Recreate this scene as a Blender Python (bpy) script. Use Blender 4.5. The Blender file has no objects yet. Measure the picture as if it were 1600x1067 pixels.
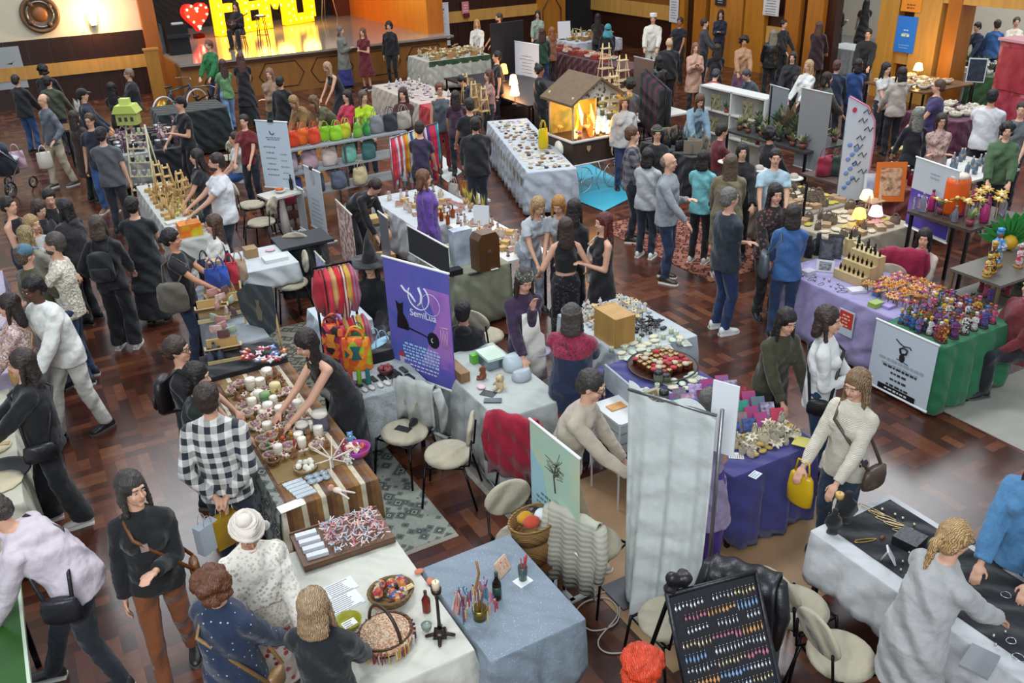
import bpy, bmesh, math, random
import numpy as np
from mathutils import Vector, Matrix
random.seed(7)
S = bpy.context.scene
COL = S.collection
PI = math.pi
# ---------------- camera (a phone held over a balcony rail, about 4.9 m up) ----------------
F_PX, PITCH, ROLL, YAW, CAM_H = 1397.33, .463563, -.0355094, .502803, 4.8716
def _axes():
    fw = np.array([0, math.cos(PITCH), -math.sin(PITCH)]); r = np.array([1., 0, 0]); u = np.cross(r, fw)
    c, s = math.cos(ROLL), math.sin(ROLL)
    r, u = c*r + s*u, -s*r + c*u
    c, s = math.cos(YAW), math.sin(YAW)
    R = np.array([[c, s, 0], [-s, c, 0], [0, 0, 1]])
    return R @ fw, R @ r, R @ u
FW, RT, UP = _axes()
CAMP = np.array([0, 0, CAM_H])
cam = bpy.data.objects.new('camera', bpy.data.cameras.new('camera')); COL.objects.link(cam)
m = Matrix.Identity(4)
for i in range(3):
    m[i][0], m[i][1], m[i][2], m[i][3] = RT[i], UP[i], -FW[i], CAMP[i]
cam.matrix_world = m
cam.data.sensor_width = 36; cam.data.lens = F_PX/1600*36; cam.data.clip_end = 200; cam.data.clip_start = .05
S.camera = cam
def ray(x, y):
    return FW + RT*(x-800)/F_PX - UP*(y-533.5)/F_PX
def at(x, y, z=0.):                       # the point of the horizontal plane z seen at a pixel
    d = ray(x, y); t = (z-CAM_H)/d[2]; return CAMP + t*d
def atY(x, y, Y):
    d = ray(x, y); return CAMP + d*Y/d[1]
def atX(x, y, X):
    d = ray(x, y); return CAMP + d*X/d[0]
def dist(p): return float(np.linalg.norm(np.array(p, float) - CAMP))
# ---------------- world, lights, exposure ----------------
W = bpy.data.worlds.new('hall_light'); S.world = W; W.use_nodes = True
W.node_tree.nodes['Background'].inputs[0].default_value = (.82, .90, 1.0, 1)
W.node_tree.nodes['Background'].inputs[1].default_value = .58
def area(name, loc, size, power, col=(1, 1, 1), rot=(0, 0, 0), sy=None):
    l = bpy.data.lights.new(name, 'AREA'); l.shape = 'RECTANGLE'; l.size = size; l.size_y = sy or size; l.energy = power; l.color = col
    o = bpy.data.objects.new(name, l); COL.objects.link(o); o.location = loc; o.rotation_euler = rot; return o
def point(name, loc, power, col, r=.05):
    l = bpy.data.lights.new(name, 'POINT'); l.energy = power; l.color = col; l.shadow_soft_size = r
    o = bpy.data.objects.new(name, l); COL.objects.link(o); o.location = loc; return o
for x, y, w, e in [(3, 9, 2.4, 330), (9.5, 8, 2.4, 330), (1.6, 19.5, 4.6, 430), (10, 16, 2.4, 330), (17, 11.6, 4.6, 430), (14, 25, 3.6, 260), (4, 25, 2.4, 150)]:
    area('ceiling_lamp', (x, y, 9.2), w, e, (.93, .97, 1), sy=w*.75)
area('gallery_windows', (-3, -2.5, 8.0), 7, 800, (.90, .96, 1), (math.radians(48), 0, math.radians(-32)), sy=3)
S.view_settings.view_transform = 'Standard'; S.view_settings.look = 'None'
S.view_settings.exposure = 0.16; S.view_settings.gamma = 1; S.view_settings.use_curve_mapping = False
# ---------------- materials ----------------
def lin(h):
    v = [int(h[i:i+2], 16)/255 for i in (0, 2, 4)]
    return [c/12.92 if c <= .04045 else ((c+.055)/1.055)**2.4 for c in v] + [1]
MATS = {}
def mat(spec):
    """spec = kind:colour[:colour...[:number]]; every material is a procedural node tree"""
    if spec in MATS: return MATS[spec]
    p = spec.split(':'); kind = p[0]
    cols = [lin(c) for c in p[1:] if len(c) == 6]; nums = [float(c) for c in p[1:] if len(c) != 6]
    m = bpy.data.materials.new(kind + '_' + (p[1] if len(p) > 1 else '')); m.use_nodes = True
    nt = m.node_tree; N = nt.nodes; L = nt.links; b = N['Principled BSDF']; MATS[spec] = m
    tc = N.new('ShaderNodeTexCoord')
    def noise(sc, det=3, vec=None, out='Fac'):
        n = N.new('ShaderNodeTexNoise'); n.inputs['Scale'].default_value = sc; n.inputs['Detail'].default_value = det
        L.new(vec or tc.outputs['Object'], n.inputs['Vector']); return n.outputs[out]
    def mixc(fac, a, c):
        x = N.new('ShaderNodeMix'); x.data_type = 'RGBA'
        for s, v in ((0, fac), (6, a), (7, c)):
            if hasattr(v, 'is_output'): L.new(v, x.inputs[s])
            else: x.inputs[s].default_value = v
        return x.outputs[2]
    def ramp(fac, stops, const=False):
        r = N.new('ShaderNodeValToRGB'); L.new(fac, r.inputs[0])
        if const: r.color_ramp.interpolation = 'CONSTANT'
        e = r.color_ramp.elements
        while len(e) < len(stops): e.new(.5)
        for i, (q, c) in enumerate(stops): e[i].position = q; e[i].color = c if hasattr(c, '__len__') else (c, c, c, 1)
        return r.outputs[0]
    def math_(op, a, c=0.):
        x = N.new('ShaderNodeMath'); x.operation = op
        for i, v in enumerate((a, c)):
            if hasattr(v, 'is_output'): L.new(v, x.inputs[i])
            else: x.inputs[i].default_value = v
        return x.outputs[0]
    def bump(h, d, s=1.):
        x = N.new('ShaderNodeBump'); x.inputs['Distance'].default_value = d; x.inputs['Strength'].default_value = s
        L.new(h, x.inputs['Height']); L.new(x.outputs[0], b.inputs['Normal'])
    def base(v):
        if hasattr(v, 'is_output'): L.new(v, b.inputs['Base Color'])
        else: b.inputs['Base Color'].default_value = v
    def dark(c, k): return [c[0]*k, c[1]*k, c[2]*k, 1]
    def wave(sc, axis, dist=2., vec=None):
        w = N.new('ShaderNodeTexWave'); w.inputs['Scale'].default_value = sc; w.inputs['Distortion'].default_value = dist; w.bands_direction = axis
        L.new(vec or tc.outputs['Object'], w.inputs['Vector']); return w.outputs['Fac']
    def sep(vec=None):
        s = N.new('ShaderNodeSeparateXYZ'); L.new(vec or tc.outputs['Object'], s.inputs[0]); return s.outputs
    c = cols[0] if cols else [.5, .5, .5, 1]
    R = b.inputs['Roughness']; rough = .6
    if kind in ('cloth', 'knit', 'plaid', 'floral', 'stripe', 'denim', 'drape', 'dots', 'lace', 'puffer', 'yoke'):
        rough = .88; b.inputs['Sheen Weight'].default_value = .15
        col = mixc(noise(9), dark(c, .86), dark(c, 1.08))
        if kind == 'denim': col = mixc(noise(60, 4), dark(c, .75), dark(c, 1.25))
        if kind == 'plaid':
            o = sep(); k = nums[0] if nums else 11.; 
            fx = math_('GREATER_THAN', math_('FRACT', math_('MULTIPLY', math_('ADD', o[0], 9.), k)), .5)
            fz = math_('GREATER_THAN', math_('FRACT', math_('MULTIPLY', math_('ADD', o[2], 9.), k)), .5)
            s = math_('MULTIPLY', math_('ADD', fx, fz), .5)
            col = ramp(s, [(0, cols[0]), (.34, [(x+y)/2 for x, y in zip(cols[0], cols[1])]), (.75, cols[1])], True)
        if kind in ('floral', 'lace', 'dots'):
            v = N.new('ShaderNodeTexVoronoi'); v.inputs['Scale'].default_value = nums[0] if nums else 30.
            L.new(tc.outputs['Object'], v.inputs['Vector'])
            f = ramp(v.outputs['Distance'], [(0, 1.), (.30 if kind != 'dots' else .12, 1.), (.42 if kind != 'dots' else .16, 0.)])
            c2 = cols[1] if len(cols) > 1 else dark(c, .5)
            if len(cols) > 2:
                h = N.new('ShaderNodeSeparateColor'); L.new(v.outputs['Color'], h.inputs[0])
                c2 = ramp(h.outputs[0], [(i/(len(cols)-1), q) for i, q in enumerate(cols[1:])], True)
            col = mixc(f, col, c2)
        if kind == 'yoke':                                       # embroidered yoke and hem of a tunic
            z = sep()[2]; k = math_('ADD', math_('GREATER_THAN', z, 1.27), math_('LESS_THAN', z, .68)); col = mixc(math_('MULTIPLY', k, ramp(noise(55, 2), [(.35, 0.), (.5, 1.)])), col, cols[1])
        if kind == 'stripe':
            o = sep(); k = nums[0] if nums else 6.; ax = int(nums[1]) if len(nums) > 1 else 0
            col = ramp(math_('FRACT', math_('MULTIPLY', math_('ADD', o[ax], 20.), k)), [(i/len(cols), q) for i, q in enumerate(cols)], True)
            col = mixc(noise(25), col, mixc(.35, col, [.02, .01, .01, 1]))
        base(col)
        if kind == 'knit': bump(wave(28, 'Z', .6), .004)
        elif kind == 'puffer': bump(wave(7, 'Z', .3), .004); rough = .7
        else:
            bump(math_('ADD', noise(7, 4), wave(2.2, 'DIAGONAL', 5.)), .03 if kind != 'drape' else .02, .8)
    elif kind == 'leather':
        rough = .38; base(mixc(noise(8), dark(c, .8), dark(c, 1.2))); bump(noise(30, 5), .004)
    elif kind == 'skin':
        rough = .52; base(mixc(noise(9), dark(c, .93), dark(c, 1.05))); b.inputs['Subsurface Weight'].default_value = .08
        b.inputs['Subsurface Radius'].default_value = (.02, .008, .005)
    elif kind == 'hair':
        rough = .48; w = math_('ADD', math_('MULTIPLY', wave(34, 'X', 9.), .5), math_('MULTIPLY', noise(30, 4), .5))
        c2 = cols[1] if len(cols) > 1 else dark(c, 1.8)
        base(ramp(w, [(.25, dark(c, .75)), (.75, c2)])); bump(w, .003)
    elif kind == 'wood':
        rough = nums[0] if nums else .45
        mp = N.new('ShaderNodeMapping'); mp.inputs['Scale'].default_value = (1, 1, .12); L.new(tc.outputs['Object'], mp.inputs[0])
        n = noise(9, 6, mp.outputs[0]); base(mixc(n, dark(c, .62), dark(c, 1.2))); bump(n, .003)
    elif kind == 'wicker':
        rough = .7; w = math_('MULTIPLY', wave(16, 'Z', .5), wave(14, 'DIAGONAL', .5)); base(mixc(w, dark(c, .45), dark(c, 1.1))); bump(w, .01)
    elif kind == 'metal':
        rough = .3; b.inputs['Metallic'].default_value = .9; base(mixc(noise(20), dark(c, .8), c))
    elif kind == 'glass':
        rough = .08; base(c); b.inputs['Transmission Weight'].default_value = .75; b.inputs['IOR'].default_value = 1.35
    elif kind == 'emit':
        base(c); b.inputs['Emission Color'].default_value = c; b.inputs['Emission Strength'].default_value = nums[0] if nums else 3
    elif kind == 'paper':
        rough = .6; base(mixc(noise(4), dark(c, .95), dark(c, 1.03)))
    elif kind == 'print':                                      # several inks in irregular patches
        rough = .5; n = noise(nums[0] if nums else 3., 2)
        base(ramp(n, [(.3 + .4*i/max(1, len(cols)-1), q) for i, q in enumerate(cols)]))
    elif kind == 'mixed':                                      # hard speckle of many colours
        rough = .6; v = N.new('ShaderNodeTexVoronoi'); v.inputs['Scale'].default_value = nums[0] if nums else 40.; L.new(tc.outputs['Object'], v.inputs['Vector'])
        h = N.new('ShaderNodeSeparateColor'); L.new(v.outputs['Color'], h.inputs[0])
        base(ramp(h.outputs[0], [(i/len(cols), q) for i, q in enumerate(cols)], True)); bump(v.outputs['Distance'], .01)
    elif kind == 'rug':
        rough = .95; v = N.new('ShaderNodeTexVoronoi'); v.inputs['Scale'].default_value = 9.; v.distance = 'MANHATTAN'; L.new(tc.outputs['Object'], v.inputs['Vector'])
        n = ramp(v.outputs['Distance'], [(0, cols[0]), (.25, cols[1]), (.4, cols[0]), (.55, cols[2]), (.8, cols[1])], True)
        base(mixc(noise(40), n, mixc(.4, n, cols[0]))); bump(noise(120), .004)
    elif kind == 'stone':
        rough = .55; base(mixc(noise(6, 8), dark(c, .82), dark(c, 1.12)))
    else:                                                       # plastic, paint
        rough = nums[0] if nums else .4; base(mixc(noise(5), dark(c, .93), dark(c, 1.05)))
    R.default_value = rough
    return m
# ---------------- geometry ----------------
def nrm(v):
    v = np.array(v, float); n = np.linalg.norm(v); return v/n if n > 1e-9 else np.array([0, 0, 1.])
def frame(d):
    d = nrm(d); a = np.array([1., 0, 0]) if abs(d[0]) < .9 else np.array([0, 1., 0]); u = nrm(np.cross(a, d)); return u, np.cross(d, u)
class G:
    def __init__(s): s.v = []; s.f = []; s.m = []; s.sm = []
    def add(s, v, f, m=0, sm=True):
        o = len(s.v); s.v += [tuple(float(c) for c in p) for p in v]; s.f += [tuple(o+i for i in q) for q in f]; s.m += [m]*len(f); s.sm += [sm]*len(f); return s
    def box(s, c, d, m=0, rz=0., rx=0., ry=0., ch=0.):
        x, y, z = [q/2 for q in d]
        v = [(sx*x, sy*y, sz*z) for sz in (-1, 1) for sy in (-1, 1) for sx in (-1, 1)]
        f = [(0, 2, 3, 1), (4, 5, 7, 6), (0, 1, 5, 4), (2, 6, 7, 3), (0, 4, 6, 2), (1, 3, 7, 5)]
        if rz or rx or ry:
            M = Matrix.Rotation(rz, 3, 'Z') @ Matrix.Rotation(ry, 3, 'Y') @ Matrix.Rotation(rx, 3, 'X'); v = [tuple(M @ Vector(p)) for p in v]
        return s.add([(p[0]+c[0], p[1]+c[1], p[2]+c[2]) for p in v], f, m, False)
    def loft(s, rings, n=12, m=0, cap=True, sm=True):
        """rings: (centre, radius_u, radius_v[, u, v])"""
        V = []; 
        for r in rings:
            c, a, b2 = np.array(r[0], float), r[1], r[2]
            u, w = (np.array(r[3], float), np.array(r[4], float)) if len(r) > 3 else (np.array([1., 0, 0]), np.array([0, 1., 0]))
            for k in range(n):
                t = 2*PI*k/n; V.append(c + u*a*math.cos(t) + w*b2*math.sin(t))
        F = [(i*n+k, i*n+(k+1) % n, (i+1)*n+(k+1) % n, (i+1)*n+k) for i in range(len(rings)-1) for k in range(n)]
        if cap: F += [tuple(range(n))[::-1], tuple((len(rings)-1)*n+k for k in range(n))]
        return s.add(V, F, m, sm)
    def cyl(s, p0, p1, r0, r1=None, n=12, m=0, sm=True):
        p0, p1 = np.array(p0, float), np.array(p1, float); u, w = frame(p1-p0); r1 = r0 if r1 is None else r1
        return s.loft([(p0, r0, r0, u, w), (p1, r1, r1, u, w)], n, m, True, sm)
    def cap(s, p0, p1, r0, r1=None, n=10, m=0):
        p0, p1 = np.array(p0, float), np.array(p1, float); d = nrm(p1-p0); u, w = frame(d); r1 = r0 if r1 is None else r1
        R = [(p0-d*r0, r0*.05, r0*.05, u, w)] + [(p0-d*r0*math.cos(t), r0*math.sin(t), r0*math.sin(t), u, w) for t in (.5, 1.05)]
        R += [(p0, r0, r0, u, w), (p1, r1, r1, u, w)] + [(p1+d*r1*math.cos(t), r1*math.sin(t), r1*math.sin(t), u, w) for t in (1.05, .5)] + [(p1+d*r1, r1*.05, r1*.05, u, w)]
        return s.loft(R, n, m)
    def ball(s, c, r, n=12, k=8, m=0, u=None, w=None):
        r = (r, r, r) if not hasattr(r, '__len__') else r; c = np.array(c, float)
        u = np.array([1., 0, 0]) if u is None else u; w = np.array([0, 1., 0]) if w is None else w; d = np.cross(u, w)
        return s.loft([(c - d*r[2]*math.cos(t), r[0]*math.sin(t), r[1]*math.sin(t), u, w) for t in [.08+(PI-.16)*i/(k-1) for i in range(k)]], n, m)
    def tube(s, pts, r, n=6, m=0, closed=False):
        P = [np.array(p, float) for p in pts]; 
        if closed: P = P + [P[0], P[1]]
        R = []
        for i, p in enumerate(P):
            d = P[min(i+1, len(P)-1)] - P[max(i-1, 0)]
            if i == 0: u, w = frame(d)
            else:
                d = nrm(d); u = nrm(u - d*np.dot(u, d)); w = np.cross(d, u)
            R.append((p, r, r, u, w))
        return s.loft(R, n, m)
    def lathe(s, prof, c=(0, 0, 0), n=16, m=0):
        return s.loft([((c[0], c[1], c[2]+z), max(r, .0005), max(r, .0005)) for r, z in prof], n, m)
    def prism(s, pts, o, u, w, d, t, m=0):
        """flat outline pts (a, b) in plane o + a*u + b*w, thickness t along d"""
        o, u, w, d = [np.array(q, float) for q in (o, u, w, d)]; n = len(pts)
        A = [o + u*a + w*b_ for a, b_ in pts]; B = [p + d*t for p in A]
        return s.add(A+B, [tuple(range(n))[::-1], tuple(range(n, 2*n))] + [(i, (i+1) % n, n+(i+1) % n, n+i) for i in range(n)], m, False)
def tag(o, label=None, cat=None, group=None, kind=None):
    for k, v in (('label', label), ('category', cat), ('group', group), ('kind', kind)):
        if v: o[k] = v
    return o
def obj(name, g, ms, parent=None, label=None, cat=None, group=None, kind=None, loc=None, rz=0):
    me = bpy.data.meshes.new(name); me.from_pydata(g.v, [], g.f)
    ms = [ms] if isinstance(ms, str) else ms
    for q in ms: me.materials.append(mat(q))
    me.polygons.foreach_set('material_index', [min(i, len(ms)-1) for i in g.m]); me.polygons.foreach_set('use_smooth', g.sm)
    o = bpy.data.objects.new(name, me); COL.objects.link(o)
    if parent is not None: o.parent = parent; KIDS.setdefault(parent.name, []).append(o)
    if loc is not None: o.location = loc
    if rz: o.rotation_euler[2] = rz
    return tag(o, label, cat, group, kind)
def thing(name, label, cat, loc=(0, 0, 0), rz=0., group=None):
    o = bpy.data.objects.new(name, None); COL.objects.link(o); o.location = loc; o.rotation_euler[2] = rz; o.empty_display_size = .1
    return tag(o, label, cat, group)
def struct(name, g, ms): return obj(name, g, ms, kind='structure')
KIDS = {}
def copy_tree(o, parent=None):
    c = o.copy(); COL.objects.link(c); c.parent = parent
    if parent is not None: KIDS.setdefault(parent.name, []).append(c)
    for ch in list(KIDS.get(o.name, [])): copy_tree(ch, c)
    return c
def text(name, s, size, loc, rot, m, parent=None, ext=.002, align='CENTER'):
    cu = bpy.data.curves.new(name, 'FONT'); cu.body = s; cu.size = size; cu.extrude = ext; cu.align_x = align; cu.materials.append(mat(m))
    o = bpy.data.objects.new(name, cu); COL.objects.link(o); o.location = loc; o.rotation_euler = rot
    if parent is not None: o.parent = parent; KIDS.setdefault(parent.name, []).append(o)
    return o
def world_rz(b): return math.radians(b) - YAW - PI/2       # turn of a thing whose front (+Y) points to picture bearing b (0 right, 90 away, 270 to the viewer)
def px(P):                                   # picture position of a point
    d = np.array(P, float)-CAMP; k = F_PX/(d@FW); return 800+(d@RT)*k, 533.5-(d@UP)*k
def rise(P, y):                              # height at which the vertical through P shows at picture row y
    a, b = P[2], P[2]+4.
    for _ in range(40):
        c = (a+b)/2
        if px((P[0], P[1], c))[1] > y: a = c
        else: b = c
    return a
# ---------------- the hall ----------------
def floor_mat():
    m = bpy.data.materials.new('parquet'); m.use_nodes = True; nt = m.node_tree; N = nt.nodes; L = nt.links; b = N['Principled BSDF']
    tc = N.new('ShaderNodeTexCoord'); MATS['parquet'] = m
    def mth(op, a, c=0.):
        x = N.new('ShaderNodeMath'); x.operation = op
        for i, v in enumerate((a, c)):
            if hasattr(v, 'is_output'): L.new(v, x.inputs[i])
            else: x.inputs[i].default_value = v
        return x.outputs[0]
    def brick(rot):
        mp = N.new('ShaderNodeMapping'); mp.inputs['Rotation'].default_value = (0, 0, rot); L.new(tc.outputs['Object'], mp.inputs[0])
        k = N.new('ShaderNodeTexBrick'); k.inputs['Scale'].default_value = 1.; k.inputs['Mortar Size'].default_value = .0012; k.inputs['Brick Width'].default_value = .42
        k.inputs['Row Height'].default_value = .105; k.offset = .5; k.inputs['Bias'].default_value = -.1
        k.inputs['Color1'].default_value = (0, 0, 0, 1); k.inputs['Color2'].default_value = (1, 1, 1, 1); k.inputs['Mortar'].default_value = (.1, .1, .1, 1)
        L.new(mp.outputs[0], k.inputs[0]); return k.outputs['Color'], mp.outputs[0]
    a, va = brick(0); c, vc = brick(PI/2)
    ck = N.new('ShaderNodeTexChecker'); ck.inputs['Scale'].default_value = 1/.84; L.new(tc.outputs['Object'], ck.inputs[0])
    x = N.new('ShaderNodeMix'); x.data_type = 'RGBA'; L.new(ck.outputs['Fac'], x.inputs[0]); L.new(a, x.inputs[6]); L.new(c, x.inputs[7])
    n = N.new('ShaderNodeTexNoise'); n.inputs['Scale'].default_value = 14; n.inputs['Detail'].default_value = 6; L.new(tc.outputs['Object'], n.inputs['Vector'])
    n2 = N.new('ShaderNodeTexNoise'); n2.inputs['Scale'].default_value = .9; n2.inputs['Detail'].default_value = 3; L.new(tc.outputs['Object'], n2.inputs['Vector'])
    f = mth('ADD', mth('MULTIPLY', x.outputs[2], .50), mth('ADD', mth('MULTIPLY', n.outputs[0], .25), mth('MULTIPLY', n2.outputs[0], .35)))
    r = N.new('ShaderNodeValToRGB'); L.new(f, r.inputs[0]); e = r.color_ramp.elements; e.new(.5); e.new(.72)
    for i, (q, h) in enumerate([(.18, '2c1813'), (.42, '44241a'), (.66, '5f3524'), (.95, '84583c')]): e[i].position = q; e[i].color = lin(h)
    L.new(r.outputs[0], b.inputs['Base Color'])
    b.inputs['Roughness'].default_value = .24; b.inputs['Specular IOR Level'].default_value = .6
    bp = N.new('ShaderNodeBump'); bp.inputs['Distance'].default_value = .004; bp.inputs['Strength'].default_value = .5; L.new(n2.outputs[0], bp.inputs['Height']); L.new(bp.outputs[0], b.inputs['Normal'])
    return m
floor_mat()
def bx(g, x0, x1, y0, y1, z0, z1, m=0): return g.box(((x0+x1)/2, (y0+y1)/2, (z0+z1)/2), (x1-x0, y1-y0, z1-z0), m)
struct('floor', bx(G(), -9, 19.5, -2, 28.5, -.1, 0), 'parquet')
struct('floor_stone', bx(G(), 7.6, 19.4, -2, 4.83, -.05, .006), 'stone:9a988f')
struct('floor_tan', bx(G(), 3.08, 5.4, 3.45, 5.7, -.05, .005), 'stone:a5835f')
struct('floor_annex', bx(G(), 19.5, 27, 5, 24, -.1, 0), 'stone:8a8a86')
# left part of the stage-side wall
Y = 28.5
struct('wall_back', bx(G(), -9, 4.35, Y, Y+.3, 0, 5), 'paint:c9c0a8:.8')
g = G()
for i in range(24):
    x = -8.9+i*.55; 
    if x < 4: bx(g, x, min(x+.54, 4.1), Y-.06, Y+.02, .0, 1.76)
struct('trim_1', g, 'wood:2c1711:.35'); struct('trim_2', bx(G(), -9, 4.1, Y-.1, Y, .76, 1.11), 'wood:b98a45:.4')
struct('trim_3', bx(G(), 4.02, 4.42, Y-.22, Y+.3, 0, 5), 'wood:a05a22:.4')
# stage
g = G(); bx(g, 4.42, 12.4, 26.0, 34, 0, 1.0); struct('stage_floor', g, 'wood:8a5a22:.5')
struct('stage_floor_1', bx(G(), 4.42, 12.6, 25.93, 34, 1.0, 1.06), 'paint:8f8880:.12')
struct('wall_stage', bx(G(), 3, 14, 34, 34.2, 0, 6), 'drape:17171d')
struct('trim_4', bx(G(), 12.05, 12.6, 26.6, 34, 1.06, 6), 'wood:c06a1c:.4')
struct('trim_5', bx(G(), 11.5, 12.05, 33.4, 33.95, 1.06, 6), 'wood:552015:.4')
g = G()
for k in range(5):                                  # outlined panels on the stage front
    x0, x1 = 5.0+k*1.5, 6.3+k*1.5
    P = [(x0, .5), (x0+.22, .84), (x1-.22, .84), (x1, .5), (x1-.22, .16), (x0+.22, .16)]
    g.tube([(a, 25.985, z) for a, z in P], .014, 5, closed=True)
struct('trim_6', g, 'wood:35190c'); struct('trim_7', bx(G(), 4.42, 12.6, 25.9, 25.94, .93, .98), 'wood:35190c')
# right of the stage, to the dark doorway in the corner
g = G()
for i in range(12): bx(g, 12.6+i*.47, 12.6+i*.47+.46, Y-.02, Y+.2, 0, 5)
struct('wall_back_1', g, 'wood:33170f:.35'); struct('trim_8', bx(G(), 12.6, 17.1, Y-.1, Y, 1.08, 1.43), 'wood:c2924a:.4')
struct('trim_9', bx(G(), 17.1, 18.25, Y-.12, Y, 0, 5), 'wood:a86c22:.4')
g = G(); g.tube([(x, Y-.135, z) for x, z in [(17.3, .2), (17.3, 1.2), (17.68, 1.75), (18.05, 1.2), (18.05, .2), (17.68, -.2+.25)]], .02, 5, closed=True); struct('trim_10', g, 'wood:35190c')
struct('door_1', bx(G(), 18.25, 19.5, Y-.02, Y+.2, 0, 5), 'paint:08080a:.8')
# right-hand wall: wainscot, mustard band, wooden pillars, opening to the annex
X = 19.5
struct('wall_right', bx(G(), X, X+.25, 17.3, Y, 0, 5), 'wood:33170f:.35')
struct('trim_11', bx(G(), X-.1, X, 23.7, Y, 1.05, 1.5), 'wood:c2924a:.4')
struct('wall_right_1', bx(G(), X-.04, X, 23.8, Y, 1.5, 5), 'wood:7a4a20:.4')
k = 12
for y0, y1, c in [(23.2, 23.8, 'b0701f'), (22.2, 22.75, 'a8661c'), (20.6, 22.0, 'b5742a'), (19.7, 20.5, 'b0701f'), (18.4, 18.95, 'a4621e'), (17.6, 18.15, 'ac6a22')]:
    struct('trim_%d' % k, bx(G(), X-.16, X+.02, y0, y1, 0, 5), 'wood:%s:.4' % c); k += 1
struct('trim_18', bx(G(), X-.1, X, 18.95, 19.65, .85, 1.3), 'wood:c2924a:.4')
for y0, y1, c in [(15.2, 15.75, 'b98434'), (14.05, 14.75, 'c08c42'), (13.55, 13.9, 'a4621e'), ]:
    struct('trim_%d' % (k+1), bx(G(), X-.22, X+.3, y0, y1, 0, 5), 'wood:%s:.4' % c); k += 1
struct('wall_right_2', bx(G(), X, X+.2, 14.7, 15.3, 0, 5), 'wood:4a2010:.35')
struct('trim_24', bx(G(), X-.12, X, 14.7, 15.3, .85, 1.12), 'wood:c2924a:.4')
struct('trim_25', bx(G(), X-.2, X+.3, 2, 14.75, 2.33, 2.7), 'wood:c2924a:.4')
struct('trim_26', bx(G(), X-.2, X+.3, 15.7, 17.8, 2.75, 3.1), 'wood:b0701f:.4')
struct('wall_annex', bx(G(), 26.8, 27, 5, 24, 0, 5), 'paint:b9b2a4:.8')
struct('wall_annex_1', bx(G(), X+.25, 27, 23.8, 24, 0, 5), 'paint:c8c2b4:.8')
area('annex_lamp', (23, 13, 4.6), 3, 140, (1, .96, .9))
area('annex_lamp', (23, 18, 4.6), 3, 110, (1, .96, .9))
# ---------------- people ----------------
SKIN = {'l': 'skin:cf9f85', 'm': 'skin:b98566', 't': 'skin:9a6648', 'd': 'skin:5a3a2a', 'p': 'skin:d9b09a'}
ARM = {'down': (.24, .04, -.56, 0), 'fwd': (.13, .46, -.36, 0), 'reach': (.10, .58, -.22, 0), 'low': (.16, .34, -.45, 0), 'chest': (.05, .27, -.22, 0), 'phone': (.05, .30, -.12, 0),
       'cross': (-.10, .20, -.26, 0), 'back': (.03, -.17, -.46, 0), 'hip': (.20, .05, -.40, 1), 'face': (.03, .20, .02, 0), 'up': (.14, .25, .22, 0), 'side': (.34, .18, -.42, 0), 'wide': (.50, .30, -.20, 0),
       'lap': (.08, .34, -.42, 0), 'front': (.04, .24, -.46, 0)}
def ik(a, t, l1, l2, pole):
    a, t = np.array(a, float), np.array(t, float); d = t-a; L_ = np.linalg.norm(d); mx = (l1+l2)*.995
    if L_ > mx: t = a + d/L_*mx; d = t-a; L_ = mx
    x = (l1*l1-l2*l2+L_*L_)/(2*L_); h = math.sqrt(max(0, l1*l1-x*x)); u = d/L_
    p = np.array(pole, float); p = nrm(p-u*np.dot(p, u)); return a+u*x+p*h, t
def remesh(o, vox, sm=3):
    r = o.modifiers.new('skin', 'REMESH'); r.mode = 'VOXEL'; r.voxel_size = vox; r.use_smooth_shade = True
    s = o.modifiers.new('soft', 'SMOOTH'); s.factor = .5; s.iterations = sm
    k = o.name.split('.')[0]
    if k not in ('body', 'shoe'):                     # strands of hair, folds of cloth
        w = o.modifiers.new('folds', 'DISPLACE'); q = 'hair_relief' if k in ('hair', 'beard') else 'cloth_relief'
        if q not in bpy.data.textures: x = bpy.data.textures.new(q, 'CLOUDS'); x.noise_scale = .022 if q[0] == 'h' else .10; x.noise_depth = 2
        w.texture = bpy.data.textures[q]; w.strength = .016 if q[0] == 'h' else .020; w.mid_level = .45; w.texture_coords = 'LOCAL'
NPEOPLE = 0
HEAD_AT = {}
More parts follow.
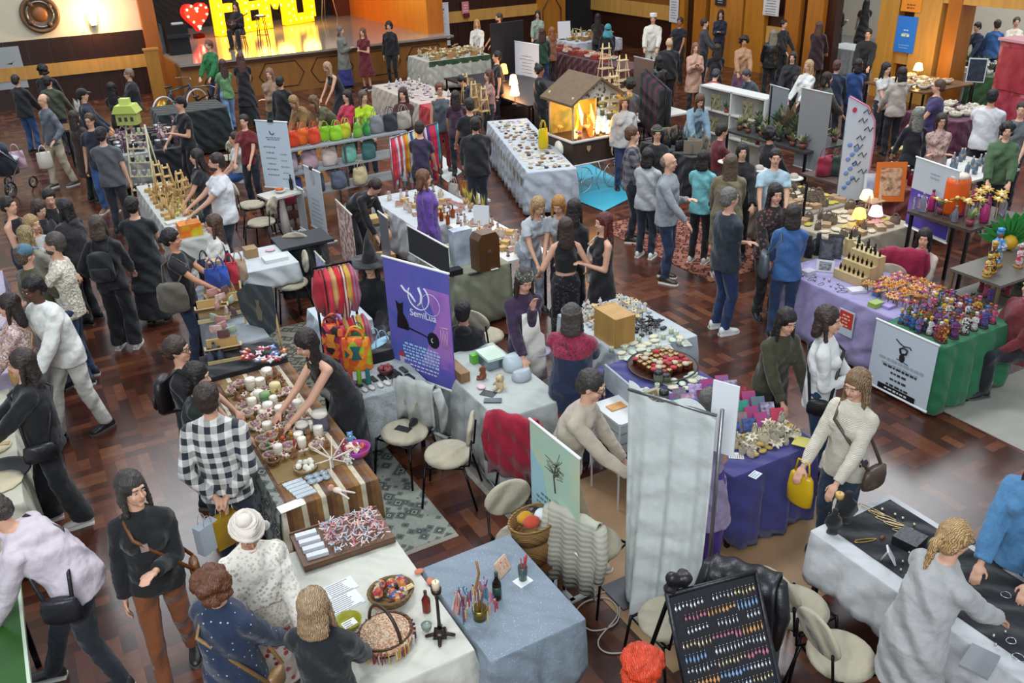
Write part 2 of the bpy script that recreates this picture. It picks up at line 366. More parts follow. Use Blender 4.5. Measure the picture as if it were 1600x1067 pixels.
def person(hx, hy, b, label, arms='down', hair='short:1c1410', top='tee:1b1c20', bot='jeans:26364f', h=1.68, lean=0, head=(0, 0), skin='l', sex='f', sit=0, shoe='202022', fat=1., stride=.0, feet=1, key=None, twist=0, extra=''):
    """hx, hy: where the crown of the head shows; b: bearing the body faces in the picture"""
    global NPEOPLE; NPEOPLE += 1
    s = h/1.75; A = arms.split(); A = A*2 if len(A) == 1 else A     # right arm, left arm
    Lr = math.radians(lean); fem = sex == 'f'
    ph = .50 if sit else .95
    pel = np.array([0, -.22*math.sin(Lr), ph - .04*(1-math.cos(Lr))])
    def spine(t):
        n = 8; p = pel.copy(); 
        for i in range(n):
            a = Lr*min(1, .45+(i+.5)/n*t/.25*.8) if t > 0 else 0
            p = p + np.array([0, math.sin(a), math.cos(a)])*t/n
        return p
    def sdir(t): a = Lr*min(1, .45+t/.25*.8) if t > 0 else Lr*.3; return np.array([0, math.sin(a), math.cos(a)])
    def ring(t, rx, ry, dy=0.):
        d = sdir(t); w = np.cross(d, np.array([1., 0, 0])); return (spine(t)+w*dy, rx*fat, ry*fat, np.array([1., 0, 0]), w)
    hd = Lr*.8 + math.radians(head[0]); hz = math.radians(head[1])
    nb = spine(.53); dn = sdir(.5); dirn = nrm(np.array([0, math.sin(hd*.7), math.cos(hd*.7)]))
    hc = nb + dirn*.155; hu = np.array([0, math.sin(hd), math.cos(hd)])
    hf = np.array([0, math.cos(hd), -math.sin(hd)]); hr = np.array([1., 0, 0])
    c_, s_ = math.cos(hz), math.sin(hz); hr, hf = hr*c_+hf*s_, hf*c_-hr*s_          # +turn = to the person's left
    H = lambda x, y, z: hc + hr*x + hf*y + hu*z
    top_w = max(H(0, -.02, .13)[2], H(0, -.10, .06)[2])
    base = at(hx, hy, top_w*s + .01 + (1.06 if extra == 'stage' else 0))
    rz = world_rz(b); q = H(0, -.02, .10)*s
    ox = q[0]*math.cos(rz)-q[1]*math.sin(rz); oy = q[0]*math.sin(rz)+q[1]*math.cos(rz)
    loc = (base[0]-ox, base[1]-oy, 0.)
    if extra == 'stage': loc = (base[0]-ox, base[1]-oy, 1.06)
    D = dist((loc[0], loc[1], 1)); vox = .0085 if D < 8.2 else (.012 if D < 13 else .017)
    near = D < 9.5
    root = thing('person', label, 'person', loc, rz); root.scale = (s, s, s)
    # joints
    sw = (.150 if fem else .172)*(.5+.5*fat)
    sh = [spine(.425)+np.array([k*sw, 0, 0]) for k in (1, -1)]
    el, ha = [], []
    for i, k in enumerate((1, -1)):
        tx, ty, tz, out = ARM[A[i]]; a2 = Lr*.75 if A[i] in ('cross', 'chest', 'hip', 'back', 'phone', 'face') else Lr*.25
        t = sh[i] + np.array([k*(tx-.16 if A[i] not in ('down', 'side', 'wide', 'hip') else tx-.17), ty*math.cos(a2)+tz*math.sin(a2)*.9, tz*math.cos(a2)-ty*math.sin(a2)])
        e, t = ik(sh[i], t, .30, .265, (k*(1.2 if A[i] in ('hip', 'cross') else .55), -1. if A[i] != 'back' else -.3, -.5)); el.append(e); ha.append(t)
    hip = [pel+np.array([k*.088, 0, -.04]) for k in (1, -1)]
    if sit: kn = [np.array([k*.13, .42, .50]) for k in (1, -1)]; an = [np.array([k*.12, .40, .09]) for k in (1, -1)]
    else:
        an = [np.array([k*.10, k*stride*.5, .085]) for k in (1, -1)]; kn = []
        for i in (0, 1): e, _ = ik(hip[i], an[i], .418, .418, (0, 1, 0)); kn.append(e)
    X1 = np.array([1., 0, 0])
    # body: one continuous surface
    g = G(); w_ = .86 if fem else 1.
    g.loft([ring(-.12, .13, .09), ring(-.06, .162, .115), ring(.02, .155, .115), ring(.14, .135*w_, .10), ring(.28, .155*w_, .115), ring(.40, .156*w_, .105), ring(.46, .13*w_, .083), ring(.53, .06, .058)], 16)
    if fem and not sit: 
        for k in (1, -1): g.ball(spine(.33)+np.array([k*.07, .085*math.cos(Lr), -.085*math.sin(Lr)]), .062, 10, 6)
    for i in (0, 1):
        g.ball(sh[i], .050*(.6+.4*fat), 10, 6); g.cap(spine(.49)+(sh[i]-spine(.425))*.35, sh[i]+np.array([0,0,.004]), .042, .046, 10); g.cap(sh[i], el[i], .047*fat, .038, 10); g.cap(el[i], ha[i], .037, .024, 10)
        g.cap(hip[i], kn[i], .08, .05, 10); g.cap(kn[i], an[i], .05, .034, 10)
        g.ball(kn[i]*.6+an[i]*.4+np.array([0, -.010, 0]), (.040, .042, .10), 10, 6)
        # hand: palm, four bent fingers, thumb
        k = 1 if i == 0 else -1; f = nrm(ha[i]-el[i]); side = np.cross(f, np.array([0, 0, 1.])); side = nrm(side) if np.linalg.norm(side) > .2 else X1
        nrml = np.cross(side, f); curl = -nrml if nrml[2] > 0 else nrml
        if A[i] == 'down': side = np.array([0, 1., 0]); curl = np.array([-k, 0, 0.]); side = nrm(side-f*np.dot(side, f))
        pc = ha[i] + f*.045
        g.ball(pc, (.040, .048, .020), 10, 6, 0, side, f)
        for j, fl in enumerate((.068, .078, .073, .058)):
            r0 = pc + f*.035 + side*(.030-.0195*j)*(k if A[i] == 'down' else 1); k1 = r0+f*fl*.55+curl*.008; k2 = k1+f*fl*.4+curl*fl*.40
            g.cap(r0, k1, .0095, .009, 7); g.cap(k1, k2, .009, .0075, 7)
        ts = side*(1 if A[i] == 'down' else -k); t0 = pc-f*.02+ts*.028; t1 = t0+f*.035+ts*.028+curl*.012; g.cap(t0, t1, .012, .010, 7); g.cap(t1, t1+f*.028+curl*.01, .010, .008, 7)
    g.cap(nb-dn*.03, H(0, -.01, -.03), .052, .050, 12)
    g.ball(H(0, -.012, .028), (.074, .092, .094), 16, 10, 0, hr, hf); g.ball(H(0, .022, -.040), (.056, .066, .066), 14, 8, 0, hr, hf)
    g.ball(H(0, .068, -.088), (.024, .018, .018), 8, 5, 0, hr, hf)
    g.cap(H(0, .086, .012), H(0, .106, -.022), .009, .0125, 8); g.cap(H(-.035, .078, .036), H(.035, .078, .036), .012, .012, 8)
    for k in (1, -1): g.ball(H(k*.074, -.005, -.004), (.010, .020, .030), 8, 6, 0, hr, hf); g.ball(H(k*.034, .062, -.03), (.022, .018, .022), 8, 5, 0, hr, hf)
    if not feet:
        pass
    o = obj('body', g, SKIN.get(skin, skin), root); remesh(o, vox, 3)
    if near or 190 < (b+head[1]) % 360 < 350:
        for k in (1, -1):
            g = G(); g.ball(H(k*.030, .0795, .010), (.0115, .007, .0060), 8, 6, 0, hr, hf); g.ball(H(k*.030, .0845, .010), (.0055, .004, .0052), 6, 4, 1, hr, hf); obj('eye', g, ['paint:b9b0a6', 'paint:1c120c'], root)
            if near: g = G(); g.cap(H(k*.016, .089, .031), H(k*.044, .080, .033), .0038, .003, 6); obj('eyebrow', g, 'hair:' + hair.split(':')[1], root)
        g = G(); g.ball(H(0, .083, -.055), (.023, .012, .0075), 10, 5, 0, hr, hf); obj('mouth', g, 'skin:9a5a4c' if skin != 'd' else 'skin:5a2a26', root)
    # trousers, skirt
    bk, bc = bot.split(':', 1); bm_ = ('denim:' if bk == 'jeans' else 'cloth:') + bc
    if ':' in bc and bk not in ('jeans',): bm_ = bc if bc.split(':')[0] in ('floral', 'plaid', 'stripe', 'leather', 'lace', 'dots') else bm_
    waist = [ring(-.13, .13, .10), ring(-.06, .178, .132), ring(.02, .172, .130), ring(.08, .158 if fem else .165, .122)]
    g = G(); flare = {'wide': .045, 'jeans': .006, 'slim': 0, 'trousers': .016, 'shorts': .02}.get(bk, .01)
    if bk in ('skirt', 'mini', 'long') and not sit:
        zz = {'skirt': .40, 'mini': .62, 'long': .10}[bk]; p = pel
        g.loft([(np.array([0, p[1]*.4, zz]), .26 if bk != 'mini' else .215, .24 if bk != 'mini' else .18), (np.array([0, p[1]*.7, (zz+.95)/2]), .225, .20), (p+np.array([0, 0, -.05]), .185, .142), ring(.03, .17, .13)[:3], ring(.09, .145, .115)[:3]], 20)
        pm = 'skirt'
    else:
        g.loft(waist, 16); pm = 'trousers'
        for i in (0, 1):
            e = an[i]+np.array([0, 0, -.01]); k2 = kn[i]
            if bk == 'shorts': g.cap(hip[i], k2, .102*fat, .080, 12); continue
            g.cap(hip[i], k2, .098*fat, .066+flare*.5, 12); g.cap(k2, k2+(e-k2)*.45, .066+flare*.5, .058+flare*.8, 12)
            u, w = frame(e-k2); m_ = k2+(e-k2)*.45; g.loft([(m_, .058+flare*.8, .058+flare*.8), (e, .050+flare, .056+flare)], 12)
        if bk in ('skirt', 'mini', 'long'): g.loft([(np.array([0, .40, .44]), .20, .05), (np.array([0, .1, .46]), .2, .10), (pel, .19, .13)], 16)
    o = obj(pm, g, bm_, root); remesh(o, max(vox, .0095), 3)
    # shoes
    for i in (0, 1):
        k = 1 if i == 0 else -1; a = an[i]; g = G(); z0 = a[2]-.085
        sec = [(-.075, .020, .030, .032), (-.06, .034, .05, .05), (-.01, .036, .058, .060), (.05, .040, .040, .040), (.11, .046, .028, .030), (.16, .040, .022, .024), (.19, .016, .014, .016)]
        g.loft([(np.array([a[0]+k*.01, a[1]+y, z0+.012+zc]), rx, zz, X1, np.array([0, 0, 1.])) for y, rx, zz, zc in sec], 12)
        n0 = len(g.v); out = [(-.035, -.075), (.035, -.075), (.042, 0), (.050, .11), (.040, .17), (.015, .198), (-.015, .198), (-.040, .17), (-.050, .11), (-.042, 0)]
        g.prism(out, (a[0]+k*.01, a[1], z0+.001), (1, 0, 0), (0, 1, 0), (0, 0, 1), .022, 1)
        obj('shoe', g, ['leather:' + shoe, 'paint:' + ('e8e6e0' if shoe != '202022' else '55524e')], root)
    # top
    tk, tm = top.split(':', 1)
    if tm.split(':')[0] not in ('plaid', 'floral', 'stripe', 'knit', 'yoke', 'leather', 'lace', 'dots', 'denim', 'puffer', 'cloth', 'mixed'): tm = 'cloth:' + tm
    lo = {'tee': .014, 'long': .016, 'tank': .010, 'jacket': .034, 'coat': .036, 'hoodie': .034, 'dress': .014, 'vest': .026, 'puffer': .05, 'blouse': .026, 'crop': .012, 'cardigan': .03}.get(tk, .016)
    d = lo; g = G()
    low = {'crop': .12, 'tank': -.05, 'blouse': -.10}.get(tk, -.13)
    rr = [ring(low, .168+d, .125+d), ring(-.03 if low < 0 else low+.02, .165+d, .122+d)] if low < 0 else [ring(low, .138*w_+d, .105+d)]
    g.loft(rr + [ring(.15, (.142*w_)+d*1.25, .108+d*1.2), ring(.28, .158*w_+d, .122+d), ring(.40, .160*w_+d, .112+d), ring(.46, .135*w_+d*.8, .090+d), ring(.515, .085, .075)], 18)
    if fem and not sit:
        for k in (1, -1): g.ball(spine(.33)+np.array([k*.07, .085*math.cos(Lr), -.085*math.sin(Lr)]), .064+d*.7, 10, 6)
    if tk in ('coat', 'cardigan', 'dress') and not sit:
        zz = {'coat': .52, 'cardigan': .55, 'dress': .50}[tk]; e = .03 if tk == 'dress' else 0
        g.loft([(np.array([0, pel[1]*.5, zz]), .225+e, .20+e), (np.array([0, pel[1]*.8, .75]), .212, .175), ring(-.03, .168+d, .130+d)[:3], ring(.08, .14+d, .10+d)[:3]], 18)
    if tk not in ('tank', 'crop', 'vest', 'dress0'):
        for i in (0, 1):
            sl = {'tee': .55, 'dress': .45}.get(tk, 1.)
            ra = .050*(.5+.5*fat)+d*.7; g.ball(sh[i]+np.array([0, 0, -.004]), .054*(.6+.4*fat)+d*.6, 12, 8); g.cap(spine(.488)+(sh[i]-spine(.425))*.35, sh[i]+np.array([0,0,.002]), .044+d*.4, .050+d*.5, 10)
            if sl < 1: g.cyl(sh[i], sh[i]+(el[i]-sh[i])*sl, ra, ra+.008, 12)
            else: g.cap(sh[i], el[i], ra, .042+d*.9, 12); g.cyl(el[i], el[i]+(ha[i]-el[i])*.93, .042+d*.9, .031+d*.8, 12)
    elif tk != 'vest': 
        for i in (0, 1): g.cap(spine(.47)+np.array([(1 if i == 0 else -1)*.075, .05, 0]), spine(.49)+np.array([(1 if i == 0 else -1)*.08, -.06, 0]), .03, .03, 8)
    else:
        for i in (0, 1): g.ball(sh[i]*.88+spine(.45)*.12, .06, 10, 6)
    if tk in ('hoodie', 'puffer'): g.ball(spine(.50)+np.array([0, -.095, .01]), (.10, .055, .055), 12, 6)
    if tk in ('jacket', 'coat', 'cardigan', 'blouse', 'long'): g.loft([(spine(.505), .085, .08), (spine(.545)+np.array([0, -.008, 0]), .068, .066)], 14)
    o = obj({'tee': 'shirt', 'long': 'sweater', 'blouse': 'blouse', 'dress': 'dress', 'tank': 'tank_top', 'crop': 'tank_top', 'puffer': 'jacket', 'hoodie': 'hooded_top'}.get(tk, tk), g, tm, root); remesh(o, max(vox, .0095), 2)
    # hair and headwear
    hk, hcol = hair.split(':', 1); hm = 'hair:' + hcol; g = G()
    if hk != 'bald':
        cv = 1.0 if hk in ('short', 'cap', 'beanie') else 1.05
        g.ball(H(0, -.024, .046), (.088*cv, .101*cv, .096*cv), 16, 10, 0, hr, hf)
        g.ball(H(0, -.058, .000), (.081*cv, .066, .086), 14, 8, 0, hr, hf)
        if hk == 'recede': g = G(); g.ball(H(0, -.055, .01), (.084, .066, .080), 14, 8, 0, hr, hf)
        if hk in ('long', 'bob', 'half'):
            ln = {'long': .40, 'bob': .17, 'half': .27}[hk]
            dz = np.array([0, 0, -1.])*.75 - hu*.25; dz = nrm(dz); bk_ = -nrm(np.array([0, math.cos(Lr*.8), -math.sin(Lr*.8)]))
            R = []
            for t, rx, ry in [(0, .084, .060), (.3, .090, .060), (.65, .098, .052), (.9, .085, .042), (1, .05, .025)]:
                R.append((H(0, -.055, .01)+dz*ln*t+bk_*(.035 if lean < 30 else -.02)*t, rx, ry, hr, hf))
            g.loft(R[::-1], 14)
            for k in (1, -1): g.cap(H(k*.078, -.005, .035), H(k*.086, .004, -.05), .022, .022, 8); g.cap(H(k*.086, .004, -.05), H(k*.092, .02, -.06)+dz*ln*.55, .022, .018, 8)
        if hk == 'bun': g.ball(H(0, -.07, .13), .045, 10, 7)
        if hk == 'lowbun': g.ball(H(0, -.135, .0), .042, 10, 7)
        if hk == 'pony': g.cap(H(0, -.11, .03), H(0, -.16, .0), .028, .032, 8); g.cap(H(0, -.16, .0), H(0, -.17, -.08)+np.array([0, -.01, -.10]), .034, .016, 8)
        if hk in ('curly', 'afro'):
            rs = random.Random(NPEOPLE); R_ = .105 if hk == 'curly' else .125
            for j in range(46):
                th, z = rs.random()*2*PI, rs.random()*1.5-.5; q = math.sqrt(max(0, 1-z*z)) if z < 1 else 0; yy = math.sin(th)*q
                if yy > .45 and z < .35: continue
                g.ball(H(math.cos(th)*q*R_*.82, -.03+yy*R_*.85, .035+z*R_*.8-(.05 if hk == 'curly' and z < -.2 else 0)), .030+rs.random()*.015, 8, 5)
        o = obj('hair', g, hm, root); remesh(o, min(max(vox, .0095), .012), 1)
    hat = None
    if 'hat=' in extra:
        hat, hc2 = extra.split('hat=')[1].split()[0].split(':', 1); g = G(); mm = 'cloth:' + hc2
        if hat == 'cap': g.ball(H(0, -.012, .062), (.094, .106, .082), 16, 8, 0, hr, hf); g.prism([(-.07, 0), (-.05, .07), (0, .09), (.05, .07), (.07, 0)], H(0, .075, .062), hr, nrm(hf-hu*.25), hu, .008)
        if hat == 'beanie': g.ball(H(0, -.018, .060), (.095, .108, .095), 16, 8, 0, hr, hf); g.loft([(H(0, -.012, .03), .096, .108, hr, hf), (H(0, -.012, .065), .098, .110, hr, hf)], 16)
        if hat == 'scarf': g.ball(H(0, -.022, .035), (.100, .108, .112), 16, 8, 0, hr, hf); g.loft([(H(0, -.03, -.02), .10, .085, hr, hf), (spine(.50), .15, .12), (spine(.42), .17, .13)], 16)
        if hat == 'chef': g.loft([(H(0, -.012, .05), .095, .105, hr, hf), (H(0, -.012, .11), .092, .102, hr, hf)], 16); g.loft([(H(0, -.012, .11), .092, .102, hr, hf), (H(0, -.012, .125), .10, .11, hr, hf), (H(0, -.012, .15), .085, .095, hr, hf)], 16)
        if hat == 'witch':
            g.loft([(H(0, -.015, .055), .27, .27, hr, hf), (H(0, -.015, .068), .26, .26, hr, hf)], 24); g.loft([(H(0, -.015, .06), .105, .115, hr, hf), (H(0, -.02, .20), .07, .075, hr, hf), (H(.01, -.03, .33), .036, .038, hr, hf), (H(.0, -.06, .43), .006, .006, hr, hf)], 16)
        if hat == 'turban':
            g.ball(H(0, -.02, .07), (.10, .112, .08), 16, 8, 0, hr, hf)
            for j in range(5): g.tube([H(math.cos(t)*(.100-.012*j), -.02+math.sin(t)*(.112-.013*j), .045+.022*j+.012*math.sin(2*t+j)) for t in [2*PI*i/16 for i in range(16)]], .018, 7, closed=True)
            g.ball(H(.02, .0, .165), (.055, .05, .045), 10, 6, 0, hr, hf); g.cap(H(-.09, -.03, .0), H(-.13, -.05, -.08), .025, .035, 8)
        if hat == 'crown':
            for j in range(14):
                t = 2*PI*j/14; g.cap(H(math.cos(t)*.09, -.015+math.sin(t)*.10, .085), H(math.cos(t)*.15, -.015+math.sin(t)*.155, .135+.02*(j % 2)), .022, .006, 6)
            g.tube([H(math.cos(t)*.092, -.015+math.sin(t)*.10, .08) for t in [2*PI*i/16 for i in range(16)]], .016, 6, closed=True)
        if hat == 'band': g.tube([H(math.cos(t)*.088, -.018+math.sin(t)*.098, .07) for t in [2*PI*i/20 for i in range(20)]], .012, 6, closed=True)
        if hat == 'wrap': g.ball(H(0, -.02, .055), (.094, .105, .085), 16, 8, 0, hr, hf); g.ball(H(0, .05, .12), (.03, .025, .025), 8, 5); mm = 'floral:' + hc2 + ':60'
        o = obj({'witch': 'pointed_hat', 'scarf': 'headscarf', 'chef': 'chef_hat', 'crown': 'flower_crown', 'wrap': 'headwrap', 'band': 'headband'}.get(hat, hat), g, mm, root)
    if 'glasses' in extra:
        g = G()
        for k in (1, -1): g.tube([H(k*.034+.024*math.cos(t), .098, .010+.018*math.sin(t)) for t in [2*PI*i/10 for i in range(10)]], .0025, 5, closed=True); g.tube([H(k*.058, .096, .012), H(k*.078, .0, .012)], .0025, 5)
        g.tube([H(-.01, .10, .014), H(.01, .10, .014)], .0025, 5); obj('glasses', g, 'paint:201a18', root)
    if 'beard' in extra: g = G(); g.ball(H(0, .035, -.070), (.058, .062, .045), 12, 7, 0, hr, hf); o = obj('beard', g, hm, root)
    if 'apron=' in extra:
        c2 = extra.split('apron=')[1].split()[0]; g = G()
        g.loft([(spine(z)+np.array([0, (.165 if z > .2 else .195)*math.cos(Lr), -.12*math.sin(Lr)]), rx, .012, X1, np.cross(sdir(z), X1)) for z, rx in [(-.40, .17), (-.1, .16), (.12, .14), (.16, .10), (.38, .09)]][::-1], 12); obj('apron', g, 'cloth:' + c2, root)
    if 'neck=' in extra:
        c2 = extra.split('neck=')[1].split()[0]; g = G(); g.tube([spine(.50)+np.array([.10*math.sin(t), .145*math.cos(t) if abs(t) < 1.2 else .08*math.cos(t), -.16*math.cos(t)]) for t in [-1.57+3.14*i/10 for i in range(11)]], .005, 5); g.box(spine(.33)+np.array([0, .16, 0]), (.05, .01, .06)); obj('necklace', g, c2, root)
    if 'shawl=' in extra:
        c2 = extra.split('shawl=')[1].split()[0]; g = G(); g.loft([(spine(.16), .26, .20), (spine(.30), .25, .185), (spine(.44), .20, .14), (spine(.50), .10, .09)], 20); o = obj('shawl', g, c2, root); remesh(o, .011, 2)
    if 'mask' in extra:
        g = G(); g.ball(H(0, .055, -.045), (.055, .050, .040), 12, 7, 0, hr, hf); obj('face_mask', g, 'cloth:202024', root)
    if 'strap=' in extra:                       # cross-body strap belongs with the clothing only when no bag hangs on it
        pass
    f = dict(root=root, spine=spine, sh=sh, ha=ha, el=el, pel=pel, H=H, s=s, Lr=Lr, fat=fat, d=d, rz=rz, loc=loc, kn=kn)
    if key: HEAD_AT[key] = f
    return f
def local_thing(f, name, label, cat, group=None):
    t = thing(name, label, cat, f['loc'], f['rz'], group); t.scale = (f['s'],)*3; return t
def bag(f, label, col='leather:4a453c', side=1, size=(.30, .12, .26), mode='shoulder'):
    """a bag carried by a person: hangs from the shoulder, crosses the body, sits on the back or hangs from a hand"""
    t = local_thing(f, 'backpack' if mode == 'pack' else 'hand_bag', label, 'bag'); w, dp, h_ = size; sp = f['spine']; fat = f['fat']
    g = G(); d = f['d']
    if mode == 'pack':
        c = sp(.25)+np.array([0, -(.12+d)*fat-dp/2-.01, 0]); g.loft([(c+np.array([0, 0, z*h_]), w/2*a, dp/2*a) for z, a in [(-.5, .8), (-.4, 1), (.2, 1), (.42, .85), (.5, .5)]], 16); bb_ = obj('bag_body', g, col, t)
        g = G(); g.loft([(c+np.array([0, -dp*.5, z*h_]), w*.38*a, .03*a) for z, a in [(-.4, .8), (-.32, 1), (-.05, 1), (.0, .8)]], 12); obj('pocket', g, col, bb_)
        for k in (1, -1): g = G(); g.tube([c+np.array([k*.09, dp*.45, h_*.45]), sp(.50)+np.array([k*.095, .0, .035]), sp(.42)+np.array([k*.11, .14*fat+d, 0]), sp(.2)+np.array([k*.14, .12*fat+d, 0]), c+np.array([k*.12, dp*.4, -h_*.4])], .014, 6); obj('strap', g, col, t)
        return t
    k = side
    if mode == 'hand':
        c = f['ha'][0 if side == 1 else 1]+np.array([0, 0, -.07-h_/2]); tp = [c+np.array([-.07, 0, h_/2]), c+np.array([-.05, 0, h_/2+.12]), c+np.array([.05, 0, h_/2+.12]), c+np.array([.07, 0, h_/2])]
    else:
        c = f['pel']+np.array([k*(.20*fat+d+dp/2), -.03 if mode == 'shoulder' else .03, -.02]) + (np.array([0, 0, .08]) if mode == 'shoulder' else 0)
        s0 = f['sh'][0 if (k == 1) == (mode == 'shoulder') else 1]; s0 = s0*.75+sp(.47)*.25+np.array([0, 0, .065+d*.4])
        tp = [c+np.array([0, .08, h_/2-.02]), sp(.30)*.5+s0*.5+np.array([0 if mode == 'cross' else k*.06, .115*fat+d+.02, 0]), s0, sp(.30)*.5+s0*.5+np.array([0 if mode == 'cross' else k*.06, -.115*fat-d-.02, 0]), c+np.array([0, -.08, h_/2-.02])]
    ax = (w/2, dp/2) if mode == 'hand' else (dp/2, w/2)
    if mode == 'hand' and col.startswith('paper'): g.box(c, (w, dp, h_))
    else: g.loft([(c+np.array([0, 0, z*h_]), ax[0]*a, ax[1]*a) for z, a in [(-.5, .75), (-.42, 1), (0, 1.05), (.4, .92), (.5, .7)]], 14)
    obj('bag_body', g, col, t); g = G(); g.tube(tp, .009 if mode != 'cross' else .014, 6); obj('strap', g, col, t); return t
P = person
# --- foreground, left aisle ---
f = P(318, 598, 95, 'man in black and white checked shirt, back to us, hands clasped behind him', 'back', 'short:2a1e18', 'long:plaid:d8d6cf:20242e:11', 'jeans:1e2838', h=1.80, sex='m', fat=1.05)
f = P(197, 736, 290, 'woman in loose black sweater and brown trousers walking along the aisle', 'down chest', 'bob:2f2a28', 'blouse:101214', 'slim:7a4420', h=1.68, stride=.35, head=(-5, 35), extra='neck=metal:c8c8c8')
bag(f, 'small brown belt bag on the woman in black sweater', 'leather:6a3f1c', -1, (.16, .07, .12), 'cross')
f = P(-30, 775, 190, 'man in pale pink shirt bending over the left edge table', 'fwd low', 'short:3a3430', 'blouse:cfc3cc', 'jeans:1b222c', h=1.76, sex='m', fat=1.12, stride=.5, lean=38, shoe='303030')
bag(f, 'black sling bag crossing the pale pink shirt', 'leather:1c1c22', -1, (.24, .08, .18), 'cross')
f = P(325, 886, 70, 'woman with curly auburn hair in starry navy blouse, back to us', 'low', 'curly:54301c', 'blouse:dots:1d2c46:a8b4cc:26', 'trousers:181c28', h=1.64, fat=1.1)
bag(f, 'bag with a tan strap on the woman in starry navy blouse', 'leather:8a6a44', 1, (.16, .07, .12), 'cross')
f = P(485, 922, 85, 'woman with straight blond bob in black top, back to us', 'low', 'bob:7d6248:b79a76', 'blouse:16191d', 'trousers:15171c', h=1.62)
f = P(383, 808, 300, 'older woman in white lace blouse and tall cream turban behind the ribbon table', 'low', 'short:6a5a50', 'blouse:lace:e6e1d6:c9beac:38', 'skirt:floral:ded2c4:9a1f24:b0505a:18', h=1.62, fat=1.2, skin='m', head=(25, 0), extra='hat=turban:e3d8cc shawl=lace:e8e3da:b8ac98:34')
f = P(270, 525, 355, 'woman with glasses and hair tied back in black top looking right', 'low', 'lowbun:33261f', 'tee:141519', 'trousers:141519', h=1.66, extra='glasses')
bag(f, 'dark brown backpack of the woman with glasses', 'leather:1c1518', 1, (.28, .14, .34), 'pack')
f = P(303, 566, 5, 'person with black hair bending to the left row of stalls, dark green top', 'low', 'bob:0f0d0d', 'tee:13201b', 'trousers:15171a', h=1.64, lean=12)
f = P(30, 545, 205, 'woman with long dark hair and black hooded jacket over a dark skirt', 'fwd', 'long:2b211d', 'hoodie:14161a', 'wide:15171c', h=1.70, shoe='d8d6d0', stride=.25)
bag(f, 'black belt bag on the woman in black hooded jacket', 'leather:17181b', -1, (.26, .1, .16), 'cross')
f = P(10, 458, 200, 'woman in speckled pink blouse at the left edge', 'low', 'half:241a16', 'blouse:mixed:c9a9a2:a98a86:dccac2:60', 'trousers:4a3038', h=1.64)
bag(f, 'tan shoulder bag of the woman in speckled pink blouse', 'leather:a07a48', -1, (.30, .12, .30))
f = P(45, 430, 235, 'dark-skinned man in white bomber jacket and white trousers', 'low', 'short:120e0d', 'jacket:dcdcd6', 'trousers:c8c6be', h=1.80, sex='m', skin='d', lean=14, stride=.4)
f = P(32, 382, 60, 'man in blue cap and olive sweater, back to us', 'low', 'short:4a3a2e', 'long:47492f', 'jeans:2a3444', h=1.70, sex='m', fat=1.1, extra='hat=cap:4d7286')
f = P(82, 362, 190, 'bearded man in cream printed shirt looking down at the left', 'fwd', 'short:3a342f', 'tee:mixed:cfc6b4:b5ab99:ddd6c8:40', 'jeans:2c4260', h=1.78, sex='m', extra='beard', shoe='40444c')
f = P(148, 336, 95, 'woman with brown hair in black tee and wide black trousers, back to us', 'low side', 'bob:3a3028', 'blouse:131519', 'wide:121418', h=1.70, shoe='e2e0da')
bag(f, 'black backpack with white print on the woman in wide trousers', 'cloth:16181d', 1, (.30, .14, .36), 'pack')
f = P(203, 306, 100, 'woman in long loose black dress, back to us', 'low', 'short:16110f', 'dress:15181e', 'long:14171d', h=1.68, fat=1.2)
f = P(263, 356, 0, 'woman in black tee with grey shopping bag facing the stalls', 'fwd', 'lowbun:14100f', 'tee:141418', 'jeans:1f2b40', h=1.66, skin='m')
bag(f, 'large grey-olive shoulder bag on the woman in black tee', 'cloth:5d584c', 1, (.36, .14, .36))
f = P(8, 306, 350, 'woman in black sleeveless top at the left edge', 'chest', 'short:1a1412', 'tank:18181c', 'trousers:1c2030', h=1.66)
P(45, 335, 340, 'blond woman in pale top among the left crowd', 'low', 'bob:7a6040:b89a6a', 'tee:b8b8b4', 'jeans:2a3448', h=1.6)
P(36, 352, 60, 'woman with fair hair gathered back behind the blue cap', 'low', 'half:6a5a38:a39064', 'tee:8a8878', 'jeans:2a3448', h=1.6)
P(73, 294, 300, 'short-haired person in dark jacket looking down, left crowd', 'low', 'short:17120f', 'long:25262a', 'trousers:1c2026', h=1.68, lean=15)
P(58, 312, 330, 'person with dark brown hair leaning over the left tables', 'low', 'bob:2e221c', 'long:2c2b2e', 'trousers:1c2026', h=1.64, lean=20)
P(98, 310, 170, 'person in dark quilted jacket with long black hair', 'low', 'long:181414', 'puffer:26262a', 'trousers:17191e', h=1.66, fat=1.1)
# --- back left ---
P(22, 116, 80, 'person in black jacket and blue jeans near the left wall, back to us', 'low', 'short:1e1c18', 'jacket:1a1c20', 'jeans:2b4a7a', h=1.70)
P(65, 100, 95, 'person with wide black hood by the mustard band', 'low', 'curly:0f0d0d', 'jacket:16171a', 'trousers:15161a', h=1.78)
P(72, 118, 80, 'person in olive parka, back to us, near the left wall', 'low', 'short:151210', 'jacket:3a4030', 'jeans:2a3040', h=1.70, sex='m', fat=1.15)
P(66, 145, 235, 'balding man in grey tee and beige trousers walking left', 'down side', 'recede:5a4c40', 'long:5b6068', 'trousers:b4a993', h=1.78, sex='m', stride=.3, shoe='4a4640')
P(138, 176, 265, 'man in navy tee and jeans looking towards us', 'down', 'short:3a2a22', 'tee:1c2433', 'jeans:2f5488', h=1.74, sex='m', extra='glasses', shoe='8a6a52')
P(155, 198, 95, 'man in dark cap and grey tee, back to us', 'down low', 'short:1d1a1a', 'tee:53555b', 'jeans:20262e', h=1.76, sex='m', fat=1.1, extra='hat=cap:1b1d24')
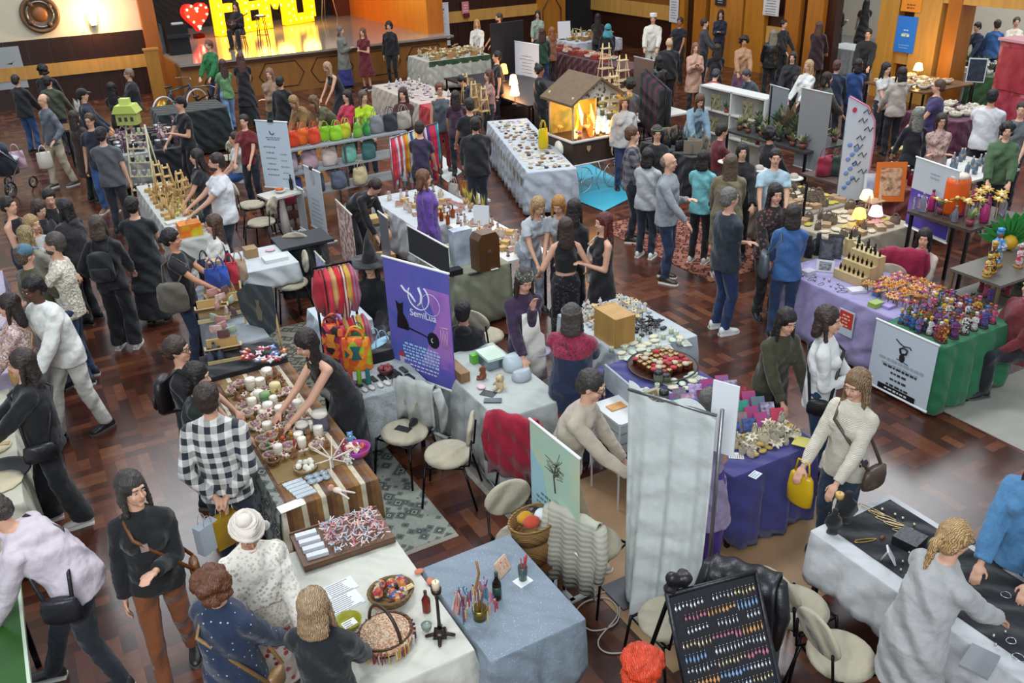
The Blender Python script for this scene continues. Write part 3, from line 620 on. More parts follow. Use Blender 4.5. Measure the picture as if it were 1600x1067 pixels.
P(125, 138, 20, 'man in dark cap and navy jacket', 'low', 'short:18151a', 'jacket:1b2436', 'jeans:1f2634', h=1.74, sex='m', extra='hat=cap:1c1e24')
P(113, 172, 60, 'woman in long brown coat with a pale strap', 'down', 'half:2a201c', 'coat:33251f', 'trousers:1c1a1c', h=1.66)
P(172, 128, 90, 'woman with long black hair in black tee printed white, back to us', 'low', 'long:100e0f', 'tee:17171b', 'jeans:2a3040', h=1.66)
P(200, 106, 200, 'older man with glasses and dark suit behind the green house display', 'low', 'short:6a5a48', 'jacket:1a1a20', 'trousers:1a1a20', h=1.72, sex='m', extra='glasses')
P(281, 150, 225, 'man in black cap and black tee with white straps', 'low chest', 'short:15110f', 'tee:17181d', 'trousers:15171a', h=1.76, sex='m', extra='hat=cap:141519')
P(306, 232, 200, 'woman in black tee beside the man in white tee', 'low', 'half:1a1512', 'tee:1c1c22', 'jeans:1d2434', h=1.62)
P(337, 238, 205, 'big man in white tee reaching over the wooden craft table', 'fwd', 'short:241a16', 'tee:d2d4d8', 'jeans:1f2836', h=1.80, sex='m', fat=1.25, extra='beard')
P(332, 334, 200, 'woman with glasses, long brown hair and white top selling bags', 'low', 'long:3d2b22', 'blouse:cfcfc6', 'jeans:2a3448', h=1.62, extra='glasses')
P(325, 62, 250, 'woman in green top in front of the red heart', 'low', 'lowbun:5a3a28', 'blouse:1e6a3a', 'jeans:2c3448', h=1.80)
P(346, 92, 130, 'woman with long brown hair and light blue jeans, green tee', 'low', 'long:3a2420', 'tee:5f8a5c', 'jeans:6c8fb0', h=1.66, stride=.3)
P(374, 82, 110, 'woman in black dress with brown hair by the bicycles', 'low', 'long:4a3028', 'dress:1a1a20', 'long:17171c', h=1.70)
P(420, 106, 260, 'fair woman with tan shawl and arms crossed below the stage', 'cross', 'half:6a5040', 'jacket:8a7058', 'long:2c3038', h=1.68)
P(436, 118, 80, 'person in black coat below the stage front', 'down', 'short:1a1512', 'coat:17171b', 'trousers:17171b', h=1.70)
P(366, 205, 200, 'person in blue jeans and white shirt seated beyond the white-shirted man', 'lap', 'short:2a1e18', 'tee:d0d0cc', 'jeans:2f4f82', h=1.66, sit=1)
P(380, 178, 260, 'person in dark red top behind the bicycles', 'low', 'short:241a18', 'tee:6a1c22', 'trousers:1f2330', h=1.6)
# --- stage front ---
P(530, 40, 350, 'woman in grey cardigan and long blue skirt by the stage', 'chest', 'bob:5a5650', 'cardigan:6e706a', 'long:2a2b6c', h=1.70)
P(566, 43, 250, 'woman in dark red dress by the stage', 'chest', 'half:5a3426', 'dress:5f1620', 'skirt:5f1620', h=1.66, shoe='1a1a1c')
P(607, 33, 265, 'curly-haired person in black standing by the stage front', 'down', 'curly:17110f', 'long:14151a', 'slim:15161a', h=1.72)
P(509, 97, 220, 'blond woman in black dress bending below the stage', 'low', 'half:8a6a4a:c0a080', 'tank:1c1e22', 'long:1a1c20', h=1.64, lean=30)
P(455, 150, 230, 'blond person in tan coat bending over orange bags', 'low', 'bob:7a5c3a:b08a5a', 'coat:8c6a40', 'trousers:2a2622', h=1.64, lean=40)
P(486, 150, 200, 'person in olive top bending over behind the bags', 'low', 'half:5a4228', 'tee:57553a', 'trousers:2a2a26', h=1.62, lean=45)
P(542, 140, 230, 'dark-haired woman in pink and red hooded top', 'low', 'half:1b1413', 'hoodie:b02544', 'trousers:1f2128', h=1.62)
P(566, 141, 280, 'brown-haired woman in lime top behind the bag stall', 'low', 'half:4a3a30', 'tee:a9c81c', 'jeans:2a3448', h=1.62, head=(0, 30))
P(629, 136, 255, 'woman in maroon top reaching over the bag stall', 'fwd', 'half:2a1512', 'blouse:3e141c', 'trousers:1c1518', h=1.66)
P(655, 188, 80, 'woman in deep purple top and black trousers beside the bag rack', 'low', 'short:1e1614', 'tee:2e2440', 'trousers:131317', h=1.66, lean=10)
P(686, 128, 280, 'woman in grey vest and red trousers walking between stalls', 'down', 'lowbun:5a2f22', 'vest:4c535c', 'slim:7c1b24', h=1.70, extra='glasses', stride=.15)
P(711, 141, 100, 'dark-haired woman in purple tee, back to us', 'low', 'half:231714', 'tee:40283c', 'jeans:20232c', h=1.62)
P(733, 152, 110, 'man in black tee with white back print', 'low', 'short:16110f', 'tee:15161a', 'jeans:232a30', h=1.76, sex='m')
P(742, 182, 100, 'person in black hooded top with green print, back to us', 'low', 'short:14100f', 'hoodie:17181c', 'jeans:222c36', h=1.72, sex='m', fat=1.15)
P(777, 79, 190, 'man in black tee and dark jeans facing left', 'down', 'short:16110f', 'tee:15171c', 'jeans:1b2030', h=1.72, sex='m')
P(780, 20, 200, 'bearded man in grey tee behind the lamps', 'low', 'short:2a2019', 'tee:585c62', 'trousers:2a2a2e', h=1.78, sex='m', extra='beard')
P(745, 30, 260, 'blond woman in white top behind the wooden goods', 'low', 'half:8a6838:c49a60', 'blouse:d0cdc4', 'trousers:2a2a30', h=1.64)
P(689, 42, 240, 'woman in black top seated below the standing sign', 'lap', 'bun:151112', 'tank:17171b', 'trousers:b09070', h=1.60, sit=1)
P(718, 118, 200, 'person in navy bending over among the wooden stands', 'low', 'short:15141c', 'jacket:141828', 'trousers:181a20', h=1.6, lean=45)
P(764, 108, 200, 'woman with pinkish top half behind the man in black tee', 'low', 'half:4a2a20', 'tee:a07a74', 'trousers:2a2a30', h=1.60)
P(840, 16, 260, 'dark-haired woman in pale green top behind the far white table', 'low', 'half:1b1512', 'blouse:8a9a8c', 'trousers:25262a', h=1.62)
P(847, 44, 85, 'woman in dark green sweater and jeans, back to us', 'low', 'half:3a1f1a', 'long:23402f', 'jeans:24365c', h=1.66)
P(862, 42, 130, 'woman in brown top beside the green sweater', 'low', 'half:7a4a2a', 'tee:8a5a40', 'trousers:2a2426', h=1.62)
P(842, 100, 10, 'woman in black shirt with hair in a puff behind the white-cloth stalls', 'low down', 'bun:18110f', 'jacket:141418', 'trousers:17171b', h=1.66, skin='t')
P(934, 21, 80, 'woman with long dark hair in brown top by the dark doorway', 'low', 'long:1c1614', 'tee:2a201f', 'trousers:17171b', h=1.62)
P(950, 37, 90, 'woman in teal headscarf and black robe', 'low', 'short:151112', 'coat:13141a', 'long:13141a', h=1.66, extra='hat=scarf:3f8a94')
P(1021, 21, 255, 'man in white chef jacket and white cap', 'low', 'short:2a201a', 'jacket:d8d4c8', 'trousers:cfcabc', h=1.80, sex='m', extra='hat=chef:e6e4dc')
P(1063, 26, 240, 'man in black shirt behind the man in white', 'low', 'short:2a1a14', 'tee:15181f', 'trousers:17181c', h=1.72, sex='m', skin='t')
P(1046, 58, 80, 'older man with thin fair hair in black jacket, back to us', 'low', 'recede:b09a7a:cbb796', 'jacket:14161b', 'trousers:17181c', h=1.74, sex='m', fat=1.15)
P(1030, 86, 100, 'person with black hair in black leather jacket by the grey screen', 'low', 'bob:0e0e10', 'jacket:leather:17191d', 'trousers:17181c', h=1.66)
P(1101, 28, 340, 'man in grey sweater at the wooden pillars', 'low', 'short:2a1c18', 'long:3a3a40', 'trousers:1c1c22', h=1.72, sex='m')
P(1127, 15, 250, 'woman with black hair and navy top against the pillars', 'chest', 'half:14110f', 'long:1d2032', 'trousers:1b1b21', h=1.66)
P(1087, 66, 270, 'woman in pinkish cream cardigan looking down', 'phone', 'bob:6a4a38', 'cardigan:b9937e', 'trousers:2a2a30', h=1.62)
P(1121, 68, 90, 'woman with dark hair and black top, back to us, right of the grey sweater', 'low', 'half:1c1413', 'tee:17171e', 'trousers:1c1c22', h=1.66)
P(1163, 56, 265, 'woman with curly updo in tan shawl facing us', 'low', 'afro:17100d', 'blouse:a8805e', 'skirt:6a4660', h=1.66, skin='m')
P(1165, 108, 200, 'person in blue-grey sweater leaning over the shelves', 'low', 'short:3a3638', 'long:3c4650', 'trousers:22242a', h=1.6, lean=35)
P(1120, 108, 60, 'person with grey vest and red sleeves bending away', 'low', 'short:2a2a30', 'long:8c1622', 'trousers:2a2a30', h=1.66, lean=50)
# --- centre ---
P(976, 148, 270, 'woman with flower crown, long hair and pale shirt', 'down', 'long:4a3428', 'jacket:b9b6b0', 'jeans:27365a', h=1.66, extra='hat=crown:c8a040')
P(984, 122, 85, 'person with round dark hair behind the woman with flower crown', 'low', 'afro:12100f', 'tee:55585c', 'trousers:22242a', h=1.64)
P(987, 196, 350, 'man in dark checked shirt by the blue floor mat', 'low', 'short:4a3222', 'tee:plaid:6a6870:1b1f2c:9', 'jeans:161a24', h=1.76, sex='m', shoe='2a1c16')
P(1013, 231, 60, 'woman with dark hair in pale denim jacket', 'low', 'bob:17110f', 'jacket:a9adb0', 'jeans:1c2534', h=1.62, shoe='d8d4cc')
P(1027, 195, 270, 'woman in black top with green headband and glasses', 'low', 'lowbun:2a2016', 'tee:17191c', 'trousers:1a1b20', h=1.66, extra='glasses hat=band:4a6a3c')
P(1044, 237, 330, 'bald man in dark vest over grey shirt and jeans', 'low chest', 'recede:6a5a4c', 'long:8a8f96', 'jeans:1d2e4c', h=1.78, sex='m', fat=1.08, shoe='3a2a20', stride=.1)
P(1100, 234, 60, 'dark-haired person in turquoise tee and black trousers', 'low', 'bob:17110f', 'tee:6fb3ba', 'slim:131317', h=1.64, shoe='cfc9c0')
P(1143, 240, 80, 'woman with long brown hair in khaki coat, back to us', 'low', 'long:4a3c2e', 'coat:736a50', 'trousers:4a4636', h=1.72, shoe='c8c2b6', fat=1.1)
P(1140, 292, 20, 'grey-haired man in navy tee and blue jeans with arms crossed', 'cross', 'short:5a5854', 'tee:1f2a35', 'jeans:1c2f56', h=1.80, sex='m', fat=1.15, shoe='e0e0e0')
P(1161, 222, 265, 'woman facing us behind the khaki coat, black jacket', 'low', 'half:1c1512', 'jacket:16161a', 'trousers:1a1a1e', h=1.66)
P(1129, 192, 10, 'woman in dark red sweater reaching right', 'fwd', 'short:1a1210', 'long:5a1620', 'trousers:1b1c22', h=1.62, lean=12)
P(1095, 147, 280, 'woman with long brown hair in light denim jacket bending forward', 'low', 'long:4a3024', 'jacket:denim:7c98a8', 'trousers:2a2c34', h=1.62, lean=30)
P(1204, 197, 30, 'woman with a mass of black hair at the dark rack', 'low', 'curly:0e0c0c', 'long:17171b', 'trousers:17181c', h=1.64)
P(1213, 231, 260, 'man in pale blue shirt looking down at hats', 'low', 'short:17110e', 'tee:9fb9c4', 'trousers:1c1f28', h=1.70, sex='m')
f = P(1213, 286, 275, 'woman with black hair in lace blouse facing us', 'low', 'long:15100f', 'blouse:floral:1a1718:6a4038:22', 'trousers:17171b', h=1.70, fat=1.1)
f = P(1241, 318, 80, 'woman in blue sweater with dark hair, back to us', 'low', 'bob:2a211e', 'long:3a639c', 'jeans:1e3556', h=1.66)
bag(f, 'grey leather shoulder bag of the woman in blue sweater', 'leather:4b5358', -1, (.34, .12, .30))
P(842, 308, 300, 'blond woman in white tee bending over', 'low', 'bob:8a6a48:b8946a', 'tee:b9c0c6', 'jeans:8a94a0', h=1.62, lean=28)
P(872, 306, 250, 'person with orange-blond hair behind the white tee', 'low', 'bob:8a5c2a:c08a4c', 'tee:b0b6ba', 'trousers:2a2c34', h=1.62, lean=25)
f = P(884, 339, 95, 'woman in black waistcoat top, bare arms, back to us', 'side', 'half:33241e', 'crop:101215', 'wide:floral:17171d:4a4654:24', h=1.60)
P(898, 310, 60, 'woman in black leaning in to the group', 'chest', 'half:1a1414', 'long:15161a', 'trousers:15161a', h=1.64, lean=12)
f = P(945, 331, 200, 'woman with long red-brown hair in black off-shoulder dress', 'chest', 'long:3a1512:6a221a', 'tank:17151a', 'long:15141a', h=1.62)
bag(f, 'white cloth bag hanging from the woman in black dress', 'cloth:cfcdc4', 1, (.26, .1, .52))
# --- sellers in the middle ---
P(660, 264, 10, 'woman with brown hair in purple sweater behind her stall', 'down', 'bob:5a3826', 'cardigan:5a3a8c', 'trousers:1f1c28', h=1.66)
P(590, 280, 330, 'person in black bending under the bag stall', 'low', 'short:2a1a16', 'long:141418', 'trousers:151518', h=1.66, lean=60)
P(577, 398, 265, 'person in pointed black hat and black cape, seated', 'lap', 'half:1b1412', 'coat:14141c', 'trousers:15151a', h=1.68, sit=1, extra='hat=witch:1c1d20')
P(820, 420, 290, 'woman in floral headwrap, purple blouse and white printed apron', 'low face', 'half:2a1d18', 'blouse:33203c', 'trousers:1b1a20', h=1.66, head=(20, 0), extra='hat=wrap:3a5040:8a5a78:c8b060 apron=d8d5cc')
P(893, 474, 75, 'woman in navy tunic with red embroidered yoke, back to us', 'fwd', 'bob:3a3431', 'cardigan:yoke:1c2a48:9a2440', 'trousers:20283a', h=1.66, fat=1.2, extra='hat=band:5a5048')
P(927, 578, 340, 'man with glasses in beige sweater and beige trousers', 'fwd low', 'short:2c2826', 'long:b3a694', 'trousers:ab9c82', h=1.76, sex='m', lean=22, extra='glasses', shoe='b4ab9c', stride=.3)
P(1110, 606, 60, 'older person in lilac dress behind the hanging white sheet', 'front', 'short:4c4a46', 'dress:9a8aac', 'wide:4a2c86', h=1.60)
P(722, 470, 80, 'person in black hood seated behind the purple banner', 'lap', 'short:141014', 'hoodie:15151b', 'trousers:15151a', h=1.66, sit=1)
P(471, 517, 215, 'woman in black tank top leaning over the knitted toys', 'fwd', 'long:1d1512', 'tank:161216', 'long:14141a', h=1.70, lean=32, fat=.95)
# --- right ---
f = P(1295, 477, 335, 'woman in white long-sleeved top and blue jeans', 'chest low', 'bob:2c1f1a', 'long:d4d5d2', 'jeans:1f3a5c', h=1.72, head=(0, -10))
bag(f, 'small black bag on a strap over the white top', 'leather:17171a', 1, (.2, .08, .14), 'cross')
f = P(1342, 577, 215, 'woman with long light-brown hair in cream knit sweater', 'low', 'long:4f3a2a:9a7c58', 'long:knit:d6cebc', 'jeans:20344a', h=1.66, head=(12, 0), fat=1.08)
bag(f, 'brown shoulder bag below the cream sweater', 'leather:4a3a30', -1, (.28, .1, .18), 'cross')
bag(f, 'yellow plastic carrier bag held by the woman in cream sweater', 'plastic:c9a414:.3', 1, (.24, .1, .30), 'hand')
P(1232, 482, 290, 'dark-haired woman in olive top behind the white top', 'low', 'half:17110f', 'blouse:3c3a26', 'trousers:2a2822', h=1.60, lean=15)
P(1500, 814, 20, 'woman with blond ponytail in grey cardigan at the jewellery table', 'fwd low', 'pony:7a5c34:caa672', 'cardigan:a9a9a9', 'jeans:232c3a', h=1.66, lean=16, fat=1.1, extra='glasses')
P(1645, 690, 225, 'person in denim jacket at the right edge of the picture', 'low', 'half:241a16', 'jacket:denim:4a7ba4', 'jeans:20283a', h=1.70)
P(1005, 1012, 95, 'person with bright red-orange hair at the bottom edge', 'down', 'curly:b03414', 'tee:2a2a2e', 'trousers:20222a', h=1.60)
P(1620, 428, 190, 'person in maroon sweater and black trousers seated at the right edge', 'lap', 'short:241612', 'long:6a2228', 'trousers:15171e', h=1.72, sit=1, sex='m', fat=1.2)
P(1577, 190, 245, 'curly black-haired woman in green hooded top', 'low', 'curly:120e0d', 'hoodie:45603f', 'jeans:20262e', h=1.66)
P(1553, 138, 60, 'man in white tee with black hair, back to us', 'fwd', 'short:0f0d0d', 'tee:cfd0d2', 'trousers:14161c', h=1.80, sex='m', fat=1.2)
P(1600, 158, 230, 'person in grey tee at the right edge behind the green top', 'low', 'short:2a1d18', 'tee:60646a', 'jeans:23303a', h=1.72, sex='m')
P(1436, 168, 90, 'woman with long grey hair in black sweater, back to us', 'low', 'half:56544f:8a8880', 'long:15181f', 'trousers:15171c', h=1.66)
P(1473, 176, 260, 'woman with glasses in pinkish blouse beside the grey hair', 'cross', 'bob:2a1d18', 'blouse:floral:b89a90:8a6a66:24', 'skirt:b09a92', h=1.60, extra='glasses')
P(1470, 123, 160, 'man in purple tee by the pillar lamp', 'low', 'short:4a3426', 'tee:3a2f5c', 'trousers:1f222c', h=1.74, sex='m', fat=1.15)
P(1411, 104, 95, 'woman in pale beige hooded top, back to us', 'low', 'bob:1c1413', 'hoodie:b3a79c', 'trousers:17181c', h=1.70)
P(1386, 97, 290, 'woman in white top with dark hair and black strap', 'low', 'half:15100f', 'tee:c0c0bc', 'trousers:22242a', h=1.66)
P(1342, 91, 90, 'person with dark hair in bright blue jacket', 'low', 'bob:1d1715', 'jacket:23427c', 'jeans:1c2434', h=1.66)
P(1309, 93, 60, 'brown-haired person in dark blue jacket', 'low', 'short:4a2c24', 'jacket:1c2a40', 'trousers:181c26', h=1.68)
P(1293, 112, 0, 'woman with dark hair and olive cardigan facing right', 'low', 'bob:19120f', 'cardigan:3c3a30', 'trousers:1c1c20', h=1.64)
P(1265, 93, 210, 'blond woman in white off-shoulder top', 'low', 'half:8a7048:c8a878', 'blouse:d8d8d4', 'trousers:2a2a30', h=1.66)
P(1240, 80, 240, 'woman in black jacket seated near the pillars', 'low', 'half:2a1e1a', 'jacket:1b1c20', 'trousers:1b1c20', h=1.62)
P(1209, 46, 85, 'woman with long ash-blond hair and black leather jacket, back to us', 'low', 'long:5a5248:9a9080', 'jacket:leather:15171a', 'trousers:15171c', h=1.68)
P(1281, 33, 50, 'woman with long brown hair and maroon coat at the opening', 'low', 'long:4a3228', 'coat:2c161c', 'trousers:1a1418', h=1.68)
P(1313, 0, 20, 'tall woman in black standing in the opening', 'chest', 'half:1b1512', 'long:15151a', 'slim:131318', h=1.72)
P(1355, -2, 80, 'woman with long black hair in black dress in the opening', 'low', 'long:0d0c0d', 'dress:121216', 'long:121216', h=1.70)
P(1358, 44, 240, 'person in black suit jacket in front of the opening', 'low', 'short:17110f', 'jacket:14151a', 'trousers:15161b', h=1.72, sex='m')
P(1528, 34, 200, 'person in dark blue bending in the far room', 'low', 'short:1b1614', 'long:23304c', 'jeans:24385c', h=1.66, lean=20)
P(1560, 30, 80, 'person with black backpack and blue jacket in the far room', 'low', 'short:1f1714', 'jacket:2a5590', 'jeans:20283a', h=1.70)
P(1590, 26, 250, 'person in white in the far room at the right edge', 'low', 'short:2a201a', 'tee:d0c8bc', 'trousers:3a4a3a', h=1.68)
P(1225, 30, 300, 'person in dark clothes between the pillars', 'low', 'short:1a1412', 'long:17181c', 'trousers:17181c', h=1.66)
P(1245, 118, 90, 'person with dark hair in black, seated near the grey screen', 'lap', 'short:17120f', 'long:1b1d22', 'trousers:1b1d22', h=1.64, sit=1)
f = P(367, 2, 260, 'musician in black holding a guitar on the stage', 'front chest', 'half:1b1412', 'long:1b171b', 'trousers:17151a', h=1.70, sit=1, extra='stage', key='guitar')
# ---------------- makers for goods and furniture (all stand on z = 0 of their own frame) ----------------
def jar(n, body, lid, h=.09, r=.035):
    t = thing(n, None, None); obj('jar_body', G().lathe([(r*.8, 0), (r, .008), (r, h*.75), (r*.85, h*.82)], n=14), body, t); obj('lid', G().lathe([(r*.95, h*.80), (r*.98, h*.83), (r*.95, h), (r*.3, h+.003)], n=14), lid, t); return t
def bottle(n, body, cap_, h=.22, r=.033, label_=None):
    t = thing(n, None, None); obj('bottle_body', G().lathe([(r*.9, 0), (r, .01), (r, h*.6), (r*.4, h*.78), (r*.36, h*.92)], n=14), body, t); obj('bottle_cap', G().lathe([(r*.42, h*.91), (r*.42, h), (r*.2, h+.004)], n=10), cap_, t)
    if label_: obj('paper_label', G().lathe([(r*1.02, h*.2), (r*1.02, h*.5)], n=14), label_, t)
    return t
def box(n, col, w=.1, d=.1, h=.06, lid=None):
    if not lid: return obj(n, G().box((0, 0, h/2), (w, d, h)), col)
    t = thing(n, None, None); obj('box_body', G().box((0, 0, h*.4), (w, d, h*.8)), col, t); obj('lid', G().box((0, 0, h*.9), (w*1.03, d*1.03, h*.2)), lid, t); return t
def book(n, cov, w=.14, d=.2, h=.02):
    t = thing(n, None, None); g = G(); g.box((0, 0, h*.92), (w, d, h*.14)); g.box((0, 0, h*.07), (w, d, h*.14)); g.box((-w/2, 0, h/2), (h*.14, d, h)); obj('cover', g, cov, t); obj('pages', G().box((0, 0, h/2), (w*.94, d*.94, h*.7)), 'paper:e4dfd2', t); return t
def sheet(n, col, w=.1, d=.15, ink=None):
    t = obj(n, G().box((0, 0, .0015), (w, d, .003)), col)
    if ink:
        g = G(); r = random.Random(int(w*1000+d*77))
        for i in range(int(d/.018)): L_ = w*(.45+.4*r.random()); g.box((-w*.42+L_/2, d/2-.015-i*.018, .0034), (L_, .005, .001))
        obj('writing', g, ink, t)
    return t
def panel(n, face, back='plastic:5a5650', w=.3, h=.4, tilt=12, art=None):
    """upright board leaning back on a strut"""
    t = thing(n, None, None); a = math.radians(tilt); g = G(); g.box((0, math.sin(a)*h/2, math.cos(a)*h/2), (w, .012, h), rx=-a); obj('board', g, face, t)
    g = G(); g.tube([(0, math.sin(a)*h*.75+.008, math.cos(a)*h*.75), (0, math.sin(a)*h*.75+h*.35, .004)], .008, 5); obj('strut', g, back, t)
    if art: g = G(); g.box((0, math.sin(a)*h/2-.008*math.cos(a), math.cos(a)*h/2+.002), (w*.7, .004, h*.7), rx=-a); obj('picture', g, art, t)
    return t
def bowl(n, col, r=.1, h=.06, fill=None):
    t = thing(n, None, None); obj('bowl_body', G().loft([((0, 0, z), q, q) for q, z in [(.5*r, 0), (.85*r, h*.4), (r, h), (.95*r, h), (.8*r, h*.45), (.3*r, .012)]], 18), col, t)
    if fill: g = G(); rs = random.Random(3); [g.ball((rs.uniform(-.6, .6)*r, rs.uniform(-.6, .6)*r, h*.8+rs.random()*.02), r*.25, 7, 5) for _ in range(9)]; obj('contents', g, fill, t)
    return t
def basket(n, col='wicker:a8814c', r=.16, h=.16, fill=None, handle=None, ry=None):
    t = thing(n, None, None); ry = ry or r; obj('basket_body', G().loft([((0, 0, z), r*q, ry*q) for q, z in [(.8, 0), (.92, h*.4), (1, h), (.93, h), (.85, h*.4), (.5, .015)]], 22), col, t)
    obj('rim', G().tube([(r*1.0*math.cos(a), ry*1.0*math.sin(a), h) for a in [2*PI*i/22 for i in range(22)]], .010, 6, closed=True), col, t)
    if fill: g = G(); rs = random.Random(5); [g.ball((rs.uniform(-.65, .65)*r, rs.uniform(-.65, .65)*ry, h*.82+rs.random()*.03), min(r, ry)*.3, 8, 5) for _ in range(12)]; obj('contents', g, fill, t)
    if handle: obj('handle', G().tube([(0, ry*math.cos(a), h*.9+handle*math.sin(a)) for a in [PI*i/14 for i in range(15)]], .011, 6), 'wood:3a2418', t)
    return t
def figure(n, robe, head='skin:b07a58', h=.18, base='wood:3a2a20', arms=True, crown=None):
    t = thing(n, None, None); s = h/.18; obj('base', G().lathe([(.036*s, 0), (.036*s, .010*s), (.030*s, .014*s)], n=12), base, t)
    g = G(); g.lathe([(.030*s, .014*s), (.027*s, .05*s), (.016*s, .09*s), (.024*s, .118*s), (.012*s, .135*s)], n=12)
    if arms:
        for k in (1, -1): g.cap((k*.022*s, 0, .118*s), (k*.028*s, .018*s, .09*s), .008*s, .007*s, 6); g.cap((k*.028*s, .018*s, .09*s), (k*.006*s, .030*s, .10*s), .007*s, .006*s, 6)
    obj('robe', g, robe, t); obj('head', G().ball((0, 0, .150*s), (.014*s, .015*s, .018*s), 10, 7), head, t)
    g = G(); g.ball((0, -.004*s, .158*s), (.016*s, .016*s, .015*s), 10, 6)
    if crown: g.lathe([(.013*s, .166*s), (.018*s, .180*s), (.004*s, .184*s)], n=8)
    obj('hair', g, crown or 'hair:2a1c14', t); return t
def plush(n, c1, c2='cloth:efe6d8', h=.14, long=False):
    t = thing(n, None, None); s = h/.14; g = G(); g.ball((0, 0, .040*s), (.040*s, .034*s, .042*s), 12, 8); g.ball((0, 0, .100*s), (.036*s, .033*s, .034*s), 12, 8)
    for k in (1, -1): g.cap((k*.035*s, 0, .06*s), (k*.058*s, .012*s, .035*s), .012*s, .011*s, 7); g.cap((k*.018*s, .01*s, .012*s), (k*.022*s, .05*s, .012*s), .014*s, .014*s, 7)
    obj('plush_body', g, c1, t)
    for k in (1, -1): obj('ear', G().ball((k*.026*s, 0, .13*s+(.012*s if long else 0)), (.011*s, .008*s, .014*s if not long else .03*s), 8, 5), c1, t)
    obj('muzzle', G().ball((0, .030*s, .092*s), (.016*s, .012*s, .012*s), 8, 5), c2, t); g = G(); [g.ball((k*.013*s, .032*s, .108*s), .004*s, 6, 4) for k in (1, -1)]; obj('eyes', g, 'paint:101010', t); return t
def star(n, c1, c2='plastic:c0392b', r=.08, pts=9, h=.06):
    t = thing(n, None, None); P = [(r*(1 if i % 2 else .45)*math.cos(PI*i/pts), r*(1 if i % 2 else .45)*math.sin(PI*i/pts)) for i in range(2*pts)]
    obj('petals', G().prism(P, (0, 0, h), (1, 0, 0), (0, .94, .34), (0, -.34, .94), .012), c1, t); obj('centre', G().ball((0, 0, h+.012), r*.3, 8, 5), c2, t); obj('stem', G().cyl((0, 0, 0), (0, 0, h), .006, n=6), 'wood:8a6a3a', t); return t
def pouch(n, col, w=.16, d=.08, h=.14, handle=True, trim=None):
    t = thing(n, None, None); obj('bag_body', G().loft([((0, 0, z*h), w/2*a, d/2*b_) for z, a, b_ in [(0, .8, .8), (.06, .97, 1), (.5, 1, .95), (.9, .92, .5), (1, .88, .3)]], 16), col, t)
    if handle:
        for k in (1, -1): obj('handle', G().tube([(w*.25*math.cos(a), k*d*.2, h*.95+h*.45*math.sin(a)) for a in [PI*i/8 for i in range(9)]], .006, 5), trim or col, t)
    return t
def pack(n, col, w=.09, d=.12): return obj(n, G().ball((0, 0, .014), (w/2, d/2, .014), 12, 6), col)
def candle(n, col='plastic:e8dcc0', r=.03, h=.1):
    t = thing(n, None, None); obj('wax', G().lathe([(r, 0), (r, h-.004), (r*.85, h), (r*.3, h-.006)], n=14), col, t); obj('wick', G().cyl((0, 0, h-.008), (0, 0, h+.012), .002, n=5), 'paint:2a2018', t); return t
def plant(n, pot, leaf='cloth:3d6a2f', h=.25, r=.06, k=16, spiky=False):
    t = thing(n, None, None); obj('pot', G().lathe([(r*.7, 0), (r, r*1.4), (r*.9, r*1.4), (r*.6, r*.5)], n=14), pot, t); g = G(); rs = random.Random(k)
    for i in range(k):
        a, e = rs.random()*2*PI, rs.uniform(.15, .9) if not spiky else rs.uniform(.1, .35); L_ = (h-r*1.4)*rs.uniform(.7, 1.1); d = np.array([math.cos(a)*math.sin(e), math.sin(a)*math.sin(e), math.cos(e)])
        b0 = np.array([0, 0, r*1.3]); m = b0+d*L_*.5; e2 = m+d*L_*.5-np.array([0, 0, L_*.15*e]); u = nrm(np.cross(d, [0, 0, 1.])+1e-6); w = L_*(.14 if not spiky else .05)
        g.add([b0-u*w*.3, b0+u*w*.3, m+u*w, m-u*w, e2], [(0, 1, 2, 3), (3, 2, 4)])
    obj('leaves', g, leaf, t); return t
def lamp(n, shade, em, h=.32, r=.07):
    t = thing(n, None, None); obj('lamp_base', G().lathe([(r*.7, 0), (r*.7, .015), (.012, .025), (.010, h*.5)], n=12), 'wood:5a4028', t); obj('lamp_shade', G().lathe([(r, h*.45), (r*1.05, h*.5), (r*.7, h*.95), (r*.4, h)], n=16), em, t); return t
def bust(n, c='cloth:131316', h=.24, neck='metal:c9a24a'):
    t = thing(n, None, None); s = h/.24; obj('bust_body', G().loft([((0, 0, 0), .05*s, .035*s), ((0, 0, .04*s), .04*s, .03*s), ((0, 0, .10*s), .075*s, .04*s), ((0, 0, .16*s), .06*s, .035*s), ((0, 0, .19*s), .025*s, .025*s), ((0, 0, .24*s), .024*s, .024*s)], 16), c, t)
    obj('necklace', G().tube([(.045*s*math.sin(a), -.043*s, .15*s-.045*s*math.cos(a)) for a in [-2.2+4.4*i/12 for i in range(13)]], .003*s, 5), neck, t); return t
def cup(n, col, sticks, h=.1, r=.035, k=8):
    t = thing(n, None, None); obj('cup_body', G().lathe([(r*.85, 0), (r, h), (r*.9, h), (r*.75, .01)], n=12), col, t); g = G(); rs = random.Random(k)
    for i in range(k): a = rs.random()*6.28; q = r*.5; g.cyl((math.cos(a)*q*.5, math.sin(a)*q*.5, .012), (math.cos(a)*q*2, math.sin(a)*q*2, h*(1.5+rs.random()*.5)), .004, n=5)
    obj('sticks', g, sticks, t); return t
def chain(n, col, w=.05, L_=.2): return obj(n, G().tube([(w/2*math.sin(a)*(1+.2*math.cos(a)), L_/2*math.cos(a), .004) for a in [2*PI*i/24 for i in range(24)]], .0035, 5, closed=True), col)
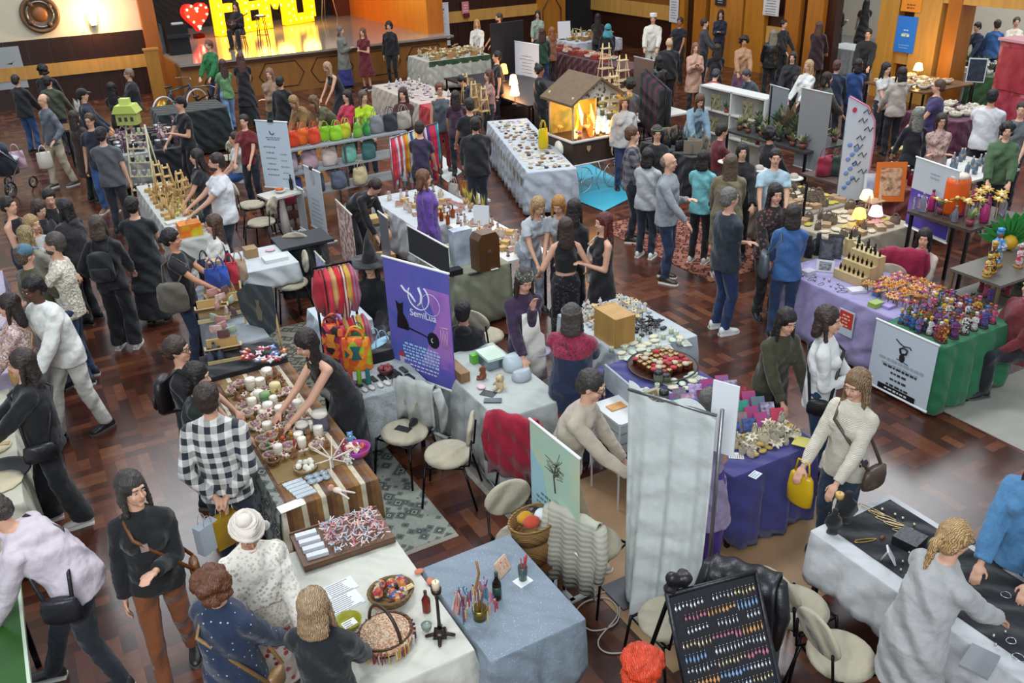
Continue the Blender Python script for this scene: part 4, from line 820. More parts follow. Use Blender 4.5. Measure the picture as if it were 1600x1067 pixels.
def wood_stand(n, col='wood:c8a066', h=.5, w=.25, tiers=3, rz=0):
    """A-frame ladder stand with plank tiers"""
    t = thing(n, None, None)
    for k in (1, -1):
        obj('leg', G().cyl((k*w/2, -w*.35, 0), (k*w*.2, 0, h), .012, n=6), col, t); obj('leg', G().cyl((k*w/2, w*.35, 0), (k*w*.2, 0, h), .012, n=6), col, t)
    for i in range(tiers): z = h*(.15+.75*i/max(1, tiers-1)); f = 1-z/h*.6; obj('shelf', G().box((0, 0, z), (w*1.15*f, w*.8*f, .014)), col, t)
    return t
POOL = {}
def put(make, args, P, label, cat, group=None, rz=0., sc=1., kw=None, name=None):
    key = (make.__name__, args, tuple(sorted((kw or {}).items())), name)
    if key in POOL: o = copy_tree(POOL[key])
    else: o = make(name or make.__name__, *args, **(kw or {})); POOL[key] = o
    o.location = P; o.rotation_euler[2] = rz; o.scale = (sc,)*3
    for k in ('label', 'category', 'group'):
        if k in o: del o[k]
    return tag(o, label, cat, group)
def spread(kinds, r, z, nx, ny, group, seed=1, jit=.25, sc=(.9, 1.15), skip=0., rot=None):
    """rows of like goods over the rectangle r; kinds: (make, args, label, category, name)"""
    rs = random.Random(seed); x0, x1, y0, y1 = r
    for i in range(nx):
        for j in range(ny):
            if rs.random() < skip: rs.random(); continue
            k = kinds[rs.randrange(len(kinds))]
            x = x0+(x1-x0)*(i+.5+rs.uniform(-jit, jit))/nx; y = y0+(y1-y0)*(j+.5+rs.uniform(-jit, jit))/ny
            put(k[0], k[1], (x, y, z), k[2], k[3], group, rs.uniform(0, 6.28) if rot is None else rot+rs.uniform(-.15, .15), rs.uniform(*sc), name=k[4] if len(k) > 4 else None)
# ---- tables, cloths, chairs, banners ----
def table(label, x0, x1, y0, y1, z=.75, rz=0., top='plastic:d8d6d0', leg='metal:3a3a3c', c=None, group=None):
    cx, cy = c or ((x0+x1)/2, (y0+y1)/2); w, d = x1-x0, y1-y0; t = thing('table', label, 'table', (cx, cy, 0), rz, group)
    obj('table_top', G().box((0, 0, z-.0175), (w, d, .035)), top, t)
    for sx in (-1, 1):
        for sy in (-1, 1): obj('leg', G().box((sx*(w/2-.05), sy*(d/2-.05), (z-.035)/2), (.035, .035, z-.035)), leg, t)
    return t
def cloth(label, x0, x1, y0, y1, col, z=.75, drop=(.7, .7, .7, .7), rz=0., c=None, amp=.018, seed=0, over=.004, name='tablecloth', cat='tablecloth'):
    """cloth laid over a table; drop = hang at the +x, +y, -x, -y sides"""
    cx, cy = c or ((x0+x1)/2, (y0+y1)/2); w, d = (x1-x0)/2+.006, (y1-y0)/2+.006; rs = random.Random(seed)
    pts = []; n1 = max(4, int(d*2/.04)); n2 = max(4, int(w*2/.04))
    for i in range(n1): pts.append((w, -d+2*d*i/n1, 0, 1, 0))
    for i in range(n2): pts.append((w-2*w*i/n2, d, 1, 0, 1))
    for i in range(n1): pts.append((-w, d-2*d*i/n1, 2, -1, 0))
    for i in range(n2): pts.append((-w+2*w*i/n2, -d, 3, 0, -1))
    N = len(pts); V = []; F = []; ph = rs.random()*6; rows = [0, .03, .12, .3, .5, .7, .85, 1.]
    def dr(i):
        k = pts[i][2]; a = drop[k]; L_ = n1 if k % 2 == 0 else n2; st = [0, n1, n1+n2, 2*n1+n2][k]; q = (i-st)/L_; nb = drop[(k+1) % 4]; pv = drop[(k-1) % 4]
        if q > .93 and nb < a: return a+(nb-a)*(q-.93)/.14
        if q < .07 and pv < a: return a+(pv-a)*(.07-q)/.14
        return a
    for r in rows:
        for i, (x, y, k, nx, ny) in enumerate(pts):
            D = dr(i)*(1+.02*math.sin(i*.35+ph)); h = D*r; s = i*.04
            wv = amp*min(1, h/.25)*(math.sin(s*19+ph)+.6*math.sin(s*43+ph*2+h*2)); out = .004+.05*min(h, .75)*.6+wv*.9+abs(amp)*min(1, h/.2)
            cr = 0
            q0, q1 = pts[i-1], pts[(i+1) % N]
            nx2, ny2 = nx, ny
            if q0[2] != k: nx2, ny2 = nx+q0[3], ny+q0[4]; out *= .8
            V.append((x+nx2*out, y+ny2*out, z+over-h))
    for r in range(len(rows)-1):
        for i in range(N): F.append((r*N+i, (r+1)*N+i, (r+1)*N+(i+1) % N, r*N+(i+1) % N))
    F.append(tuple(range(N))); F = [f for f in F]
    g = G(); g.add(V, F, 0, True); o = obj(name, g, col, None, label, cat, None, None, (cx, cy, 0), rz)
    o.data.polygons[len(o.data.polygons)-1].use_smooth = False
    m = o.modifiers.new('thickness', 'SOLIDIFY'); m.thickness = .003; m.offset = 1
    return o
def chair(P, rz, label, group=None, col='cloth:a8a08a', key=['x']):
    if key[0] != 'x': o = copy_tree(key[0])
    else:
        o = thing('chair', None, None); L_ = 'metal:222226'
        g = G(); g.loft([((0, 0, z), .225*a, .215*a) for z, a in [(.42, .85), (.43, .97), (.45, 1), (.47, .95), (.478, .8)]], 22); obj('seat', g, col, o)
        g = G(); g.loft([((0, -.215-.02*k, .72), .205*a, .14*a, (1, 0, 0), (0, -.12, .99)) for k, a in [(-1, .85), (-.6, .98), (.4, 1), (1, .9)]], 22); obj('backrest', g, col, o)
        for k in (1, -1):
            obj('leg', G().cyl((k*.19, .18, .43), (k*.22, .23, 0), .011, n=7), L_, o); obj('leg', G().cyl((k*.19, -.16, .43), (k*.22, -.26, 0), .011, n=7), L_, o)
            obj('back_support', G().tube([(k*.17, -.05, .42), (k*.18, -.21, .45), (k*.17, -.24, .70)], .010, 6), L_, o)
        obj('seat_frame', G().tube([(.19, .18, .42), (-.19, .18, .42), (-.19, -.16, .42), (.19, -.16, .42)], .010, 6, closed=True), L_, o); key[0] = o
    o.location = P; o.rotation_euler[2] = rz
    for k in ('label', 'category', 'group'):
        if k in o: del o[k]
    return tag(o, label, 'chair', group)
def banner(A, B, zt, label, face, art=None, zb=.08, pole=True, back='plastic:b9bcc0', rail='plastic:e8e8e6', name='roll_up_banner', cat='banner', thick=.006, base=True):
    """a hung sheet between floor points A and B from zb to zt; art(parent, w, h) draws on the face (local x right, z up, front -y)"""
    A, B = np.array(A[:2], float), np.array(B[:2], float); w = float(np.linalg.norm(B-A)); rz = math.atan2(B[1]-A[1], B[0]-A[0]); M_ = (A+B)/2
    t = thing(name, label, cat, (M_[0], M_[1], 0), rz); h = zt-zb
    obj('sheet', G().box((0, 0, zb+h/2), (w, thick, h)), face, t); obj('top_rail', G().cyl((-w/2-.01, 0, zt), (w/2+.01, 0, zt), .012, n=8), rail, t); obj('bottom_rail', G().cyl((-w/2-.01, 0, zb), (w/2+.01, 0, zb), .014, n=8), rail, t)
    if pole: obj('pole', G().cyl((0, .05, .02), (0, .02, zt+.01), .009, n=7), 'metal:9a9a9e', t)
    if base:
        g = G(); g.box((0, .03, .03), (w if zb < .2 else .08, .12, .06)); g.box((-w*.3, .03, .012), (.04, .34, .02)); g.box((w*.3, .03, .012), (.04, .34, .02))
        if zb > .2: g.box((0, .03, .012), (w*.64, .04, .02))
        obj('banner_base', g, back, t)
    if art: art(t, w, zb, h)
    return t
def flat(parent, n, pts, x, z, s, m, off=-.006, th=.003):
    """printed shape on a banner face"""
    return obj(n, G().prism([(a*s, b_*s) for a, b_ in pts], (x, off, z), (1, 0, 0), (0, 0, 1), (0, -1, 0), th), m, parent)
def lines(parent, x, z, w, n, dz, m='paint:30343a', hgt=.012, off=-.006, seed=1, name='writing', cx=True):
    g = G(); rs = random.Random(seed)
    for i in range(n):
        L_ = w*rs.uniform(.6, 1.); q = -L_/2 if cx else -w/2; e = q+L_
        while q < e-.01:
            k = rs.uniform(.02, .055)*max(1, hgt/.02); k = min(k, e-q); g.box((x+q+k/2, off-.001, z-i*dz), (k*.85, .002, hgt*rs.uniform(.7, 1.))); q += k+.008
    return obj(name, g, m, parent)
def rail(label, P0, P1, h, col='metal:222226', name='clothes_rail', cat='rail'):
    P0, P1 = np.array(P0, float), np.array(P1, float); d = nrm(P1-P0); s = np.array([-d[1], d[0], 0]); t = thing(name, label, cat, tuple(P0)); L_ = np.linalg.norm(P1-P0); q = d*L_
    for k in (0, 1): obj('post', G().cyl(q*k, q*k+np.array([0, 0, h]), .013, n=7), col, t); obj('foot', G().cyl(q*k-s*.22+np.array([0, 0, .015]), q*k+s*.22+np.array([0, 0, .015]), .013, n=7), col, t)
    obj('bar', G().cyl(np.array([0, 0, h]), q+np.array([0, 0, h]), .013, n=7), col, t); return t
T = .758                                                   # a little above a 75 cm table under its cloth
def A(x, y, z=T): return at(x, y, z)
# ===== ribbon stall (bottom centre, white cloth) =====
table('folding table under the white cloth of the ribbon stall', .86, 1.68, 3.70, 5.16)
cloth('plain white tablecloth of the ribbon stall, bottom centre', .86, 1.68, 3.70, 5.16, 'drape:c9c8bc', drop=(.45, .2, .5, .62), seed=1)
g = G(); g.box((0, 0, .012), (.66, .42, .024)); t = thing('display_tray', 'dark wooden board heaped with pink and blue ribbons', 'tray', (1.36, 5.10, .765), -.05); obj('board', g, 'wood:5a4030', t)
g = G(); g.box((0, 0, .03), (.66, .42, .012)); g.box((0, .2, .035), (.66, .012, .03)); g.box((0, -.2, .035), (.66, .012, .03)); obj('rim', g, 'wood:6a4c38', t)
rs = random.Random(4); g = G()
for i in range(300):
    x, y = rs.uniform(-.12, .30), rs.uniform(-.19, .19); z = .04+.05*(1-abs(y)/.2)*rs.random()+.03; a = rs.random()*6.28; l = rs.uniform(.03, .06)
    g.box((x, y, z), (l, .007, .003), i % 5, rz=a, rx=rs.uniform(-.7, .7), ry=rs.uniform(-.6, .6))
o = obj('ribbon_heap', g, ['cloth:d9a3a6', 'cloth:e8dcd6', 'cloth:9fc0d8', 'cloth:c97a86', 'cloth:dcc0b0'], None, 'heap of short pink, white and pale blue ribbons on the board', 'ribbons', None, 'stuff', (1.36, 5.10, .765), -.05)
for i in range(4): 
    q = A(498+i*2-i*1, 868+i*13); put(box, ('paper:d4d8dc', .15, .045, .03), (1.14+.0*i, 5.24-i*.085, .80), 'bundle of white ribbons stacked at the left end of the board', 'ribbons', 'white ribbon bundles', -.1, name='ribbon_bundle')
put(sheet, ('paper:d8d8da', .21, .13, 'paint:6a6a72'), A(532, 918), 'printed sheet lying above the other one beside the ribbon board', 'paper', rz=.1, name='printed_sheet')
put(sheet, ('paper:dcdee0', .24, .15, 'paint:5a5a64'), A(538, 942), 'larger printed sheet nearest the yellow-green bowl', 'paper', rz=.12, name='printed_sheet')
put(bowl, ('plastic:9a9a1e', .085, .055), A(546, 978), 'yellow-green bowl holding a white card on the ribbon stall', 'bowl')
put(sheet, ('paper:e6e4de', .09, .06, 'paint:5a5a64'), A(546, 974, T+.058), 'white card lying in the yellow-green bowl', 'card', rz=.15, name='card')
t = basket('basket', 'wicker:6a4a2c', .17, .10, None, .20, .15); t.location = A(604, 1005); t.rotation_euler[2] = .3; tag(t, 'large round basket with dark arched handle and lace cover', 'basket')
g = G(); g.lathe([(.001, .155), (.06, .15), (.12, .13), (.165, .095), (.178, .07)], n=26); obj('lace_cover', g, 'mixed:d8bfa0:c99a7a:e0c8a8:b9805c:90', t)
g = G(); rs = random.Random(8)
for i in range(90): a = rs.random()*6.28; g.box((math.cos(a)*.185, math.sin(a)*.17, .05), (.016, .005, rs.uniform(.05, .09)), i % 4, rz=a)
obj('ribbon_fringe', g, ['cloth:8a1f30', 'cloth:c9a03c', 'cloth:d8c8c0', 'cloth:4a2a5a'], t)
t = basket('basket', 'wicker:9a7a4a', .15, .07, 'mixed:c87a3a:4a6a9a:a83a3a:d0c090:50', None, .13); t.location = A(612, 935); tag(t, 'flat basket full of coloured ribbon bracelets behind the handled basket', 'basket')
put(sheet, ('paper:2a3a8a', .06, .045, 'paint:b0b8e0'), A(612, 912, T+.09), 'blue card standing upper in the ribbon basket', 'card', rz=.15, name='card')
put(sheet, ('paper:34459a', .06, .045, 'paint:b0b8e0'), A(617, 928, T+.09), 'blue card below the other blue card in the ribbon basket', 'card', rz=.15, name='card')
put(sheet, ('paper:d2c080', .065, .04, 'paint:8a7a4a'), A(639, 917, T+.09), 'cream card in the ribbon basket', 'card', rz=.15, name='card')
t = thing('candle_stand', 'tall dark bronze candle stand with four-footed base on the white table', 'candlestick', tuple(A(688, 995)), .3)
g = G(); [g.cap((0, 0, .035), (.085*math.cos(a), .085*math.sin(a), .012), .016, .011, 8) for a in (.78, 2.36, 3.93, 5.5)]; g.lathe([(.06, .02), (.05, .05), (.028, .06), (.02, .075)], n=4); obj('stand_base', g, 'metal:4a403a', t)
obj('column', G().lathe([(.016, .07), (.011, .12), (.010, .30), (.014, .34)], n=12), 'metal:4a403a', t); obj('candle_cup', G().lathe([(.012, .33), (.030, .36), (.034, .39), (.028, .39), (.02, .37)], n=14), 'metal:4a403a', t)
put(candle, ('plastic:e2cfae', .024, .07), tuple(A(688, 995)+np.array([0, 0, .375])), 'thick cream candle on the bronze stand', 'candle')
put(bottle, ('glass:8a3a2c', 'plastic:30201c', .17, .028), A(667, 955), 'small reddish bottle between the ribbon basket and candle stand', 'bottle')
put(bowl, ('glass:c0ccc8', .035, .05), A(667, 985), 'clear glass dish next to the candle stand', 'dish', name='glass_dish')
for i, (x, y) in enumerate([(655, 895), (672, 910), (590, 950)]):
    put(pack, ('cloth:c97a5a', .07, .05), A(x, y), 'orange-pink ribbon roll scattered behind the ribbon basket', 'ribbon', 'ribbon rolls', i*1.1, name='ribbon_roll')
# ===== blue-grey table =====
table('folding table under the blue-grey speckled cloth', 1.74, 2.40, 3.56, 4.52)
cloth('blue-grey speckled cloth beside the ribbon stall', 1.74, 2.40, 3.56, 4.52, 'dots:7f8c98:c4ccd2:60', drop=(.42, .15, .5, .45), seed=2)
t = thing('ribbon_pot', 'olive metal pot with a tall twisted branch hung with ribbons', 'pot', tuple(A(750, 966)))
obj('pot_body', G().lathe([(.042, 0), (.05, .09), (.046, .09), (.035, .01)], n=16), 'metal:8a7a3c', t)
g = G(); g.tube([(0, 0, .02), (.01, .01, .15), (-.015, 0, .26), (.012, 0, .36), (0, 0, .46)], .008, 6); g.tube([(0, 0, .05), (.03, -.01, .2), (.0, .0, .30)], .006, 6); obj('branch', g, 'wood:9a6a34', t)
g = G(); rs = random.Random(2)
for i in range(70): a = rs.random()*6.28; r = rs.uniform(.03, .12); z = .25*(1-(r/.12)**2)*.7+.06; g.box((r*math.cos(a), r*math.sin(a), z), (.008, .003, rs.uniform(.05, .11)), i % 6, rz=a)
obj('ribbons', g, ['cloth:a02838', 'cloth:d8b050', 'cloth:5a3a7a', 'cloth:d8d0d0', 'cloth:2f6a8a', 'cloth:c05a7a'], t)
rs = random.Random(5)
for i in range(3):
    g = G(); c = [(-.10, .10), (-.05, .13), (.08, .12)][i]
    for k in range(12): g.box((c[0]+rs.uniform(-.03, .03), c[1]+rs.uniform(-.02, .02), .08+rs.uniform(0, .05)), (.008, .003, .14), k % 4, ry=rs.uniform(-.3, .3))
    obj('ribbon_bunch', g, [['cloth:c05a6a', 'cloth:e0d8d8', 'cloth:8a2030', 'cloth:d09080'], ['cloth:2f6a9a', 'cloth:d0e0ec', 'cloth:3a7a8a', 'cloth:b0c8d8'], ['cloth:6a4a8a', 'cloth:d8c8e0', 'cloth:e0e0e8', 'cloth:9a7ab0']][i], t)
put(bottle, ('glass:3a2a18', 'plastic:1f4a3c', .22, .030, 'plastic:1f4a3c'), A(777, 935), 'dark beer bottle with green neck tied with a ribbon', 'bottle')
put(cup, ('glass:7a9a90', 'cloth:b03a3a', .11, .033, 5), A(817, 905), 'glass tumbler with red-tipped sticks on a napkin', 'cup')
put(sheet, ('paper:dfe4e2', .11, .09), A(817, 908, T-.001), 'white napkin under the glass tumbler', 'napkin', rz=.2, name='napkin')
put(panel, ('print:c9a080:e0c8a8:8:7', 'wood:b89868', .13, .11, 25, 'print:b06a5a:d9c0a8:a03a30:40'), A(790, 895), 'small floral picture box leaning at the back of the blue-grey table', 'picture', name='picture_box', rz=.5)
# wicker basket with goods behind the blue table
q = A(835, 855, .45); t = basket('basket', 'wicker:b0854a', .21, .16, None, None, .15); t.location = (q[0], q[1], .56); t.rotation_euler[2] = .2; tag(t, 'deep rectangular wicker basket with mixed goods under the hanging banner', 'basket')
obj('lower_basket', G().loft([((0, 0, z), .19*k, .135*k) for z, k in [(-.2, .85), (-.02, 1)]], 20), 'wicker:a87c42', t)
for i, (x, y, c, n) in enumerate([(818, 835, 'cloth:c08a1a', 'mustard cloth bundle'), (845, 828, 'plastic:2a1c1a:.3', 'dark wrapped bundle'), (858, 845, 'paper:c9d2d4', 'white packet'), (822, 858, 'cloth:b8442c', 'orange-red bundle')]):
    o = obj('wrapped_bundle', G().ball((0, 0, .03), (.07, .055, .045), 10, 6), c, None, n+' in the deep wicker basket', 'bundle'); o.location = (q[0]+(x-838)*.003-.0, q[1]-(y-842)*.003, .71)
t = thing('stool', 'low wooden stool carrying the deep wicker basket', 'stool', (q[0], q[1], 0)); obj('seat', G().box((0, 0, .335), (.36, .3, .03)), 'wood:6a4426', t)
for sx in (-1, 1):
    for sy in (-1, 1): obj('leg', G().box((sx*.15, sy*.12, .16), (.03, .03, .32)), 'wood:6a4426', t)
# ===== brown patterned stall =====
table('folding table of the crochet stall', 1.10, 1.86, 5.70, 8.05)
cloth('brown and cream striped ethnic cloth over the crochet stall', 1.10, 1.86, 5.70, 8.05, 'stripe:7a5228:8a6232:d2c8ae:6e4420:7a5228:93682e:d2c8ae:5f3a1c:3.1:0', drop=(.35, .1, .62, .42), seed=3, amp=.012)
o = cloth('green-grey carpet runner hung on the aisle side of the crochet stall', 1.085, 1.12, 5.72, 7.3, 'rug:33393a:8e918a:5b6360', drop=(.02, .02, .68, .05), seed=5, name='carpet_runner', cat='carpet', over=.008)
obj('straw_mat', G().box((1.44, 6.98, .762), (.56, 1.9, .006)), 'wicker:b08c50', None, 'straw-coloured mat covering the middle of the crochet stall', 'mat')
kin = [(jar, ('cloth:d8cdb8', 'cloth:efe8da', .10, .045), 'cream crochet covered pot on the crochet stall', 'pot', 'crochet_pot'),
       (plush, ('cloth:8a5a34', 'cloth:e8d8c0', .10), 'small brown crochet animal on the crochet stall', 'toy', 'crochet_toy'),
       (star, ('cloth:e0d2c0', 'cloth:b0485a', .05, 7, .05), 'cream crochet flower with a pink heart on the crochet stall', 'crochet flower', 'crochet_flower'),
       (bowl, ('cloth:c9b79c', .055, .05, 'cloth:a8848a'), 'beige crochet bowl with yarn balls on the crochet stall', 'bowl', 'crochet_bowl')]
spread(kin, (1.18, 1.70, 6.25, 7.85), T+.006, 6, 13, 'crochet goods', 3, sc=(.85, 1.2))
kin = [(plush, ('cloth:c0502a', 'cloth:e8c878', .09), 'orange crochet owl in the bright cluster of the crochet stall', 'toy', 'crochet_owl'), (plush, ('cloth:c9901e', 'cloth:f0e0c0', .09), 'yellow crochet owl in the bright cluster of the crochet stall', 'toy', 'crochet_owl'), (plush, ('cloth:3f7a3a', 'cloth:f0e0c0', .08), 'green crochet owl in the bright cluster of the crochet stall', 'toy', 'crochet_owl'), (plush, ('cloth:a8202c', 'cloth:f0e0c0', .08), 'red crochet owl in the bright cluster of the crochet stall', 'toy', 'crochet_owl')]
for i, (x, y) in enumerate([(424, 690), (437, 683), (448, 676), (430, 700), (443, 695), (456, 688), (420, 704), (462, 700)]): k = kin[i % 4]; put(k[0], k[1], A(x, y), k[2], k[3], 'crochet owls', 2.6+.3*i, 1, name=k[4])
for i, (x, y) in enumerate([(401, 606), (398, 625), (404, 645), (412, 652)]): put(jar, ('cloth:9a3a44' if i % 2 else 'cloth:d9cfc0', 'cloth:e8dcc8', .07, .035), A(x, y), 'red and cream crochet pot near the black cloth' if i % 2 else 'cream crochet pot near the black cloth', 'pot', 'pots at the far end', name='crochet_pot')
put(jar, ('cloth:4a7a4c', 'cloth:7aa06a', .12, .05), A(416, 632), 'green knitted jar on the crochet stall', 'pot', name='knitted_jar'); put(jar, ('cloth:d0bd7c', 'cloth:dfd09a', .13, .055), A(432, 618), 'pale yellow knitted jar on the crochet stall', 'pot', name='knitted_jar')
put(jar, ('glass:8c8ca4', 'cloth:dedacc', .19, .07), A(503, 672), 'tall glass jar with a white crochet lid', 'jar', name='lidded_jar'); put(jar, ('glass:a8a4a0', 'cloth:dedacc', .11, .06), A(474, 678), 'short glass jar with a white crochet lid', 'jar', name='lidded_jar')
t = thing('stick_ornament', 'large star-shaped ornament of white sticks above the crochet goods', 'ornament', tuple(A(520, 730))); g = G(); rs = random.Random(3)
for i in range(11): a = i*.571; e = .2+.5*(i % 3)/2; d = np.array([math.cos(a)*math.cos(e), math.sin(a)*math.cos(e), math.sin(e)]); g.cap((0, 0, .08), np.array([0, 0, .08])+d*rs.uniform(.16, .24), .006, .004, 6)
g.cap((0, 0, 0), (0, 0, .08), .01, .008, 6); g.cap((-.02, -.02, .10), (-.06, -.16, .02), .007, .005, 6); obj('sticks', g, 'wood:d9cdc0:.6', t)
t = put(bowl, ('print:b02a5a:8a3aa0:c04a30:5', .11, .09, 'mixed:c05a40:d8c8b0:e8e4dc:a03a4a:30'), A(560, 712), 'pink and purple bowl filled with small toys at the table edge', 'bowl')
put(basket, ('wicker:b59a6c', .09, .04, 'cloth:dcd8c8'), A(478, 735), 'round straw basket of white flowers on the crochet stall', 'basket'); put(basket, ('wicker:8a5a34', .05, .05, None), A(428, 726), 'small dark round basket on the crochet stall', 'basket')
for i, (x, y, c) in enumerate([(548, 690, '6aa0c8'), (538, 702, 'a03a2c'), (530, 716, 'c08aa0'), (545, 722, 'e0dcd0')]): put(plush, ('cloth:'+c, 'cloth:efe6d8', .10), A(x, y), ['pale blue', 'rust red', 'mauve', 'white'][i]+' doll near the star ornament', 'doll', None, 3, name='crochet_doll')
for i in range(5): put(box, ('plastic:a9b2b8:.25', .16, .045, .012), (1.27+.01*i, 5.99-i*.052, T), 'clear packet of white ornaments at the corner of the striped cloth', 'packet', 'clear packets', .05, name='clear_packet')
for i in range(6): put(pack, ('plastic:8e9aa4:.15', .08, .07), (1.40+.06*(i % 3), 5.98-.07*(i//3), T), 'crumpled silvery packet beside the clear packets', 'packet', 'silvery packets', i, name='silver_packet')
put(sheet, ('paper:e6e6e0', .2, .1), A(455, 790), 'blank white sheet at the corner of the striped cloth', 'paper', rz=.1, name='white_sheet')
t = thing('doll', 'cream cloth doll with long legs lying on the striped cloth', 'doll', tuple(A(528, 770)), .6); g = G(); g.ball((0, .06, .03), .028, 10, 7); obj('head', g, 'cloth:cf9a80', t); g = G(); g.ball((0, 0, .025), (.03, .045, .02), 10, 6); obj('doll_body', g, 'cloth:d8cabc', t)
for k in (1, -1): obj('leg', G().cap((k*.015, -.03, .02), (k*.04, -.13, .012), .009, .008, 6), 'cloth:d8cabc', t)
# black cloth and heap of hair bows at the far end
table('table end under the black cloth of the crochet stall', 1.12, 1.85, 8.06, 8.55, .80)
cloth('black cloth with a heap of red and orange bows', 1.12, 1.85, 8.06, 8.55, 'cloth:121317', .80, (.3, .1, .4, .4), seed=7, amp=.01)
rs = random.Random(6)
for i in range(26):
    x, y = 380+rs.random()*66, 545+rs.random()*24; c = ['b02030', 'c8602a', 'd8cfd4', '6a8ac8', 'c04a60', 'e0c0c8'][i % 6]
    put(star, ('cloth:'+c, 'cloth:e8e0d8', .045, 4, .02), A(x, y, .82+.03*rs.random()), {'b02030': 'red', 'c8602a': 'orange', 'd8cfd4': 'white', '6a8ac8': 'blue', 'c04a60': 'dark pink', 'e0c0c8': 'pale pink'}[c]+' hair bow in the heap on the black cloth', 'hair bow', 'heap of hair bows', rs.random()*6, name='hair_bow')
# rug on the floor, chairs, clothes on chairs
for lab, r, c in [('grey-green patterned carpet with pale fringe on the floor', (1.95, 2.48, 5.62, 7.6), 'rug:3b4444:a2a69a:6a706a'), ('narrow striped grey runner along the banner stall', (2.95, 3.25, 5.3, 7.6), 'stripe:6a6560:4a4644:8a857c:6'), ('red patterned carpet behind the standing crowd', (7.9, 9.4, 8.6, 11.4), 'rug:6a2420:a8705a:3a1a1c'), ('grey carpet under the middle stalls', (1.9, 3.6, 7.7, 10.5), 'rug:5c5a50:8a8678:3f3e38')]:
    o = obj('carpet', G().box(((r[0]+r[1])/2, (r[2]+r[3])/2, .006), (r[1]-r[0], r[3]-r[2], .010)), c, None, lab, 'carpet')
    if 'fringe' in lab: g = G(); [g.box((r[0]+.01+i*.012, r[2]-.025, .006), (.006, .05, .004)) for i in range(44)]; obj('fringe', g, 'cloth:c8c4b4', o)
chair(at(632, 672, .47), world_rz(238), 'beige chair with a phone and bag on its seat, grey cardigan on its back')
chair(at(700, 706, .47), world_rz(175), 'beige chair with bare seat in the middle of the seller aisle')
chair(at(776, 822, .72)+np.array([.25, .05, -.0])*np.array([1, 1, 0]), world_rz(300), 'beige chair seen from behind next to the blue-grey table')
for o_ in [o for o in COL.objects if o.name.startswith('chair')]: o_.location[2] = 0
put(sheet, ('plastic:18181c', .08, .15), at(630, 670, .482), 'black phone lying on the chair seat', 'phone', rz=.6, name='phone'); put(pouch, ('cloth:1a1a1e', .12, .04, .05), at(646, 664, .482), 'small black purse lying on the chair seat', 'purse', rz=.4)
def draped(label, P, rz, col, w=.42, drop=.55, th=.10, seed=0, name='garment', cat='garment'):
    """garment hung over a chair back or rail: two folds with hanging sleeves"""
    t = thing(name, label, cat, tuple(P), rz); g = G(); rs = random.Random(seed); n = 18; V = []
    rows = [(0, -.9), (.03, -.3), (.04, .3), (0, .9)]
    for zz, k in [(-drop, -1.15), (-drop*.6, -1.1), (-drop*.25, -1.), (-.03, -.85), (0, -.3), (0, .3), (-.03, .85), (-drop*.25, 1.), (-drop*.55, 1.1), (-drop*.85, 1.15)]:
        for i in range(n+1): x = (i/n-.5)*w*(1+.12*abs(zz)/drop); V.append((x, k*th/2+.018*math.sin(i*1.1+seed)*min(1, abs(zz)*5), zz+.01*math.sin(i*.9+seed)))
    m = n+1; F = [(r*m+i, r*m+i+1, (r+1)*m+i+1, (r+1)*m+i) for r in range(9) for i in range(n)]; g.add(V, F); o = obj('garment_body', g, col, t); s = o.modifiers.new('thickness', 'SOLIDIFY'); s.thickness = .012
    for k in (1, -1): obj('sleeve', G().loft([((k*(w/2+.01), 0, -.04), .045, .05), ((k*(w/2+.05), -.03, -.25), .05, .05), ((k*(w/2+.03), -.04, -.5), .035, .04)], 10), col, t)
    return t
def jchair(x, y, z, b, jl, cl, col, w, drop, seed):
    q = at(x, y, z); r = world_rz(b); f = np.array([-math.sin(r), math.cos(r)])*.235; draped(jl, (q[0], q[1], z), r, col, w, drop, .11, seed)
    if cl: chair((q[0]+f[0], q[1]+f[1], 0), r, cl)
q = at(632, 672, .47); r = world_rz(238); draped('pale grey cardigan hanging from a chair back', (q[0]+math.sin(r)*.235, q[1]-math.cos(r)*.235, .88), r, 'cloth:a9ada8', .42, .5, .11, 2)
jchair(803, 648, .90, 60, 'bright crimson jacket hung over a chair at the banner', 'chair under the crimson jacket', 'cloth:9a1230', .44, .62, 5)
jchair(898, 800, .88, 50, 'cream quilted jacket hanging behind the pastel banner', 'chair under the cream quilted jacket', 'puffer:aeac9c', .42, .66, 9)
# ===== pastel banner with a tree =====
def tree_art(t, w, zb, h):
    flat(t, 'colour_field', [(-.5, -.5), (-.08, -.5), (-.25, .1), (-.5, .3)], 0, zb+h/2, min(w, h)*.99, 'paint:9cc4d0', -.0045, .001)
    g = G(); rs = random.Random(4); g.tube([(.02, -.006, zb+h*.45), (.0, -.006, zb+h*.62), (.03, -.006, zb+h*.72)], .006, 4)
    for i in range(26): a = rs.uniform(-.3, 3.4); L_ = rs.uniform(.05, .15); c = (.02+rs.uniform(-.03, .03), -.006, zb+h*rs.uniform(.6, .75)); g.tube([c, (c[0]+math.cos(a)*L_, -.006, c[2]+math.sin(a)*L_)], .0025, 4)
    obj('tree_drawing', g, 'paint:4a4438', t); lines(t, 0, zb+h*.32, w*.8, 6, .05, 'paint:4a7a80', .022, seed=3)
B0, B1 = at(832, 800, .55), at(905, 868, .55)
for z_ in (0,): BZ = rise(B0, 655)
banner(B0, B1, BZ, 'pastel green and blue banner with a bare tree drawing', 'print:b5c8ae:a9c9b4:c6c9a4:2', tree_art, .55)
